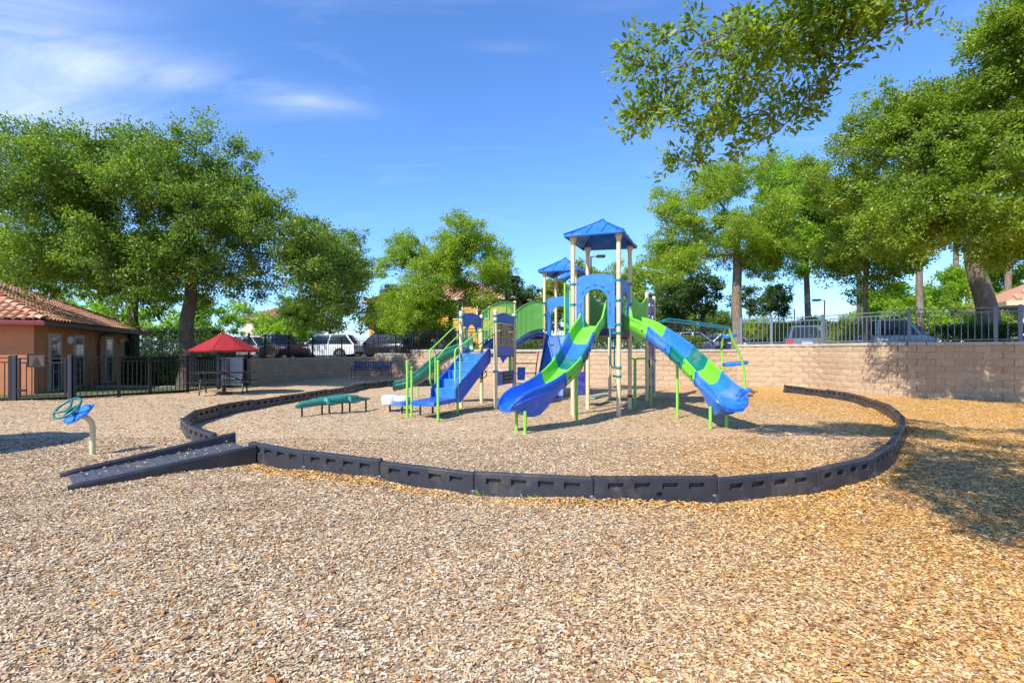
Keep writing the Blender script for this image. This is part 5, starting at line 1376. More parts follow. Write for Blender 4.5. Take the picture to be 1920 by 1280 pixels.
def clubhouse():
    c1 = Vector((-16.1, 17.6, 0)); d = Vector((-0.37, 0.93, 0)).normalized(); e = Vector((-0.93, -0.37, 0)).normalized()
    L, Wd, EZ, ov = 11.5, 9.6, 2.42, 0.45
    t = thing('clubhouse', 'orange stucco clubhouse with a red clay tile roof behind the gate', 'building', c1)
    P = [c1, c1 + d * L, c1 + d * L + e * Wd, c1 + e * Wd]
    b = MB(); b.prism([(p.x, p.y) for p in P], -0.05, EZ, None); b.build('wall', M['stucco_orange'], t)
    Q = [c1 - d * ov - e * ov, c1 + d * (L + ov) - e * ov, c1 + d * (L + ov) + e * (Wd + ov), c1 - d * ov + e * (Wd + ov)]
    half = (Wd + 2 * ov) / 2; rise = half * 0.44; RZ = EZ + 0.05
    r0 = Q[0] + d * half + e * half; r1 = Q[1] - d * half + e * half
    vz = lambda p, z: Vector((p.x, p.y, z))
    b = MB(); b.add([vz(q, RZ) for q in Q] + [vz(r0, RZ + rise), vz(r1, RZ + rise)], [(0, 1, 5, 4), (1, 2, 5), (2, 3, 4, 5), (3, 0, 4), (3, 2, 1, 0)])
    rf = b.build('roof', M['roof_core'], t, label='red barrel tile hip roof')
    sl = math.hypot(half, rise); sdir = (e * half + Vector((0, 0, rise))).normalized(); ll = (Q[1] - Q[0]).length
    cand = roof_tiles(rf, vz(Q[0], RZ), d, sdir, ll, sl, lambda a, s: s * (half / sl) < a < ll - s * (half / sl) and s < sl, 300)
    sdir2 = (d * half + Vector((0, 0, rise))).normalized(); l2 = (Q[3] - Q[0]).length
    cand += roof_tiles(rf, vz(Q[0], RZ), e, sdir2, l2, sl, lambda a, s: s * (half / sl) < a < l2 - s * (half / sl) and s < sl, 300)
    cand.sort(key=lambda q: q[0])
    def scr(q):
        p = q[1].translation; return -60 < 960 + F_PX * p.x / p.y
    vis = [q for q in cand if scr(q)]; rest = [q for q in cand if not scr(q)]
    for i, (dist, Mx) in enumerate(vis[:290]):
        o = link_mesh('roof_tile', TILE, rf); Mx = Mx.copy(); Mx.translation -= c1; o.matrix_local = Mx
    tv = [v.co.copy() for v in TILE.vertices]; tf = [tuple(p.vertices) for p in TILE.polygons]; b = MB()
    for (dist, Mx) in vis[290:] + rest: b.add([Mx @ v for v in tv], tf)
    me = b.mesh('roof_tiles', M['tile'], 40, c1, fix=False); o = link_mesh('roof_tiles', me, rf); o['kind'] = 'stuff'
    # hip and ridge caps
    for (a, c) in ((vz(Q[0], RZ), vz(r0, RZ + rise)), (vz(r0, RZ + rise), vz(r1, RZ + rise)), (vz(r1, RZ + rise), vz(Q[1], RZ))):
        n = int((c - a).length / 0.38); y = (c - a).normalized(); x = y.cross(Vector((0, 0, 1))).normalized(); z = x.cross(y)
        for i in range(n):
            Mx = frame(a + (c - a) * (i / n) + z * 0.05, x * 1.15, y, z * 1.2); Mx.translation -= c1
            o = link_mesh('hip_tile', TILE, rf); o.matrix_local = Mx
    # fascia and gutter
    for (a, c, m) in ((Q[0], Q[1], 'brown_paint'), (Q[0], Q[3], 'maroon')):
        Mx, LL = panel_frame(a, c); b = MB(); off = 0.0
        b.box((LL / 2, RZ - 0.06, 0.0), (LL + 0.05, 0.16, 0.10), M=Mx); b.build('gutter', M[m], t, bevel=0.02)
    b = MB(); b.prism([(p.x, p.y) for p in (Q[0], Q[1], P[1], P[0])], EZ - 0.03, EZ + 0.0, None); b.build('soffit', M['brown_paint'], t)
    # doors and windows on the shaded long side; local x along the wall away from the corner
    Mx, LL = panel_frame(P[0], P[1])
    for k, x in enumerate((1.55, 3.7, 7.2, 9.7)):
        window_door(t, Mx, x, 1.0, 0.04, 2.12, (2, 3))
    b = MB(); b.sphere(Mx @ Vector((2.65, 1.9, 0.08)), (0.12, 0.12, 0.17), 10, 8); b.build('wall_lamp', M['white_paint'], t, smooth=60)
    b = MB(); b.sphere(Mx @ Vector((8.6, 1.95, 0.08)), (0.12, 0.12, 0.16), 10, 8); b.build('wall_lamp', M['lamp_yellow'], t, smooth=60)
    b = MB(); b.tube([Mx @ Vector(v) for v in ((7.0, 2.32, 0.45), (6.0, 2.25, 0.3), (5.85, 2.15, 0.12), (5.8, 1.9, 0.07), (5.8, 0.05, 0.07))], 0.05, 8); b.build('downpipe', M['brown_paint'], t, smooth=50)
    Mf, LL = panel_frame(P[3], P[0])
    b = MB(); b.box((LL - 1.35, 1.93, 0.06), (0.24, 0.26, 0.12), M=Mf); b.build('wall_lamp', M['lamp_yellow'], t, bevel=0.03)
    b = MB(); b.box((LL - 4.0, 1.2, 0.04), (1.6, 1.3, 0.08), M=Mf); b.build('window', M['pane'], t)
clubhouse()

# ------------------------------------------------------------------ buildings beyond the terrace
def hip_roof(t, P0, P1, P2, P3, z, rise, ov=0.5):
    c = (P0 + P1 + P2 + P3) / 4
    x = (P1 - P0).normalized(); y = (P3 - P0).normalized()
    Q = [P0 - x * ov - y * ov, P1 + x * ov - y * ov, P2 + x * ov + y * ov, P3 - x * ov + y * ov]
    half = min((Q[1] - Q[0]).length, (Q[3] - Q[0]).length) / 2
    r0, r1 = Q[0] + x * half + y * half, Q[1] - x * half + y * half
    vz = lambda p, zz: Vector((p.x, p.y, zz)); b = MB()
    b.add([vz(q, z) for q in Q] + [vz(r0, z + rise), vz(r1, z + rise)], [(0, 1, 5, 4), (1, 2, 5), (2, 3, 4, 5), (3, 0, 4), (3, 2, 1, 0)])
    rf = b.build('roof', M['tile'], t)
    # ranks of tile ridges on the near slopes
    b = MB(); n = int((Q[1] - Q[0]).length / 0.4)
    for i in range(n + 1):
        a = i / n; lx = a * (Q[1] - Q[0]).length; m = min(lx, (Q[1] - Q[0]).length - lx, half); p = Q[0].lerp(Q[1], a)
        if m > 0.1: b.tube([vz(p, z + 0.05), vz(p + y * m, z + rise * m / half + 0.05)], 0.10, 5)
    o = b.build('tile_rows', M['tile'], rf, smooth=50); o['kind'] = 'stuff'
    b = MB(); 
    for a, c_ in ((Q[0], Q[1]), (Q[0], Q[3])):
        Mx, L = panel_frame(a, c_); b.box((L / 2, z - 0.1, 0), (L, 0.2, 0.06), M=Mx)
    b.build('fascia', M['trim_beige'], t)
    return rf
def townhouse():
    Y = 44.0; a = at(692, 660, Y); a.z = TER_Z; c = at(960, 660, Y - 3); c.z = TER_Z
    x = (c - a).normalized(); y = Vector((-x.y, x.x, 0)); Dp = 11; L = (c - a).length; H = 4.7
    t = thing('townhouse', 'yellow two storey townhouse with white porch behind the round tree', 'building', a)
    P = [a, c, c + y * Dp, a + y * Dp]
    b = MB(); b.prism([(p.x, p.y) for p in P], TER_Z - 0.1, TER_Z + H, None); b.build('wall', M['stucco_yellow'], t)
    hip_roof(t, *[Vector((p.x, p.y, 0)) for p in P], TER_Z + H, 2.2)
    Mx, _ = panel_frame(a, c); z0 = TER_Z
    def X(px): return (at(px, 640, Y - 1.5) - a).dot(x)
    # white bay with arched porch
    for (pxa, pxb, hh, dpt, m) in ((762, 835, 2.55, 1.6, 'white_paint'), (765, 788, 4.9, 1.2, 'white_paint'), (690, 716, 4.6, 0.5, 'stucco_cream'), (716, 742, 5.0, 0.25, 'trim_beige')):
        b = MB(); b.prism([(X(pxa), z0), (X(pxb), z0), (X(pxb), z0 + hh), (X(pxa), z0 + hh)], 0.0, dpt, Mx); b.build('bay', M[m], t, bevel=0.03)
    n = 10; xa, xb = X(797), X(822); r_ = (xb - xa) / 2; zc = z0 + 1.5
    b = MB(); b.prism([(xa, z0 + 0.02), (xb, z0 + 0.02)] + [((xa + xb) / 2 + r_ * math.cos(math.pi * i / n), zc + r_ * 0.8 * math.sin(math.pi * i / n)) for i in range(n + 1)], 1.605, 1.62, Mx); d = b.build('arched_doorway', M['glass'], t)
    b = MB(); b.tube([Mx @ Vector(((xa + xb) / 2 + (r_ + 0.06) * math.cos(math.pi * i / n), zc + (r_ + 0.06) * 0.8 * math.sin(math.pi * i / n), 1.62)) for i in range(n + 1)], 0.07, 6); b.build('arch_trim', M['white_paint'], d)
    for (pxa, pxb, za, zb, dd) in ((768, 785, 2.9, 4.4, 1.21), (768, 785, 0.6, 2.0, 1.61), (795, 812, 3.1, 4.5, 0.02), (850, 872, 3.0, 4.4, 0.02), (850, 872, 0.8, 2.2, 0.02), (900, 925, 3.0, 4.4, 0.02), (905, 925, 0.8, 2.2, 0.02), (696, 710, 0.8, 2.1, 0.51), (696, 710, 2.9, 4.1, 0.51)):
        xa, xb = X(pxa), X(pxb)
        b = MB(); b.prism([(xa, z0 + za), (xb, z0 + za), (xb, z0 + zb), (xa, z0 + zb)], dd, dd + 0.05, Mx); w = b.build('window', M['white_paint'], t)
        for i in range(2):
            for j in range(2):
                pw, ph = (xb - xa - 0.12) / 2, (zb - za - 0.12) / 2
                b = MB(); x0, zz = xa + 0.06 + pw * i, z0 + za + 0.06 + ph * j; b.prism([(x0 + 0.02, zz + 0.02), (x0 + pw - 0.02, zz + 0.02), (x0 + pw - 0.02, zz + ph - 0.02), (x0 + 0.02, zz + ph - 0.02)], dd + 0.051, dd + 0.056, Mx); b.build('pane', M['glass'], w)
townhouse()
def far_house():
    Y = 75.0; a = at(452, 640, Y); a.z = TER_Z; c = at(560, 640, Y); c.z = TER_Z
    t = thing('far_house', 'distant cream house with a red roof showing through the gap in the trees', 'building', a)
    P = [a, c, c + Vector((0, 9, 0)), a + Vector((0, 9, 0))]; H = 5.2
    b = MB(); b.prism([(p.x, p.y) for p in P], TER_Z, TER_Z + H, None); b.build('wall', M['stucco_cream'], t)
    hip_roof(t, *[Vector((p.x, p.y, 0)) for p in P], TER_Z + H, 1.9)
    Mx, L = panel_frame(a, c)
    b = MB(); b.lathe([(0.0, 0.0), (0.5, 0.0), (0.5, 0.05), (0.4, 0.06)], Mx @ Matrix.Translation((L * 0.30, TER_Z + 4.2, 0)), 16); w = b.build('round_window', M['white_paint'], t)
    b = MB(); b.lathe([(0.0, 0.07), (0.36, 0.07)], Mx @ Matrix.Translation((L * 0.30, TER_Z + 4.2, 0)), 16); b.build('pane', M['glass'], w)
    for xx in (0.55, 0.8):
        window_door(t, Mx, L * xx, 1.2, TER_Z + 3.2, TER_Z + 4.6, (2, 2), 'window', 'white_paint')
far_house()
def brick_building():
    Y = 58.0; a = at(1405, 640, Y); c = at(1640, 640, Y - 4); a.z = c.z = TER_Z
    x = (c - a).normalized(); y = Vector((-x.y, x.x, 0)); t = thing('brick_building', 'long low building with a red parapet band beyond the right hand fence', 'building', a)
    P = [a, c, c + y * 10, a + y * 10]; zt_ = at(0, 607, Y).z
    zmid = at(0, 630, Y).z
    b = MB(); b.prism([(p.x, p.y) for p in P], TER_Z, zmid, None); b.build('wall', M['white_paint'], t)
    P2 = [a - x * 0.3 - y * 0.4, c + x * 0.3 - y * 0.4, P[2], P[3]]
    b = MB(); b.prism([(p.x, p.y) for p in P2], zmid, zt_, None); b.build('parapet', M['brick_red'], t, bevel=0.04)
    Mx, L = panel_frame(P2[0], P2[1]); n = 22
    for i in range(1, n):
        b = MB(); b.box((L * i / n, (zmid + zt_) / 2, 0.02), (0.07, zt_ - zmid - 0.1, 0.05), M=Mx); b.build('parapet_rib', M['brick_red'], t)
    Mw, L = panel_frame(a, c)
    for i in range(8):
        b = MB(); xx = L * (i + 0.5) / 8; b.prism([(xx - 0.8, TER_Z + 0.05), (xx + 0.8, TER_Z + 0.05), (xx + 0.8, zmid - 0.35), (xx - 0.8, zmid - 0.35)], 0.0, 0.05, Mw); b.build('window', M['pane'], t)
brick_building()
def pavilion():
    Y = 23.0; a = at(1882, 600, Y); a.z = TER_Z; x = Vector((0.9, -0.44, 0)).normalized(); y = Vector((0.44, 0.9, 0)).normalized()
    t = thing('pavilion', 'tile roofed pavilion at the right edge behind the fence', 'building', a)
    a = a + x * 0.5; P = [a, a + x * 7, a + x * 7 + y * 6, a + y * 6]; z = at(0, 566, Y).z
    b = MB(); b.prism([(p.x, p.y) for p in P], TER_Z, z, None); b.build('wall', M['stucco_cream'], t)
    hip_roof(t, *P, z, 1.9, 0.55)
    Mx, L = panel_frame(P[0], P[1]); window_door(t, Mx, 1.8, 1.4, TER_Z + 0.2, z - 0.35, (2, 3), 'window', 'white_paint')
pavilion()

# ------------------------------------------------------------------ cars
def car(name, label, cat, p, yaw, paint, kind='sedan'):
    L, Wd, H = {'sedan': (4.5, 1.78, 1.45), 'suv': (4.5, 1.84, 1.66), 'van': (4.9, 1.95, 1.72), 'hatch': (4.3, 1.78, 1.5)}[kind]
    t = thing(name, label, cat, p, yaw, 'cars parked above the retaining wall')
    hw = Wd / 2; belt = 0.58 * H; bon = 0.55 * H if kind != 'sedan' else 0.60 * H
    wx = (-L * 0.30, L * 0.305); wr = 0.33
    prof = [(-L / 2, 0.30), (-L / 2 - 0.02, 0.48), (-L / 2 + 0.02, belt * 0.92), (-L / 2 + 0.12, belt), (L * 0.18, belt * 1.0), (L * 0.30, bon * 0.98), (L / 2 - 0.22, bon * 0.86), (L / 2 - 0.03, bon * 0.70), (L / 2 + 0.0, 0.45), (L / 2 - 0.05, 0.26)]
    low = []
    for cx in reversed(wx):
        low += [(cx + (wr + 0.06) * math.cos(math.pi * i / 8), 0.30 + (wr + 0.06) * math.sin(math.pi * i / 8) * 1.0) for i in range(9)]
    side = prof + [(wx[1] + wr + 0.15, 0.24)] + low[:9] + [(wx[1] - wr - 0.12, 0.22), (wx[0] + wr + 0.12, 0.22)] + low[9:] + [(wx[0] - wr - 0.1, 0.26)]
    rings = []
    for (yy, inset, dz) in ((-hw, 0.05, -0.03), (-hw + 0.03, 0.0, 0.0), (-hw + 0.3, -0.02, 0.012), (0, -0.03, 0.02), (hw - 0.3, -0.02, 0.012), (hw - 0.03, 0.0, 0.0), (hw, 0.05, -0.03)):
        ring = []
        for (x, z) in side:
            sx = x * (1 - inset * 0.35) ; zz = z + (dz if z > 0.5 else 0)
            ring.append(Vector((sx, yy, zz)))
        rings.append(ring)
    b = MB(); b.loft(rings); body = b.build('body', paint, t, smooth=35, local=True)
    rear = {'sedan': (-L * 0.42, -L * 0.24), 'suv': (-L / 2 + 0.06, -L * 0.43), 'van': (-L / 2 + 0.05, -L * 0.45), 'hatch': (-L / 2 + 0.08, -L * 0.36)}[kind]
    front = {'sedan': (L * 0.20, L * 0.05), 'suv': (L * 0.22, L * 0.08), 'van': (L * 0.30, L * 0.14), 'hatch': (L * 0.24, L * 0.07)}[kind]
    def cab(grow, z0, z1, name, mat):
        b = MB(); rr = []
        for (f, z) in ((0, z0), (0.5, None), (1, z1)):
            zz = z if z is not None else (z0 + z1) / 2
            xr = rear[0] + (rear[1] - rear[0]) * f; xf = front[0] + (front[1] - front[0]) * f; hy = hw - 0.06 - 0.20 * f ** 1.2
            rr.append([Vector((xr - grow, -hy + 0.1, zz)), Vector((xr + 0.10, -hy - grow, zz)), Vector(((xr + xf) / 2, -hy - grow - 0.01, zz)), Vector((xf - 0.15, -hy - grow, zz)), Vector((xf + grow, -hy + 0.16, zz)), Vector((xf + grow + 0.05, 0, zz)), Vector((xf + grow, hy - 0.16, zz)), Vector((xf - 0.15, hy + grow, zz)), Vector(((xr + xf) / 2, hy + grow + 0.01, zz)), Vector((xr + 0.10, hy + grow, zz)), Vector((xr - grow, hy - 0.1, zz)), Vector((xr - grow - 0.03, 0, zz))])
        b.loft(rr); return b.build(name, mat, t, smooth=40, local=True), rr
    gl, rr = cab(0.0, belt - 0.03, H - 0.06, 'windows', M['glass'])
    b = MB(); top = rr[2]
    b.loft([[v + Vector((0, 0, -0.03)) for v in top], [Vector((v.x * 1.0, v.y * 1.02, H - 0.035)) for v in top], [Vector((v.x * 0.9, v.y * 0.88, H)) for v in top]]); b.build('roof', paint, t, smooth=50, local=True)
    for idx in (0, 2, 4, 6, 8, 10):
        b = MB(); b.tube([r_[idx] * 1.0 + Vector((0, 0.0, 0)) for r_ in rr], 0.035 if idx in (2, 8) else 0.05, 6); b.build('pillar', paint, t, smooth=60, local=True)
    for cx in wx:
        for sy in (-1, 1):
            Mw = Matrix.Translation((cx, sy * (hw - 0.10), wr)) @ Matrix.Rotation(R(90) * (1 if sy < 0 else -1), 4, 'X')
            b = MB(); b.lathe([(wr * 0.62, -0.10), (wr * 0.95, -0.10), (wr, -0.06), (wr, 0.07), (wr * 0.95, 0.10), (wr * 0.64, 0.10)], Mw, 20); w = b.build('wheel', M['tyre'], t, smooth=40, local=True)
            b = MB(); b.lathe([(0.0, 0.07), (0.06, 0.075), (wr * 0.2, 0.05), (wr * 0.60, 0.06), (wr * 0.66, 0.10)], Mw, 20); b.build('rim', M['rim'], w, smooth=30, local=True)
            for s in range(5):
                a = 2 * math.pi * s / 5; b = MB(); b.tube([Mw @ Vector((0.05 * math.cos(a), 0.05 * math.sin(a), 0.085)), Mw @ Vector((wr * 0.62 * math.cos(a), wr * 0.62 * math.sin(a), 0.085))], [0.035, 0.025], 5); b.build('spoke', M['rim'], w, local=True)
    for sy in (-1, 1):
        b = MB(); b.box((-L / 2 + 0.03, sy * (hw - 0.18), belt * 0.82), (0.10, 0.30, 0.22)); b.build('taillight', M['tail'], t, bevel=0.03, local=True)
        b = MB(); b.box((L / 2 - 0.10, sy * (hw - 0.24), bon * 0.74), (0.16, 0.36, 0.13)); b.build('headlight', M['head_lens'], t, bevel=0.03, local=True)
        b = MB(); b.box((front[0] - 0.25, sy * (hw + 0.07), belt + 0.05), (0.12, 0.17, 0.12)); b.build('mirror', paint, t, bevel=0.03, local=True)
    b = MB(); b.box((-L / 2 - 0.015, 0, 0.66), (0.015, 0.42, 0.15)); b.build('licence_plate', M['white_paint'], t, local=True)
    b = MB(); b.box((L / 2 - 0.02, 0, 0.42), (0.06, 1.1, 0.22)); b.build('grille', M['letter_black'], t, bevel=0.02, local=True)
    b = MB(); b.box((-L / 2 + 0.0, 0, 0.36), (0.08, Wd * 0.8, 0.14)); b.build('rear_bumper', M['letter_black'], t, bevel=0.02, local=True)
    return t
P_WHITE = car_paint('white_car_paint', (0.72, 0.74, 0.78)); P_SILVER = car_paint('silver_car_paint', (0.46, 0.49, 0.54)); P_RED = car_paint('dark_red_car_paint', (0.13, 0.008, 0.012))
P_BLACK = car_paint('black_car_paint', (0.012, 0.013, 0.016)); P_BLUE = car_paint('slate_blue_car_paint', (0.11, 0.16, 0.27)); P_GREY = car_paint('grey_car_paint', (0.20, 0.20, 0.24)); P_LAV = car_paint('pale_violet_car_paint', (0.30, 0.29, 0.42))
def on(px, Y, z=None):
    p = at(px, 640, Y); p.z = TER_Z + 0.006 if z is None else z; return p
car('parked_car', 'white hatchback seen from the side behind the fence above the bench', 'car', on(610, 32.5), R(176), P_WHITE, 'hatch')
car('parked_car', 'dark red car parked at the left nose of the white hatchback', 'car', on(530, 31.5), R(-50), P_RED, 'sedan')
car('parked_car', 'silver car behind the red umbrella', 'car', on(478, 36.5), R(-20), P_SILVER, 'sedan')
car('parked_car', 'black car to the right of the white hatchback', 'car', on(715, 36.0), R(165), P_BLACK, 'suv')
car('parked_car', 'slate blue car showing its red tail lights behind the right hand fence', 'car', on(1505, 26.5, RIGHT_Z), R(66), P_BLUE, 'hatch')
car('parked_car', 'silver car facing the viewer behind the right hand fence', 'car', on(1670, 21.0, RIGHT_Z + 0.05), R(-112), P_SILVER, 'hatch')
car('parked_car', 'grey violet car behind the hedge to the right of the play structure', 'car', on(1300, 33, RIGHT_Z), R(12), P_LAV, 'sedan')
car('parked_car', 'white car half hidden behind the pod climber', 'car', on(1372, 36, RIGHT_Z), R(8), P_WHITE, 'sedan')

# ------------------------------------------------------------------ lamp posts and court fence
def street_lamp(px, Y, py_head, label, arm=-1, z0=TER_Z):
    p = at(px, 640, Y); p.z = z0; h = at(0, py_head, Y).z - z0
    t = thing('street_lamp', label, 'lamp post', p)
    b = MB(); b.cyl((0, 0, 0), (0, 0, h), 0.07, 0.05, 10); b.build('pole', M['dark_brown_metal'], t, smooth=40, local=True)
    b = MB(); b.tube([(0, 0, h - 0.1), (arm * 0.15, 0, h), (arm * 0.45, 0, h + 0.02)], 0.03, 6); b.build('arm', M['dark_brown_metal'], t, local=True)
    b = MB(); b.box((arm * 0.62, 0, h + 0.02), (0.55, 0.32, 0.16)); b.build('lamp_head', M['dark_brown_metal'], t, bevel=0.03, local=True)
    b = MB(); b.box((arm * 0.62, 0, h - 0.066), (0.4, 0.24, 0.012)); b.build('lens', M['head_lens'], t, local=True)
    b = MB(); b.lathe([(0.16, 0.0), (0.16, 0.06), (0.09, 0.12)], None, 12); b.build('base', M['dark_brown_metal'], t, local=True)
street_lamp(1546, 40, 563, 'slim lamp post beside the bare pine trunk, right background')
street_lamp(1108, 33, 481, 'lamp post with box head seen between the roof posts of the front tower', 1)
street_lamp(950, 36, 520, 'lamp post with box head at the right side of the round tree', 1)
def court_fence():
    t = thing('court_fence', 'tall dark chain link court fence behind the wall right of the tower', 'fence', (12, 40, TER_Z))
    Y = 42; zt_ = at(0, 572, Y).z
    xs = [at(px, 640, Y).x for px in (1236, 1270, 1304, 1338, 1372, 1406, 1432, 1460, 1493, 1540)]
    for i, x in enumerate(xs):
        yy = Y if i < 8 else Y + (i - 7) * 2.0
        b = MB(); b.cyl((x, yy, TER_Z), (x, yy, zt_), 0.05, n=8); b.build('post', M['black_metal'], t)
        if i:
            y0 = Y if i - 1 < 8 else Y + (i - 8) * 2.0
            for z in (zt_ - 0.02, (zt_ + TER_Z) / 2, TER_Z + 0.1):
                b = MB(); b.cyl((xs[i - 1], y0, z), (x, yy, z), 0.025, n=6); b.build('rail', M['black_metal'], t)
            b = MB(); n = 9
            for k in range(n):
                for s in (0, 1):
                    u0 = k / n; u1 = (k + 1) / n
                    pa = Vector((xs[i - 1], y0, 0)).lerp(Vector((x, yy, 0)), u0); pb = Vector((xs[i - 1], y0, 0)).lerp(Vector((x, yy, 0)), u1)
                    for m_ in range(7):
                        za, zb = TER_Z + (zt_ - TER_Z) * m_ / 7, TER_Z + (zt_ - TER_Z) * (m_ + 1) / 7
                        b.tube([vxy(pa, za if s else zb), vxy(pb, zb if s else za)], 0.005, 3, caps=False)
            o = b.build('chain_mesh', M['black_metal'], t); o['kind'] = 'stuff'
court_fence()

# ------------------------------------------------------------------ trees
def blobs_in(env, rs, stray=0.12):
    "env: list of (px, py, Y, half width px, half height px, depth m, count): leafy clumps filling each volume"
    out = []
    for (px, py, Y, wx, wy, dep, n) in env:
        c = at(px, py, Y); k = F_PX / Y; rx, rz = wx / k, wy / k
        for i in range(n):
            while True:
                v = Vector((random.uniform(-1, 1), random.uniform(-1, 1), random.uniform(-1, 1)))
                if 0.15 < v.length < 1: break
            v = v * (v.length ** -0.3) * random.uniform(0.72, 1.12)
            if random.random() < stray: v = v.normalized() * random.uniform(1.05, 1.28)      # stray boughs break the outline
            r_ = rs[0] * 0.62 + (rs[1] - rs[0] * 0.62) * random.random() ** 1.4
            out.append((c + Vector((v.x * max(0.1, rx - r_ * 0.55), v.y * dep, v.z * max(0.1, rz - r_ * 0.55))), r_))
    return out
def leaf_cloud(name, blobs, n, Ll, Lw, mat, seed, clump=14, sig=0.16, flat=0.75, fold=False):
    "leaves gathered in tufts on the skin of each bough: open gaps between tufts, shade inside"
    g = np.random.default_rng(seed)
    C = np.array([b[0][:] for b in blobs]); Rr = np.array([b[1] for b in blobs])
    p = Rr ** 2; p /= p.sum(); m = n // clump
    idx = g.choice(len(blobs), m, p=p)
    d = g.normal(size=(m, 3)); d[:, 2] += 0.25; d /= np.linalg.norm(d, axis=1, keepdims=True)
    rad = Rr[idx] * (0.35 + 0.75 * g.random(m) ** 0.6) * np.where(g.random(m) < 0.08, 1.3, 1.0)
    cc = C[idx] + d * rad[:, None] * np.array([1, 1, flat])
    size = sig * (0.55 + 0.9 * g.random(m))
    tw = d + np.array([0, 0, 0.1]) + 0.45 * g.normal(size=(m, 3)); tw /= np.linalg.norm(tw, axis=1, keepdims=True)
    k = np.repeat(np.arange(m), clump); N = len(k)
    off = g.normal(size=(N, 3)); off /= np.linalg.norm(off, axis=1, keepdims=True); off *= (1.75 * g.random(N) ** 0.42)[:, None] * np.array([1, 1, 0.6])
    off += tw[k] * (g.random(N) * 1.8 - 0.6)[:, None]          # tufts are drawn out along their twig
    pos = cc[k] + off * size[k][:, None]
    a = off * 0.5 + tw[k] * 0.6 + g.normal(size=(N, 3)) * 0.6; a /= np.linalg.norm(a, axis=1, keepdims=True) + 1e-9
    nn = g.normal(size=(N, 3)) * 0.5 + np.array([-0.1, -0.12, 0.55]) + off * 0.45
    s = np.cross(a, nn); s /= np.linalg.norm(s, axis=1, keepdims=True) + 1e-9
    nn = np.cross(s, a)
    L_ = Ll * (0.65 + 0.7 * g.random(N))[:, None]; W_ = Lw * (0.65 + 0.7 * g.random(N))[:, None] * 0.5
    if fold:
        cup = nn * W_ * 0.35
        v = np.stack([pos, pos + a * L_ * 0.28 + s * W_ * 0.8 + cup, pos + a * L_ * 0.68 + s * W_ + cup * 0.6, pos + a * L_ - nn * L_ * 0.1, pos + a * L_ * 0.68 - s * W_ + cup * 0.6, pos + a * L_ * 0.28 - s * W_ * 0.8 + cup], 1).reshape(-1, 3)
        f = np.arange(N * 6).reshape(-1, 6)
    else:
        v = np.stack([pos, pos + a * L_ * 0.5 + s * W_, pos + a * L_ - nn * L_ * 0.1, pos + a * L_ * 0.5 - s * W_], 1).reshape(-1, 3)
        f = np.arange(N * 4).reshape(-1, 4)
    me = np_mesh(name, v, f); me.materials.append(mat); return me
def tree(name, label, cat, base, trunk, r0, blobs, nleaf, leaf, mat, bark, seed, clump=70, sig=0.19, fold=False, group='trees round the playground', limb_r=0.5, twigs=True, extra=None):
    t = thing(name, label, cat, base, 0, group)
    base = Vector(base)
    tp = catmull([base + Vector(v) for v in trunk], 12) if len(trunk) > 2 else [base + Vector(v) for v in trunk]
    n = len(tp); b = MB()
    b.tube(tp, [r0 * (1.45 if i == 0 else 1.12 if i == 1 else 1 - 0.35 * i / (n - 1)) for i in range(n)], 12)
    nodes = [(p, r0 * (0.75 - 0.3 * i / n)) for i, p in enumerate(tp) if i >= n * 0.55]
    top = tp[-1]
    for (c, r_) in sorted(blobs + (extra[0] if extra else []), key=lambda q: (q[0] - top).length):
        j = min(range(len(nodes)), key=lambda q: (nodes[q][0] - c).length + 0.25 * (nodes[q][0] - top).length)
        s, rs = nodes[j]; L = (c - s).length
        if L < 0.2: continue
        rb = max(0.014, min(rs * 0.72, limb_r * r0))
        mid = s.lerp(c, 0.5) + Vector((random.uniform(-1, 1), random.uniform(-1, 1), random.uniform(0.0, 1.0))) * L * 0.12
        pts = catmull([s, mid, c], 6); rr = [rb * (1 - 0.65 * i / 5) for i in range(6)]
        b.tube(pts, rr, 6, caps=False)
        for i in (2, 3, 4, 5): nodes.append((pts[i], rr[i]))
        if twigs:
            for k in range(3):
                d = Vector((random.gauss(0, 1), random.gauss(0, 1), random.gauss(0.2, 0.8))).normalized() * r_ * random.uniform(0.6, 1.0)
                b.tube([c, c + d * 0.5 + Vector((0, 0, 0.05)), c + d], [rr[-1] * 0.8, rr[-1] * 0.5, 0.004], 4, caps=False)
    b.build('trunk', bark, t, smooth=60)
    me = leaf_cloud('crown', blobs, nleaf, leaf[0], leaf[1], mat, seed, clump, sig, fold=fold)
    o = link_mesh('crown', me, t); o.location = -base
    if extra:
        me = leaf_cloud('upper_crown', extra[0], extra[1], leaf[0], leaf[1], mat, seed + 50, clump, sig, fold=fold)
        o = link_mesh('upper_crown', me, t); o.location = -base
    return t
def on_t(px, Y, z=TER_Z):
    p = at(px, 640, Y); p.z = z; return p

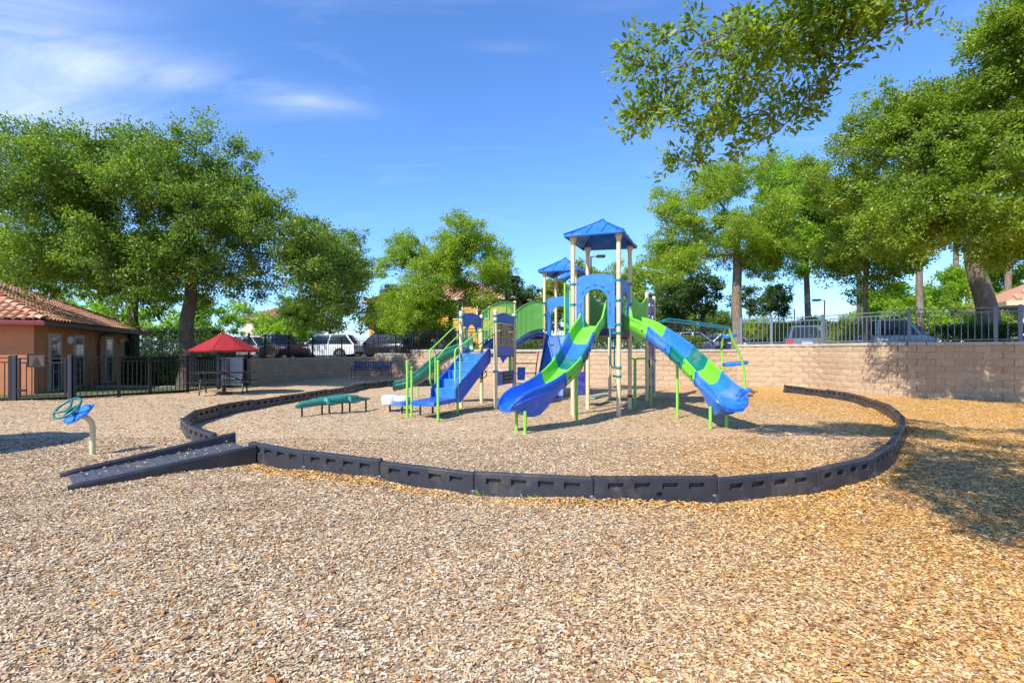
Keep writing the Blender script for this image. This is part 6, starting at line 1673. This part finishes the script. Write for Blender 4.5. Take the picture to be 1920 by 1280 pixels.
# the great oak on the left
random.seed(11)
oakb = blobs_in([(90, 350, 20, 140, 125, 3.2, 30), (240, 365, 20.5, 150, 115, 3.6, 32), (370, 380, 20.5, 125, 112, 3.6, 26), (490, 435, 21, 105, 92, 3.0, 20), (590, 495, 21, 78, 80, 2.2, 12), (150, 480, 20, 200, 75, 3.0, 22), (380, 505, 20.5, 150, 52, 3.0, 14), (640, 560, 21.5, 48, 70, 1.6, 8)], (0.7, 1.25), 0.06)
tree('oak_tree', 'huge spreading dark green oak over the picnic table, at the left', 'tree', on_t(350, 21, 0.03), [(0, 0, -0.1), (0.02, 0, 1.2), (-0.03, 0.05, 2.6), (0.1, 0.1, 3.6), (0.1, 0.1, 4.6)], 0.31, oakb, 215000, (0.112, 0.06), M['leaf_oak'], M['bark'], 1, 90, 0.20)
b2 = blobs_in([(235, 500, 27, 190, 110, 3.0, 26), (60, 480, 27, 120, 100, 3.0, 14)], (0.9, 1.5))
tree('oak_tree', 'second oak behind the clubhouse roof, left of the great oak', 'tree', on_t(250, 27, 0.03), [(0, 0, -0.1), (0.05, 0, 1.6), (0, 0, 3.2), (0.1, 0, 4.4)], 0.27, b2, 36000, (0.17, 0.085), M['leaf_oak'], M['bark'], 2, 70, 0.25)
b3 = blobs_in([(615, 540, 37, 78, 86, 2.4, 20), (660, 490, 37, 50, 55, 2.0, 10), (575, 595, 37, 50, 34, 1.6, 7)], (0.7, 1.3))
tree('oak_tree', 'dark leafy tree standing directly behind the white hatchback', 'tree', on_t(617, 37), [(0, 0, -0.1), (0.05, 0, 0.6), (0, 0, 1.3), (0.1, 0, 2.0)], 0.16, b3, 50000, (0.14, 0.07), M['leaf_oak'], M['bark'], 3)
b4 = blobs_in([(560, 605, 40, 60, 42, 2.2, 12), (505, 615, 42, 40, 30, 2.0, 7)], (0.6, 1.1))
tree('small_tree', 'small bright green tree left of the white hatchback, in the sunlit gap', 'tree', on_t(548, 40), [(0, 0, -0.1), (0, 0, 0.8), (0, 0, 1.6)], 0.12, b4, 17000, (0.17, 0.09), M['leaf_bright'], M['bark_pale'], 4)
b5 = blobs_in([(300, 600, 40, 70, 50, 2.5, 12), (400, 600, 44, 60, 55, 2.5, 12), (215, 590, 46, 70, 60, 2.5, 8), (120, 590, 50, 90, 60, 3, 8)], (0.8, 1.4))
tree('small_tree', 'bright green forked tree between the two left oaks', 'tree', on_t(300, 40), [(0, 0, -0.1), (0.1, 0, 1.2), (-0.1, 0, 2.2)], 0.17, b5, 32000, (0.2, 0.1), M['leaf_bright'], M['bark_pale'], 5)
# the round tree in the middle
b6 = blobs_in([(835, 520, 34, 118, 82, 3.2, 34), (770, 590, 33, 62, 50, 2.2, 12), (880, 450, 34, 62, 36, 2.0, 9), (915, 530, 34, 46, 66, 2.0, 8), (775, 470, 34, 48, 40, 2, 6)], (0.65, 1.15))
tree('round_tree', 'airy light green round tree in front of the yellow townhouse', 'tree', on_t(846, 34), [(0, 0, -0.1), (0.05, 0, 1.2), (-0.05, 0, 2.4), (0.1, 0, 3.6)], 0.19, b6, 115000, (0.13, 0.062), M['leaf_mid'], M['bark'], 6, 75, 0.21)
b7 = blobs_in([(948, 548, 42, 34, 46, 2.0, 9), (985, 560, 46, 30, 32, 2.0, 6)], (0.7, 1.2))
tree('small_tree', 'dark tree beside the round tree, behind the arched bridge', 'tree', on_t(950, 42), [(0, 0, -0.1), (0, 0, 1.5), (0, 0, 3)], 0.15, b7, 15000, (0.18, 0.09), M['leaf_dark'], M['bark'], 7)
b8 = blobs_in([(722, 580, 37, 46, 62, 1.8, 14)], (0.6, 1.0))
tree('small_tree', 'yellow green young tree between the black car and the white porch', 'tree', on_t(722, 38.5), [(0, 0, -0.1), (0.03, 0, 1.0), (0, 0, 2.0)], 0.09, b8, 22000, (0.16, 0.08), M['leaf_yellow'], M['bark_pale'], 8)
# behind the towers
b9 = blobs_in([(1030, 590, 44, 60, 40, 2.5, 12), (1110, 530, 46, 52, 60, 3, 14), (1060, 545, 48, 50, 50, 2.5, 8)], (0.9, 1.5))
tree('screen_tree', 'yellow green tree behind the rear tower roof', 'tree', on_t(1075, 46), [(0, 0, -0.1), (0, 0, 1.5), (0, 0, 3)], 0.2, b9, 30000, (0.2, 0.1), M['leaf_yellow'], M['bark'], 9)
b10 = blobs_in([(1190, 545, 44, 62, 66, 3, 18), (1240, 570, 42, 40, 60, 2.5, 10), (1160, 600, 42, 60, 36, 2, 8)], (0.9, 1.5))
tree('screen_tree', 'dense green tree behind the front tower posts', 'tree', on_t(1195, 44), [(0, 0, -0.1), (0, 0, 1.5), (0, 0, 3)], 0.2, b10, 34000, (0.2, 0.1), M['leaf_mid'], M['bark'], 10)
b11 = blobs_in([(1300, 560, 36, 72, 52, 2.6, 18), (1430, 565, 36, 54, 32, 2.2, 10), (1260, 590, 38, 40, 50, 2.2, 8)], (0.7, 1.2))
tree('oak_tree', 'dark green oak filling the space behind the thick pale trunk', 'tree', on_t(1318, 37), [(0, 0, -0.1), (0, 0, 1.5), (0, 0, 3)], 0.22, b11, 30000, (0.17, 0.09), M['leaf_dark'], M['bark'], 11)
for (px, py, Y, w, h, lab, mm, sd) in ((1255, 600, 58, 46, 34, 'far green tree left of the dark oak, above the hedge', 'leaf_mid', 71), (1000, 600, 60, 40, 34, 'far green tree seen under the arched bridge railing', 'leaf_mid', 72), (1345, 610, 62, 50, 26, 'far low tree behind the court fence', 'leaf_oak', 73), (1660, 590, 60, 60, 40, 'far tree beyond the red parapet building', 'leaf_bright', 74), (60, 600, 60, 90, 50, 'far tree over the clubhouse roof', 'leaf_mid', 75)):
    bb = blobs_in([(px, py, Y, w, h, 2.5, 14)], (1.0, 1.7))
    tree('background_tree', lab, 'tree', on_t(px, Y), [(0, 0, -0.1), (0, 0, 0.8), (0, 0, 1.6)], 0.2, bb, 14000, (0.24, 0.12), M[mm], M['bark'], sd, 50, 0.32)
# right hand trees
b12 = blobs_in([(1345, 420, 25, 116, 96, 2.8, 36), (1370, 320, 25, 66, 50, 2.0, 10), (1440, 480, 25, 52, 46, 2.0, 10), (1275, 480, 25, 46, 60, 2.0, 8)], (0.5, 0.95))
tree('tall_tree', 'tall light green tree with a thick pale trunk right of the towers', 'tree', on_t(1382, 25), [(0, 0, -0.1), (0.02, 0, 1.6), (-0.04, 0, 3.0), (0.02, 0, 4.6), (-0.1, 0, 6.6)], 0.27, b12, 98000, (0.105, 0.05), M['leaf_mid'], M['bark_pale'], 12, 75, 0.17)
b13 = blobs_in([(1505, 390, 29, 80, 96, 2.4, 22), (1480, 460, 29, 50, 36, 2, 6), (1560, 440, 29, 60, 60, 2, 10), (1470, 340, 29, 60, 40, 2, 6), (1530, 490, 29, 70, 34, 2, 8), (1450, 420, 29, 50, 60, 2, 7)], (0.6, 1.0))
tree('pine_tree', 'slender tree with a bare straight trunk left of the slim lamp post', 'tree', on_t(1517, 29), [(0, 0, -0.1), (-0.05, 0, 2), (-0.12, 0, 4.0), (-0.2, 0, 6.4)], 0.19, b13, 72000, (0.14, 0.07), M['leaf_bright'], M['bark_pale'], 13)
b14 = blobs_in([(1600, 400, 20, 60, 70, 1.8, 12), (1625, 500, 20.5, 60, 52, 1.6, 12), (1570, 480, 20.5, 40, 40, 1.5, 7), (1680, 480, 20.5, 60, 50, 1.5, 10)], (0.4, 0.75))
tree('small_tree', 'thin trunked young tree in front of the silver car, leaves hanging low', 'tree', on_t(1624, 20.5), [(0, 0, -0.1), (0.02, 0, 1.2), (-0.03, 0, 2.6), (0.04, 0, 4.4)], 0.11, b14, 36000, (0.10, 0.055), M['leaf_near'], M['bark_pale'], 14)
b15 = blobs_in([(1690, 350, 16, 120, 120, 2.2, 34), (1820, 340, 12.8, 120, 140, 1.8, 46), (1730, 400, 13.2, 80, 70, 1.3, 18), (1875, 190, 12.5, 90, 120, 1.6, 26), (1640, 240, 15, 80, 60, 1.6, 16), (1760, 230, 13.5, 90, 80, 1.6, 22), (1890, 450, 14.5, 70, 60, 1.6, 12), (1960, 330, 12.5, 90, 200, 1.6, 18), (1570, 330, 18, 80, 70, 1.8, 14), (1965, 60, 11.5, 110, 130, 1.3, 20), (1905, 60, 11.5, 40, 70, 0.8, 7)], (0.36, 0.80))
tree('leaning_oak', 'big right hand oak with a thick leaning trunk behind the fence', 'tree', on_t(1862, 18), [(0.1, 0, -0.1), (0.02, 0, 0.9), (-0.30, 0, 2.3), (-0.62, 0.05, 3.6), (-0.7, 0.1, 5.0)], 0.36, b15, 190000, (0.088, 0.042), M['leaf_right'], M['bark_pale'], 15, 80, 0.13)
b16 = blobs_in([(1735, 430, 24, 66, 50, 2, 10), (1700, 380, 24, 60, 50, 2, 8)], (0.5, 0.9))
tree('pine_tree', 'straight pale trunk to the left of the big leaning oak', 'tree', on_t(1726, 23), [(0, 0, -0.1), (-0.02, 0, 2), (-0.06, 0, 4.0), (0, 0, 6.0)], 0.17, b16, 14000, (0.13, 0.07), M['leaf_mid'], M['bark_pale'], 16)
for i, (px, Y, r_, lab) in enumerate(((1792, 30, 0.20, 'straight brown trunk just left of the leaning oak'), (1815, 34, 0.17, 'thinner brown trunk partly hidden behind the leaning oak'), (1888, 28, 0.20, 'slanting brown trunk above the pavilion roof'), (1610, 26, 0.10, 'thin dark trunk right beside the young tree with low leaves'))):
    bb = blobs_in([(px, 400, Y, 60, 60, 2.0, 10)], (0.6, 1.0))
    tree('pine_tree', lab, 'tree', on_t(px, Y), [(0, 0, -0.1), (0.0, 0, 2), (0.1 if i == 2 else 0, 0, 5.0), (0.3 if i == 2 else 0.05, 0, 7.5)], r_, bb, 9000, (0.16, 0.08), M['leaf_mid'] if i < 3 else M['leaf_oak'], M['bark_pale'] if i < 3 else M['bark'], 30 + i)

# overhanging tree whose trunk stands outside the frame on the right, large near leaves
random.seed(23)
TR = Vector((9.3, 3.4, 0.0))
b17 = blobs_in([(1330, 120, 6.0, 120, 120, 0.6, 14), (1460, 60, 5.7, 170, 90, 0.8, 18), (1380, 250, 6.4, 90, 70, 0.5, 8), (1600, 10, 5.4, 110, 50, 0.7, 9), (1250, 180, 6.2, 60, 60, 0.4, 5), (1290, 310, 6.8, 40, 34, 0.3, 3), (1500, 170, 6.0, 60, 60, 0.5, 5), (1200, 235, 6.2, 44, 18, 0.25, 3), (1420, 130, 6, 150, 130, 0.7, 22), (1660, 25, 5.6, 90, 45, 0.6, 10), (1560, 60, 5.7, 90, 60, 0.6, 9), (1185, 110, 6.1, 40, 60, 0.3, 4)], (0.16, 0.32))
def off_frame(c, r_):
    return c.y < 0.2 or abs(c.x) - r_ > 0.985 * c.y or c.z - r_ > CZ + 0.675 * c.y
def canopy():
    "the rest of that tree's crown, above and right of the view: it dapples the ground and the wall at the right"
    out = []; sx, sy = SUN_TRAVEL.x / -SUN_TRAVEL.z, SUN_TRAVEL.y / -SUN_TRAVEL.z
    def put(g, z, r_):
        c = Vector((g.x - sx * (z - g.z), g.y - sy * (z - g.z), z))
        if off_frame(c, r_ + 0.12): out.append((c, r_))
    for i in range(240):
        px = random.uniform(1560, 2150); py = random.uniform(745, 1000)
        if py > 800 + (px - 1560) * 0.75: continue
        put(gp(px, py), random.uniform(4.3, 6.4), random.uniform(0.22, 0.48))
    for i in range(46):
        p = wr_loc(wr_tot * random.uniform(0.38, 0.92))[0]; put(Vector((p.x, p.y, random.uniform(0.0, 2.4))), random.uniform(4.6, 7.5), random.uniform(0.25, 0.5))
    return out
b17c = canopy()
tree('overhanging_tree', 'near branches with large leaves hanging into the top right of the picture', 'tree', TR, [(0, 0, -0.1), (-0.1, 0.1, 1.5), (-0.4, 0.3, 3.0), (-1.0, 0.6, 4.4)], 0.30, b17, 10500, (0.078, 0.034), M['leaf_near'], M['bark_pale'], 17, 18, 0.075, fold=True, extra=(b17c, 30000))

# ------------------------------------------------------------------ hedges and shrubs
def hedge(label, a, c, z, h, d, n, mat, leaf, seed, name='hedge', cat='hedge', group=None):
    a, c = Vector((*a, 0)), Vector((*c, 0)); g = np.random.default_rng(seed)
    t = thing(name, label, cat, ((a.x + c.x) / 2, (a.y + c.y) / 2, z), 0, group); o0 = origin_of(t)
    L = (c - a).length; x = np.array((c - a).normalized()[:]); y = np.array((-x[1], x[0], 0))
    u = g.random(n) * L; v = (g.random(n) - 0.5) * d; w = g.random(n) * h
    face = g.integers(0, 3, n); v = np.where(face == 0, -d / 2 + g.normal(size=n) * 0.05, v); w = np.where(face == 1, h + g.normal(size=n) * 0.06, w)
    pos = np.array(a[:])[None] * np.array([1, 1, 0]) + x * u[:, None] + y * v[:, None]; pos[:, 2] = z + w
    pos += g.normal(size=(n, 3)) * 0.04
    ax = g.normal(size=(n, 3)); ax /= np.linalg.norm(ax, axis=1, keepdims=True); nn = g.normal(size=(n, 3)) + np.array([0, -0.5, 0.7])
    s = np.cross(ax, nn); s /= np.linalg.norm(s, axis=1, keepdims=True) + 1e-9
    l = leaf * (0.6 + 0.8 * g.random(n))[:, None]
    vv = np.stack([pos, pos + ax * l * 0.5 + s * l * 0.3, pos + ax * l, pos + ax * l * 0.5 - s * l * 0.3], 1).reshape(-1, 3)
    me = np_mesh('foliage', vv, np.arange(n * 4).reshape(-1, 4)); me.materials.append(mat); f = link_mesh('foliage', me, t); f.location = -o0
    b = MB()
    for i in range(max(2, int(L / 0.5))):
        p = a.lerp(c, (i + 0.5) / max(2, int(L / 0.5))); b.tube([vxy(p, z - 0.05), vxy(p, z + h * 0.6)], [0.025, 0.012], 5)
        b.tube([vxy(p, z + h * 0.2), vxy(p, z + h * 0.7) + Vector((0.15, -0.1, 0))], [0.015, 0.008], 4)
    b.build('stems', M['bark'], t)
def shrub(label, px, py, Y, wx, wy, dep, nb, n, leaf, mat, seed, z=TER_Z, group='shrubs behind the wall'):
    bl = blobs_in([(px, py, Y, wx, wy, dep, nb)], (0.3, 0.6))
    tree('shrub', label, 'shrub', on_t(px, Y, z), [(0, 0, -0.1), (0, 0, 0.12), (0, 0, 0.25)], 0.05, bl, n, (leaf, leaf * 0.5), mat, M['bark'], seed, 40, 0.15, group=group)
random.seed(5)
hedge('clipped dark hedge between the clubhouse and the big oak trunk', (-17.2, 23.6), (-13.6, 22.3), 0.03, 1.05, 0.9, 14000, M['leaf_dark'], 0.09, 50)
hedge('short dark hedge between the big oak trunk and the utility cabinet', (-13.2, 22.4), (-12.0, 21.9), 0.03, 1.1, 0.7, 6000, M['leaf_dark'], 0.09, 51)
hedge('low hedge along the wall top behind the play structure', (-0.5, 27.4), (8.8, 24.1), TER_Z, 1.05, 0.9, 24000, M['leaf_oak'], 0.09, 52)
hedge('dark hedge behind the slate blue car', (12.5, 27.5), (15, 27.0), TER_Z, 0.9, 0.8, 6000, M['leaf_dark'], 0.10, 53)
hedge('dark clipped hedge at the foot of the leaning oak', (14.6, 17.9), (17.4, 16.8), TER_Z, 1.25, 0.8, 10000, M['leaf_dark'], 0.08, 54)
hedge('far dark hedge on the street beyond the clubhouse', (-30, 38), (-20.5, 36.5), TER_Z, 1.9, 1.2, 12000, M['leaf_dark'], 0.16, 55)
shrub('yellow green shrub beside the white porch', 805, 628, 37, 40, 24, 1.2, 12, 9000, 0.14, M['leaf_yellow'], 60)
shrub('low bright shrub in front of the white porch', 860, 655, 36, 40, 14, 0.8, 8, 5000, 0.12, M['leaf_bright'], 61)
shrub('yellow green shrub between the slate blue car and the silver car', 1580, 630, 22, 34, 24, 0.7, 10, 7000, 0.09, M['leaf_yellow'], 62)
shrub('bright green shrub right of the silver car facing the viewer', 1735, 600, 24.5, 60, 46, 1.2, 14, 11000, 0.12, M['leaf_bright'], 63)
shrub('large sunlit shrub mass behind the straight pale trunk', 1690, 580, 30, 70, 60, 1.8, 18, 15000, 0.16, M['leaf_bright'], 64)
shrub('bright shrub between the brown trunks', 1800, 570, 29, 80, 70, 1.8, 20, 16000, 0.16, M['leaf_bright'], 65)
shrub('bright shrub left of the pavilion roof', 1890, 520, 30, 60, 70, 1.6, 14, 12000, 0.16, M['leaf_bright'], 66)
shrub('green bush near the pavilion wall', 1840, 615, 20.5, 34, 26, 0.7, 8, 6000, 0.09, M['leaf_mid'], 67)
shrub('low green bushes behind the slate blue car', 1500, 618, 34, 70, 24, 1.4, 16, 10000, 0.13, M['leaf_mid'], 69)
shrub('tall leafy shrub behind the low leaved young tree', 1640, 585, 27, 60, 46, 1.4, 16, 12000, 0.13, M['leaf_bright'], 70)
shrub('green bush by the court fence', 1425, 620, 34, 40, 22, 1.2, 10, 6000, 0.13, M['leaf_mid'], 68)

# ------------------------------------------------------------------ mulch chips and fallen leaves (nobody could count them)
def chips(name, ymin, ymax, dens, Ll, Lw, seed, fold):
    g = np.random.default_rng(seed)
    N = int(dens * 0.5 * 2.05 * (ymax ** 2 - ymin ** 2))
    y = np.sqrt(ymin ** 2 + g.random(N) * (ymax ** 2 - ymin ** 2)); x = (g.random(N) - 0.5) * 2.05 * y * 1.0 
    z = ground_h(x, y) + 0.002 + 0.009 * g.random(N) ** 2
    ang = g.random(N) * 2 * math.pi
    pit = g.normal(size=N) * 0.15; roll = g.normal(size=N) * 0.30
    a = np.stack([np.cos(ang) * np.cos(pit), np.sin(ang) * np.cos(pit), np.sin(pit)], 1)
    s = np.cross(a, np.array([0, 0, 1.0])); s /= np.linalg.norm(s, axis=1, keepdims=True); nn = np.cross(s, a)
    s2 = s * np.cos(roll)[:, None] + nn * np.sin(roll)[:, None]; n2 = np.cross(s2, a)
    big = 1 + 1.6 * (g.random(N) > 0.97)
    L_ = (Ll * (0.45 + 1.1 * g.random(N) ** 1.5) * big)[:, None] * 0.5; W_ = (Lw * (0.5 + 1.0 * g.random(N)))[:, None] * 0.5
    p = np.stack([x, y, z + 0.003], 1)
    sk = (g.random(N)[:, None] - 0.5) * L_ * 0.6
    if fold:
        v = np.stack([p - a * L_ - s2 * W_, p - a * L_ * 0.85 + s2 * W_, p + a * L_ * 0.9 + s2 * (W_ * 0.7) , p + a * L_ - s2 * W_ * 0.8, p - a * L_ * 0.9 + n2 * W_ * 0.45, p + a * L_ * 0.92 + n2 * W_ * 0.4], 1).reshape(-1, 3)
        o = np.arange(N) * 6; f = np.concatenate([np.stack([o, o + 3, o + 5, o + 4], 1), np.stack([o + 4, o + 5, o + 2, o + 1], 1)])
    else:
        v = np.stack([p - a * L_ - s2 * W_, p + a * L_ - s2 * W_ * 0.8, p + a * L_ * 0.9 + s2 * W_ * 0.7, p - a * L_ * 0.85 + s2 * W_], 1).reshape(-1, 3)
        f = np.arange(N * 4).reshape(-1, 4)
    me = np_mesh(name, v, f); me.materials.append(M['chips'])
    return tag(link_mesh(name, me), None, None, None, 'stuff')
tag(chips('wood_chips', 1.9, 3.4, 11500, 0.024, 0.0100, 101, False), 'tan and orange wood chip mulch nearest to the viewer', 'mulch')
tag(chips('wood_chips', 3.4, 6.0, 7600, 0.0245, 0.0108, 104, False), 'tan and orange wood chip mulch in front of the border', 'mulch')
tag(chips('wood_chips', 6.0, 9.0, 2700, 0.027, 0.0125, 102, False), 'tan wood chip mulch around the ramp and inside the border', 'mulch')
tag(chips('wood_chips', 9.0, 17.0, 330, 0.034, 0.0160, 103, False), 'tan wood chip mulch under the play structure', 'mulch')
def drift_chips():
    "fresh orange chips heaped against the outer foot of the border"
    g = np.random.default_rng(31); line = catmull([gp(x, y, BT) for x, y in PX_BORDER_R], 400)[:330]
    P = np.array([p[:] for p in line]); D = np.gradient(P, axis=0); D /= np.linalg.norm(D, axis=1, keepdims=True)
    N = 15000; i = g.integers(0, len(P), N); out = np.abs(g.normal(size=N)) * 0.17 + 0.03
    nx = np.stack([D[i, 1], -D[i, 0]], 1)
    side = np.where(g.random(N) < 0.85, 1.0, -0.8)
    jit = g.random(N) * 0.12
    x = P[i, 0] + D[i, 0] * jit + nx[:, 0] * (out * side + 0.05 * side); y = P[i, 1] + D[i, 1] * jit + nx[:, 1] * (out * side + 0.05 * side)
    z = ground_h(x, y) + np.maximum(0, 0.045 - 0.16 * out) * (0.5 + 0.5 * np.sin(P[i, 0] * 2.3 + P[i, 1])) + 0.004 + 0.008 * g.random(N)
    ang = g.random(N) * 6.28; pit = g.normal(size=N) * 0.25; roll = g.normal(size=N) * 0.4
    a = np.stack([np.cos(ang) * np.cos(pit), np.sin(ang) * np.cos(pit), np.sin(pit)], 1); s = np.cross(a, [0, 0, 1.0]); s /= np.linalg.norm(s, axis=1, keepdims=True); nn = np.cross(s, a)
    s = s * np.cos(roll)[:, None] + nn * np.sin(roll)[:, None]
    l = (0.030 * (0.5 + g.random(N)))[:, None] * 0.5; w = (0.012 * (0.5 + g.random(N)))[:, None] * 0.5; p = np.stack([x, y, z], 1)
    v = np.stack([p - a * l - s * w, p + a * l - s * w * 0.8, p + a * l * 0.9 + s * w * 0.7, p - a * l * 0.85 + s * w], 1).reshape(-1, 3)
    me = np_mesh('heaped_chips', v, np.arange(N * 4).reshape(-1, 4)); me.materials.append(M['fresh_chips'])
    tag(link_mesh('heaped_chips', me), 'fresh orange wood chips heaped along the foot of the black border', 'mulch', None, 'stuff')
drift_chips()
def litter():
    g = np.random.default_rng(77); N = 2600
    y = 1.9 + g.random(N) ** 1.3 * 10; x = (g.random(N) * 2 - 1) * y; keep = g.random(N) < np.clip(0.25 + 0.75 * (x / y * 0.5 + 0.5), 0, 1); x, y = x[keep], y[keep]; N = len(x)
    z = ground_h(x, y) + 0.014; ang = g.random(N) * 6.28; til = g.normal(size=(N, 2)) * 0.3
    a = np.stack([np.cos(ang), np.sin(ang), til[:, 0]], 1); a /= np.linalg.norm(a, axis=1, keepdims=True); s = np.cross(a, [0, 0, 1.0]); s[:, 2] += til[:, 1]; s /= np.linalg.norm(s, axis=1, keepdims=True); nn = np.cross(s, a)
    l = (0.045 * (0.5 + 0.8 * g.random(N)))[:, None]; w = l * 0.24; p = np.stack([x, y, z], 1)
    v = np.stack([p, p + a * l * 0.3 + s * w + nn * w * 0.5, p + a * l * 0.7 + s * w + nn * w * 0.4, p + a * l + nn * l * 0.08, p + a * l * 0.7 - s * w + nn * w * 0.4, p + a * l * 0.3 - s * w + nn * w * 0.5], 1).reshape(-1, 3)
    me = np_mesh('fallen_leaves', v, np.arange(N * 6).reshape(-1, 6)); me.materials.append(M['litter'])
    tag(link_mesh('fallen_leaves', me), 'small orange brown fallen leaves strewn over the mulch', 'leaf litter', None, 'stuff')
litter()
def ramp_chips():
    g = np.random.default_rng(9); t = [o for o in bpy.data.objects if o.name == 'access_ramp'][0]
    mid, ang = t.location, t.rotation_euler.z; N = 110
    u = g.random(N) * 1.9; v = (g.random(N) - 0.5) * 0.7; z = 0.012 + 0.2 * u / 1.95 + 0.004
    x = mid.x + u * math.cos(ang) - v * math.sin(ang); y = mid.y + u * math.sin(ang) + v * math.cos(ang)
    a = g.random(N) * 6.28; l = 0.011 * (0.5 + g.random(N)); w = 0.005
    ax = np.stack([np.cos(a), np.sin(a), 0 * a], 1) * l[:, None]; s = np.stack([-np.sin(a), np.cos(a), 0 * a], 1) * w
    p = np.stack([x, y, z], 1); up = np.array([0, 0, 0.006])
    vv = np.stack([p - ax - s, p + ax - s, p + ax + s + up, p - ax + s + up], 1).reshape(-1, 3)
    me = np_mesh('scattered_chips', vv, np.arange(N * 4).reshape(-1, 4)); me.materials.append(M['chips']); tag(link_mesh('scattered_chips', me), 'loose wood chips lying on the ramp floor', 'mulch', None, 'stuff')
ramp_chips()
def grass_tufts():
    g = np.random.default_rng(12); spots = [(700, 888), (845, 910), (905, 927), (1000, 937), (1560, 905)]
    V = []; 
    for (px, py) in spots:
        c = gp(px, py); n = 16
        for i in range(n):
            p = np.array([c.x + g.normal() * 0.05, c.y + g.normal() * 0.03, 0.0]); d = np.array([g.normal() * 0.5, g.normal() * 0.5, 1.0]); h = 0.03 + 0.05 * g.random()
            s = np.array([0.003, 0.001, 0]); V += [p - s, p + s, p + d * h * 0.6 + s * 0.6, p + d * h + np.array([d[0], d[1], -0.3]) * h * 0.3]
    V = np.array(V); me = np_mesh('grass_tufts', V, np.arange(len(V)).reshape(-1, 4)); me.materials.append(M['leaf_bright'])
    tag(link_mesh('grass_tufts', me), 'small weed tufts growing along the foot of the border', 'grass', None, 'stuff')
grass_tufts()
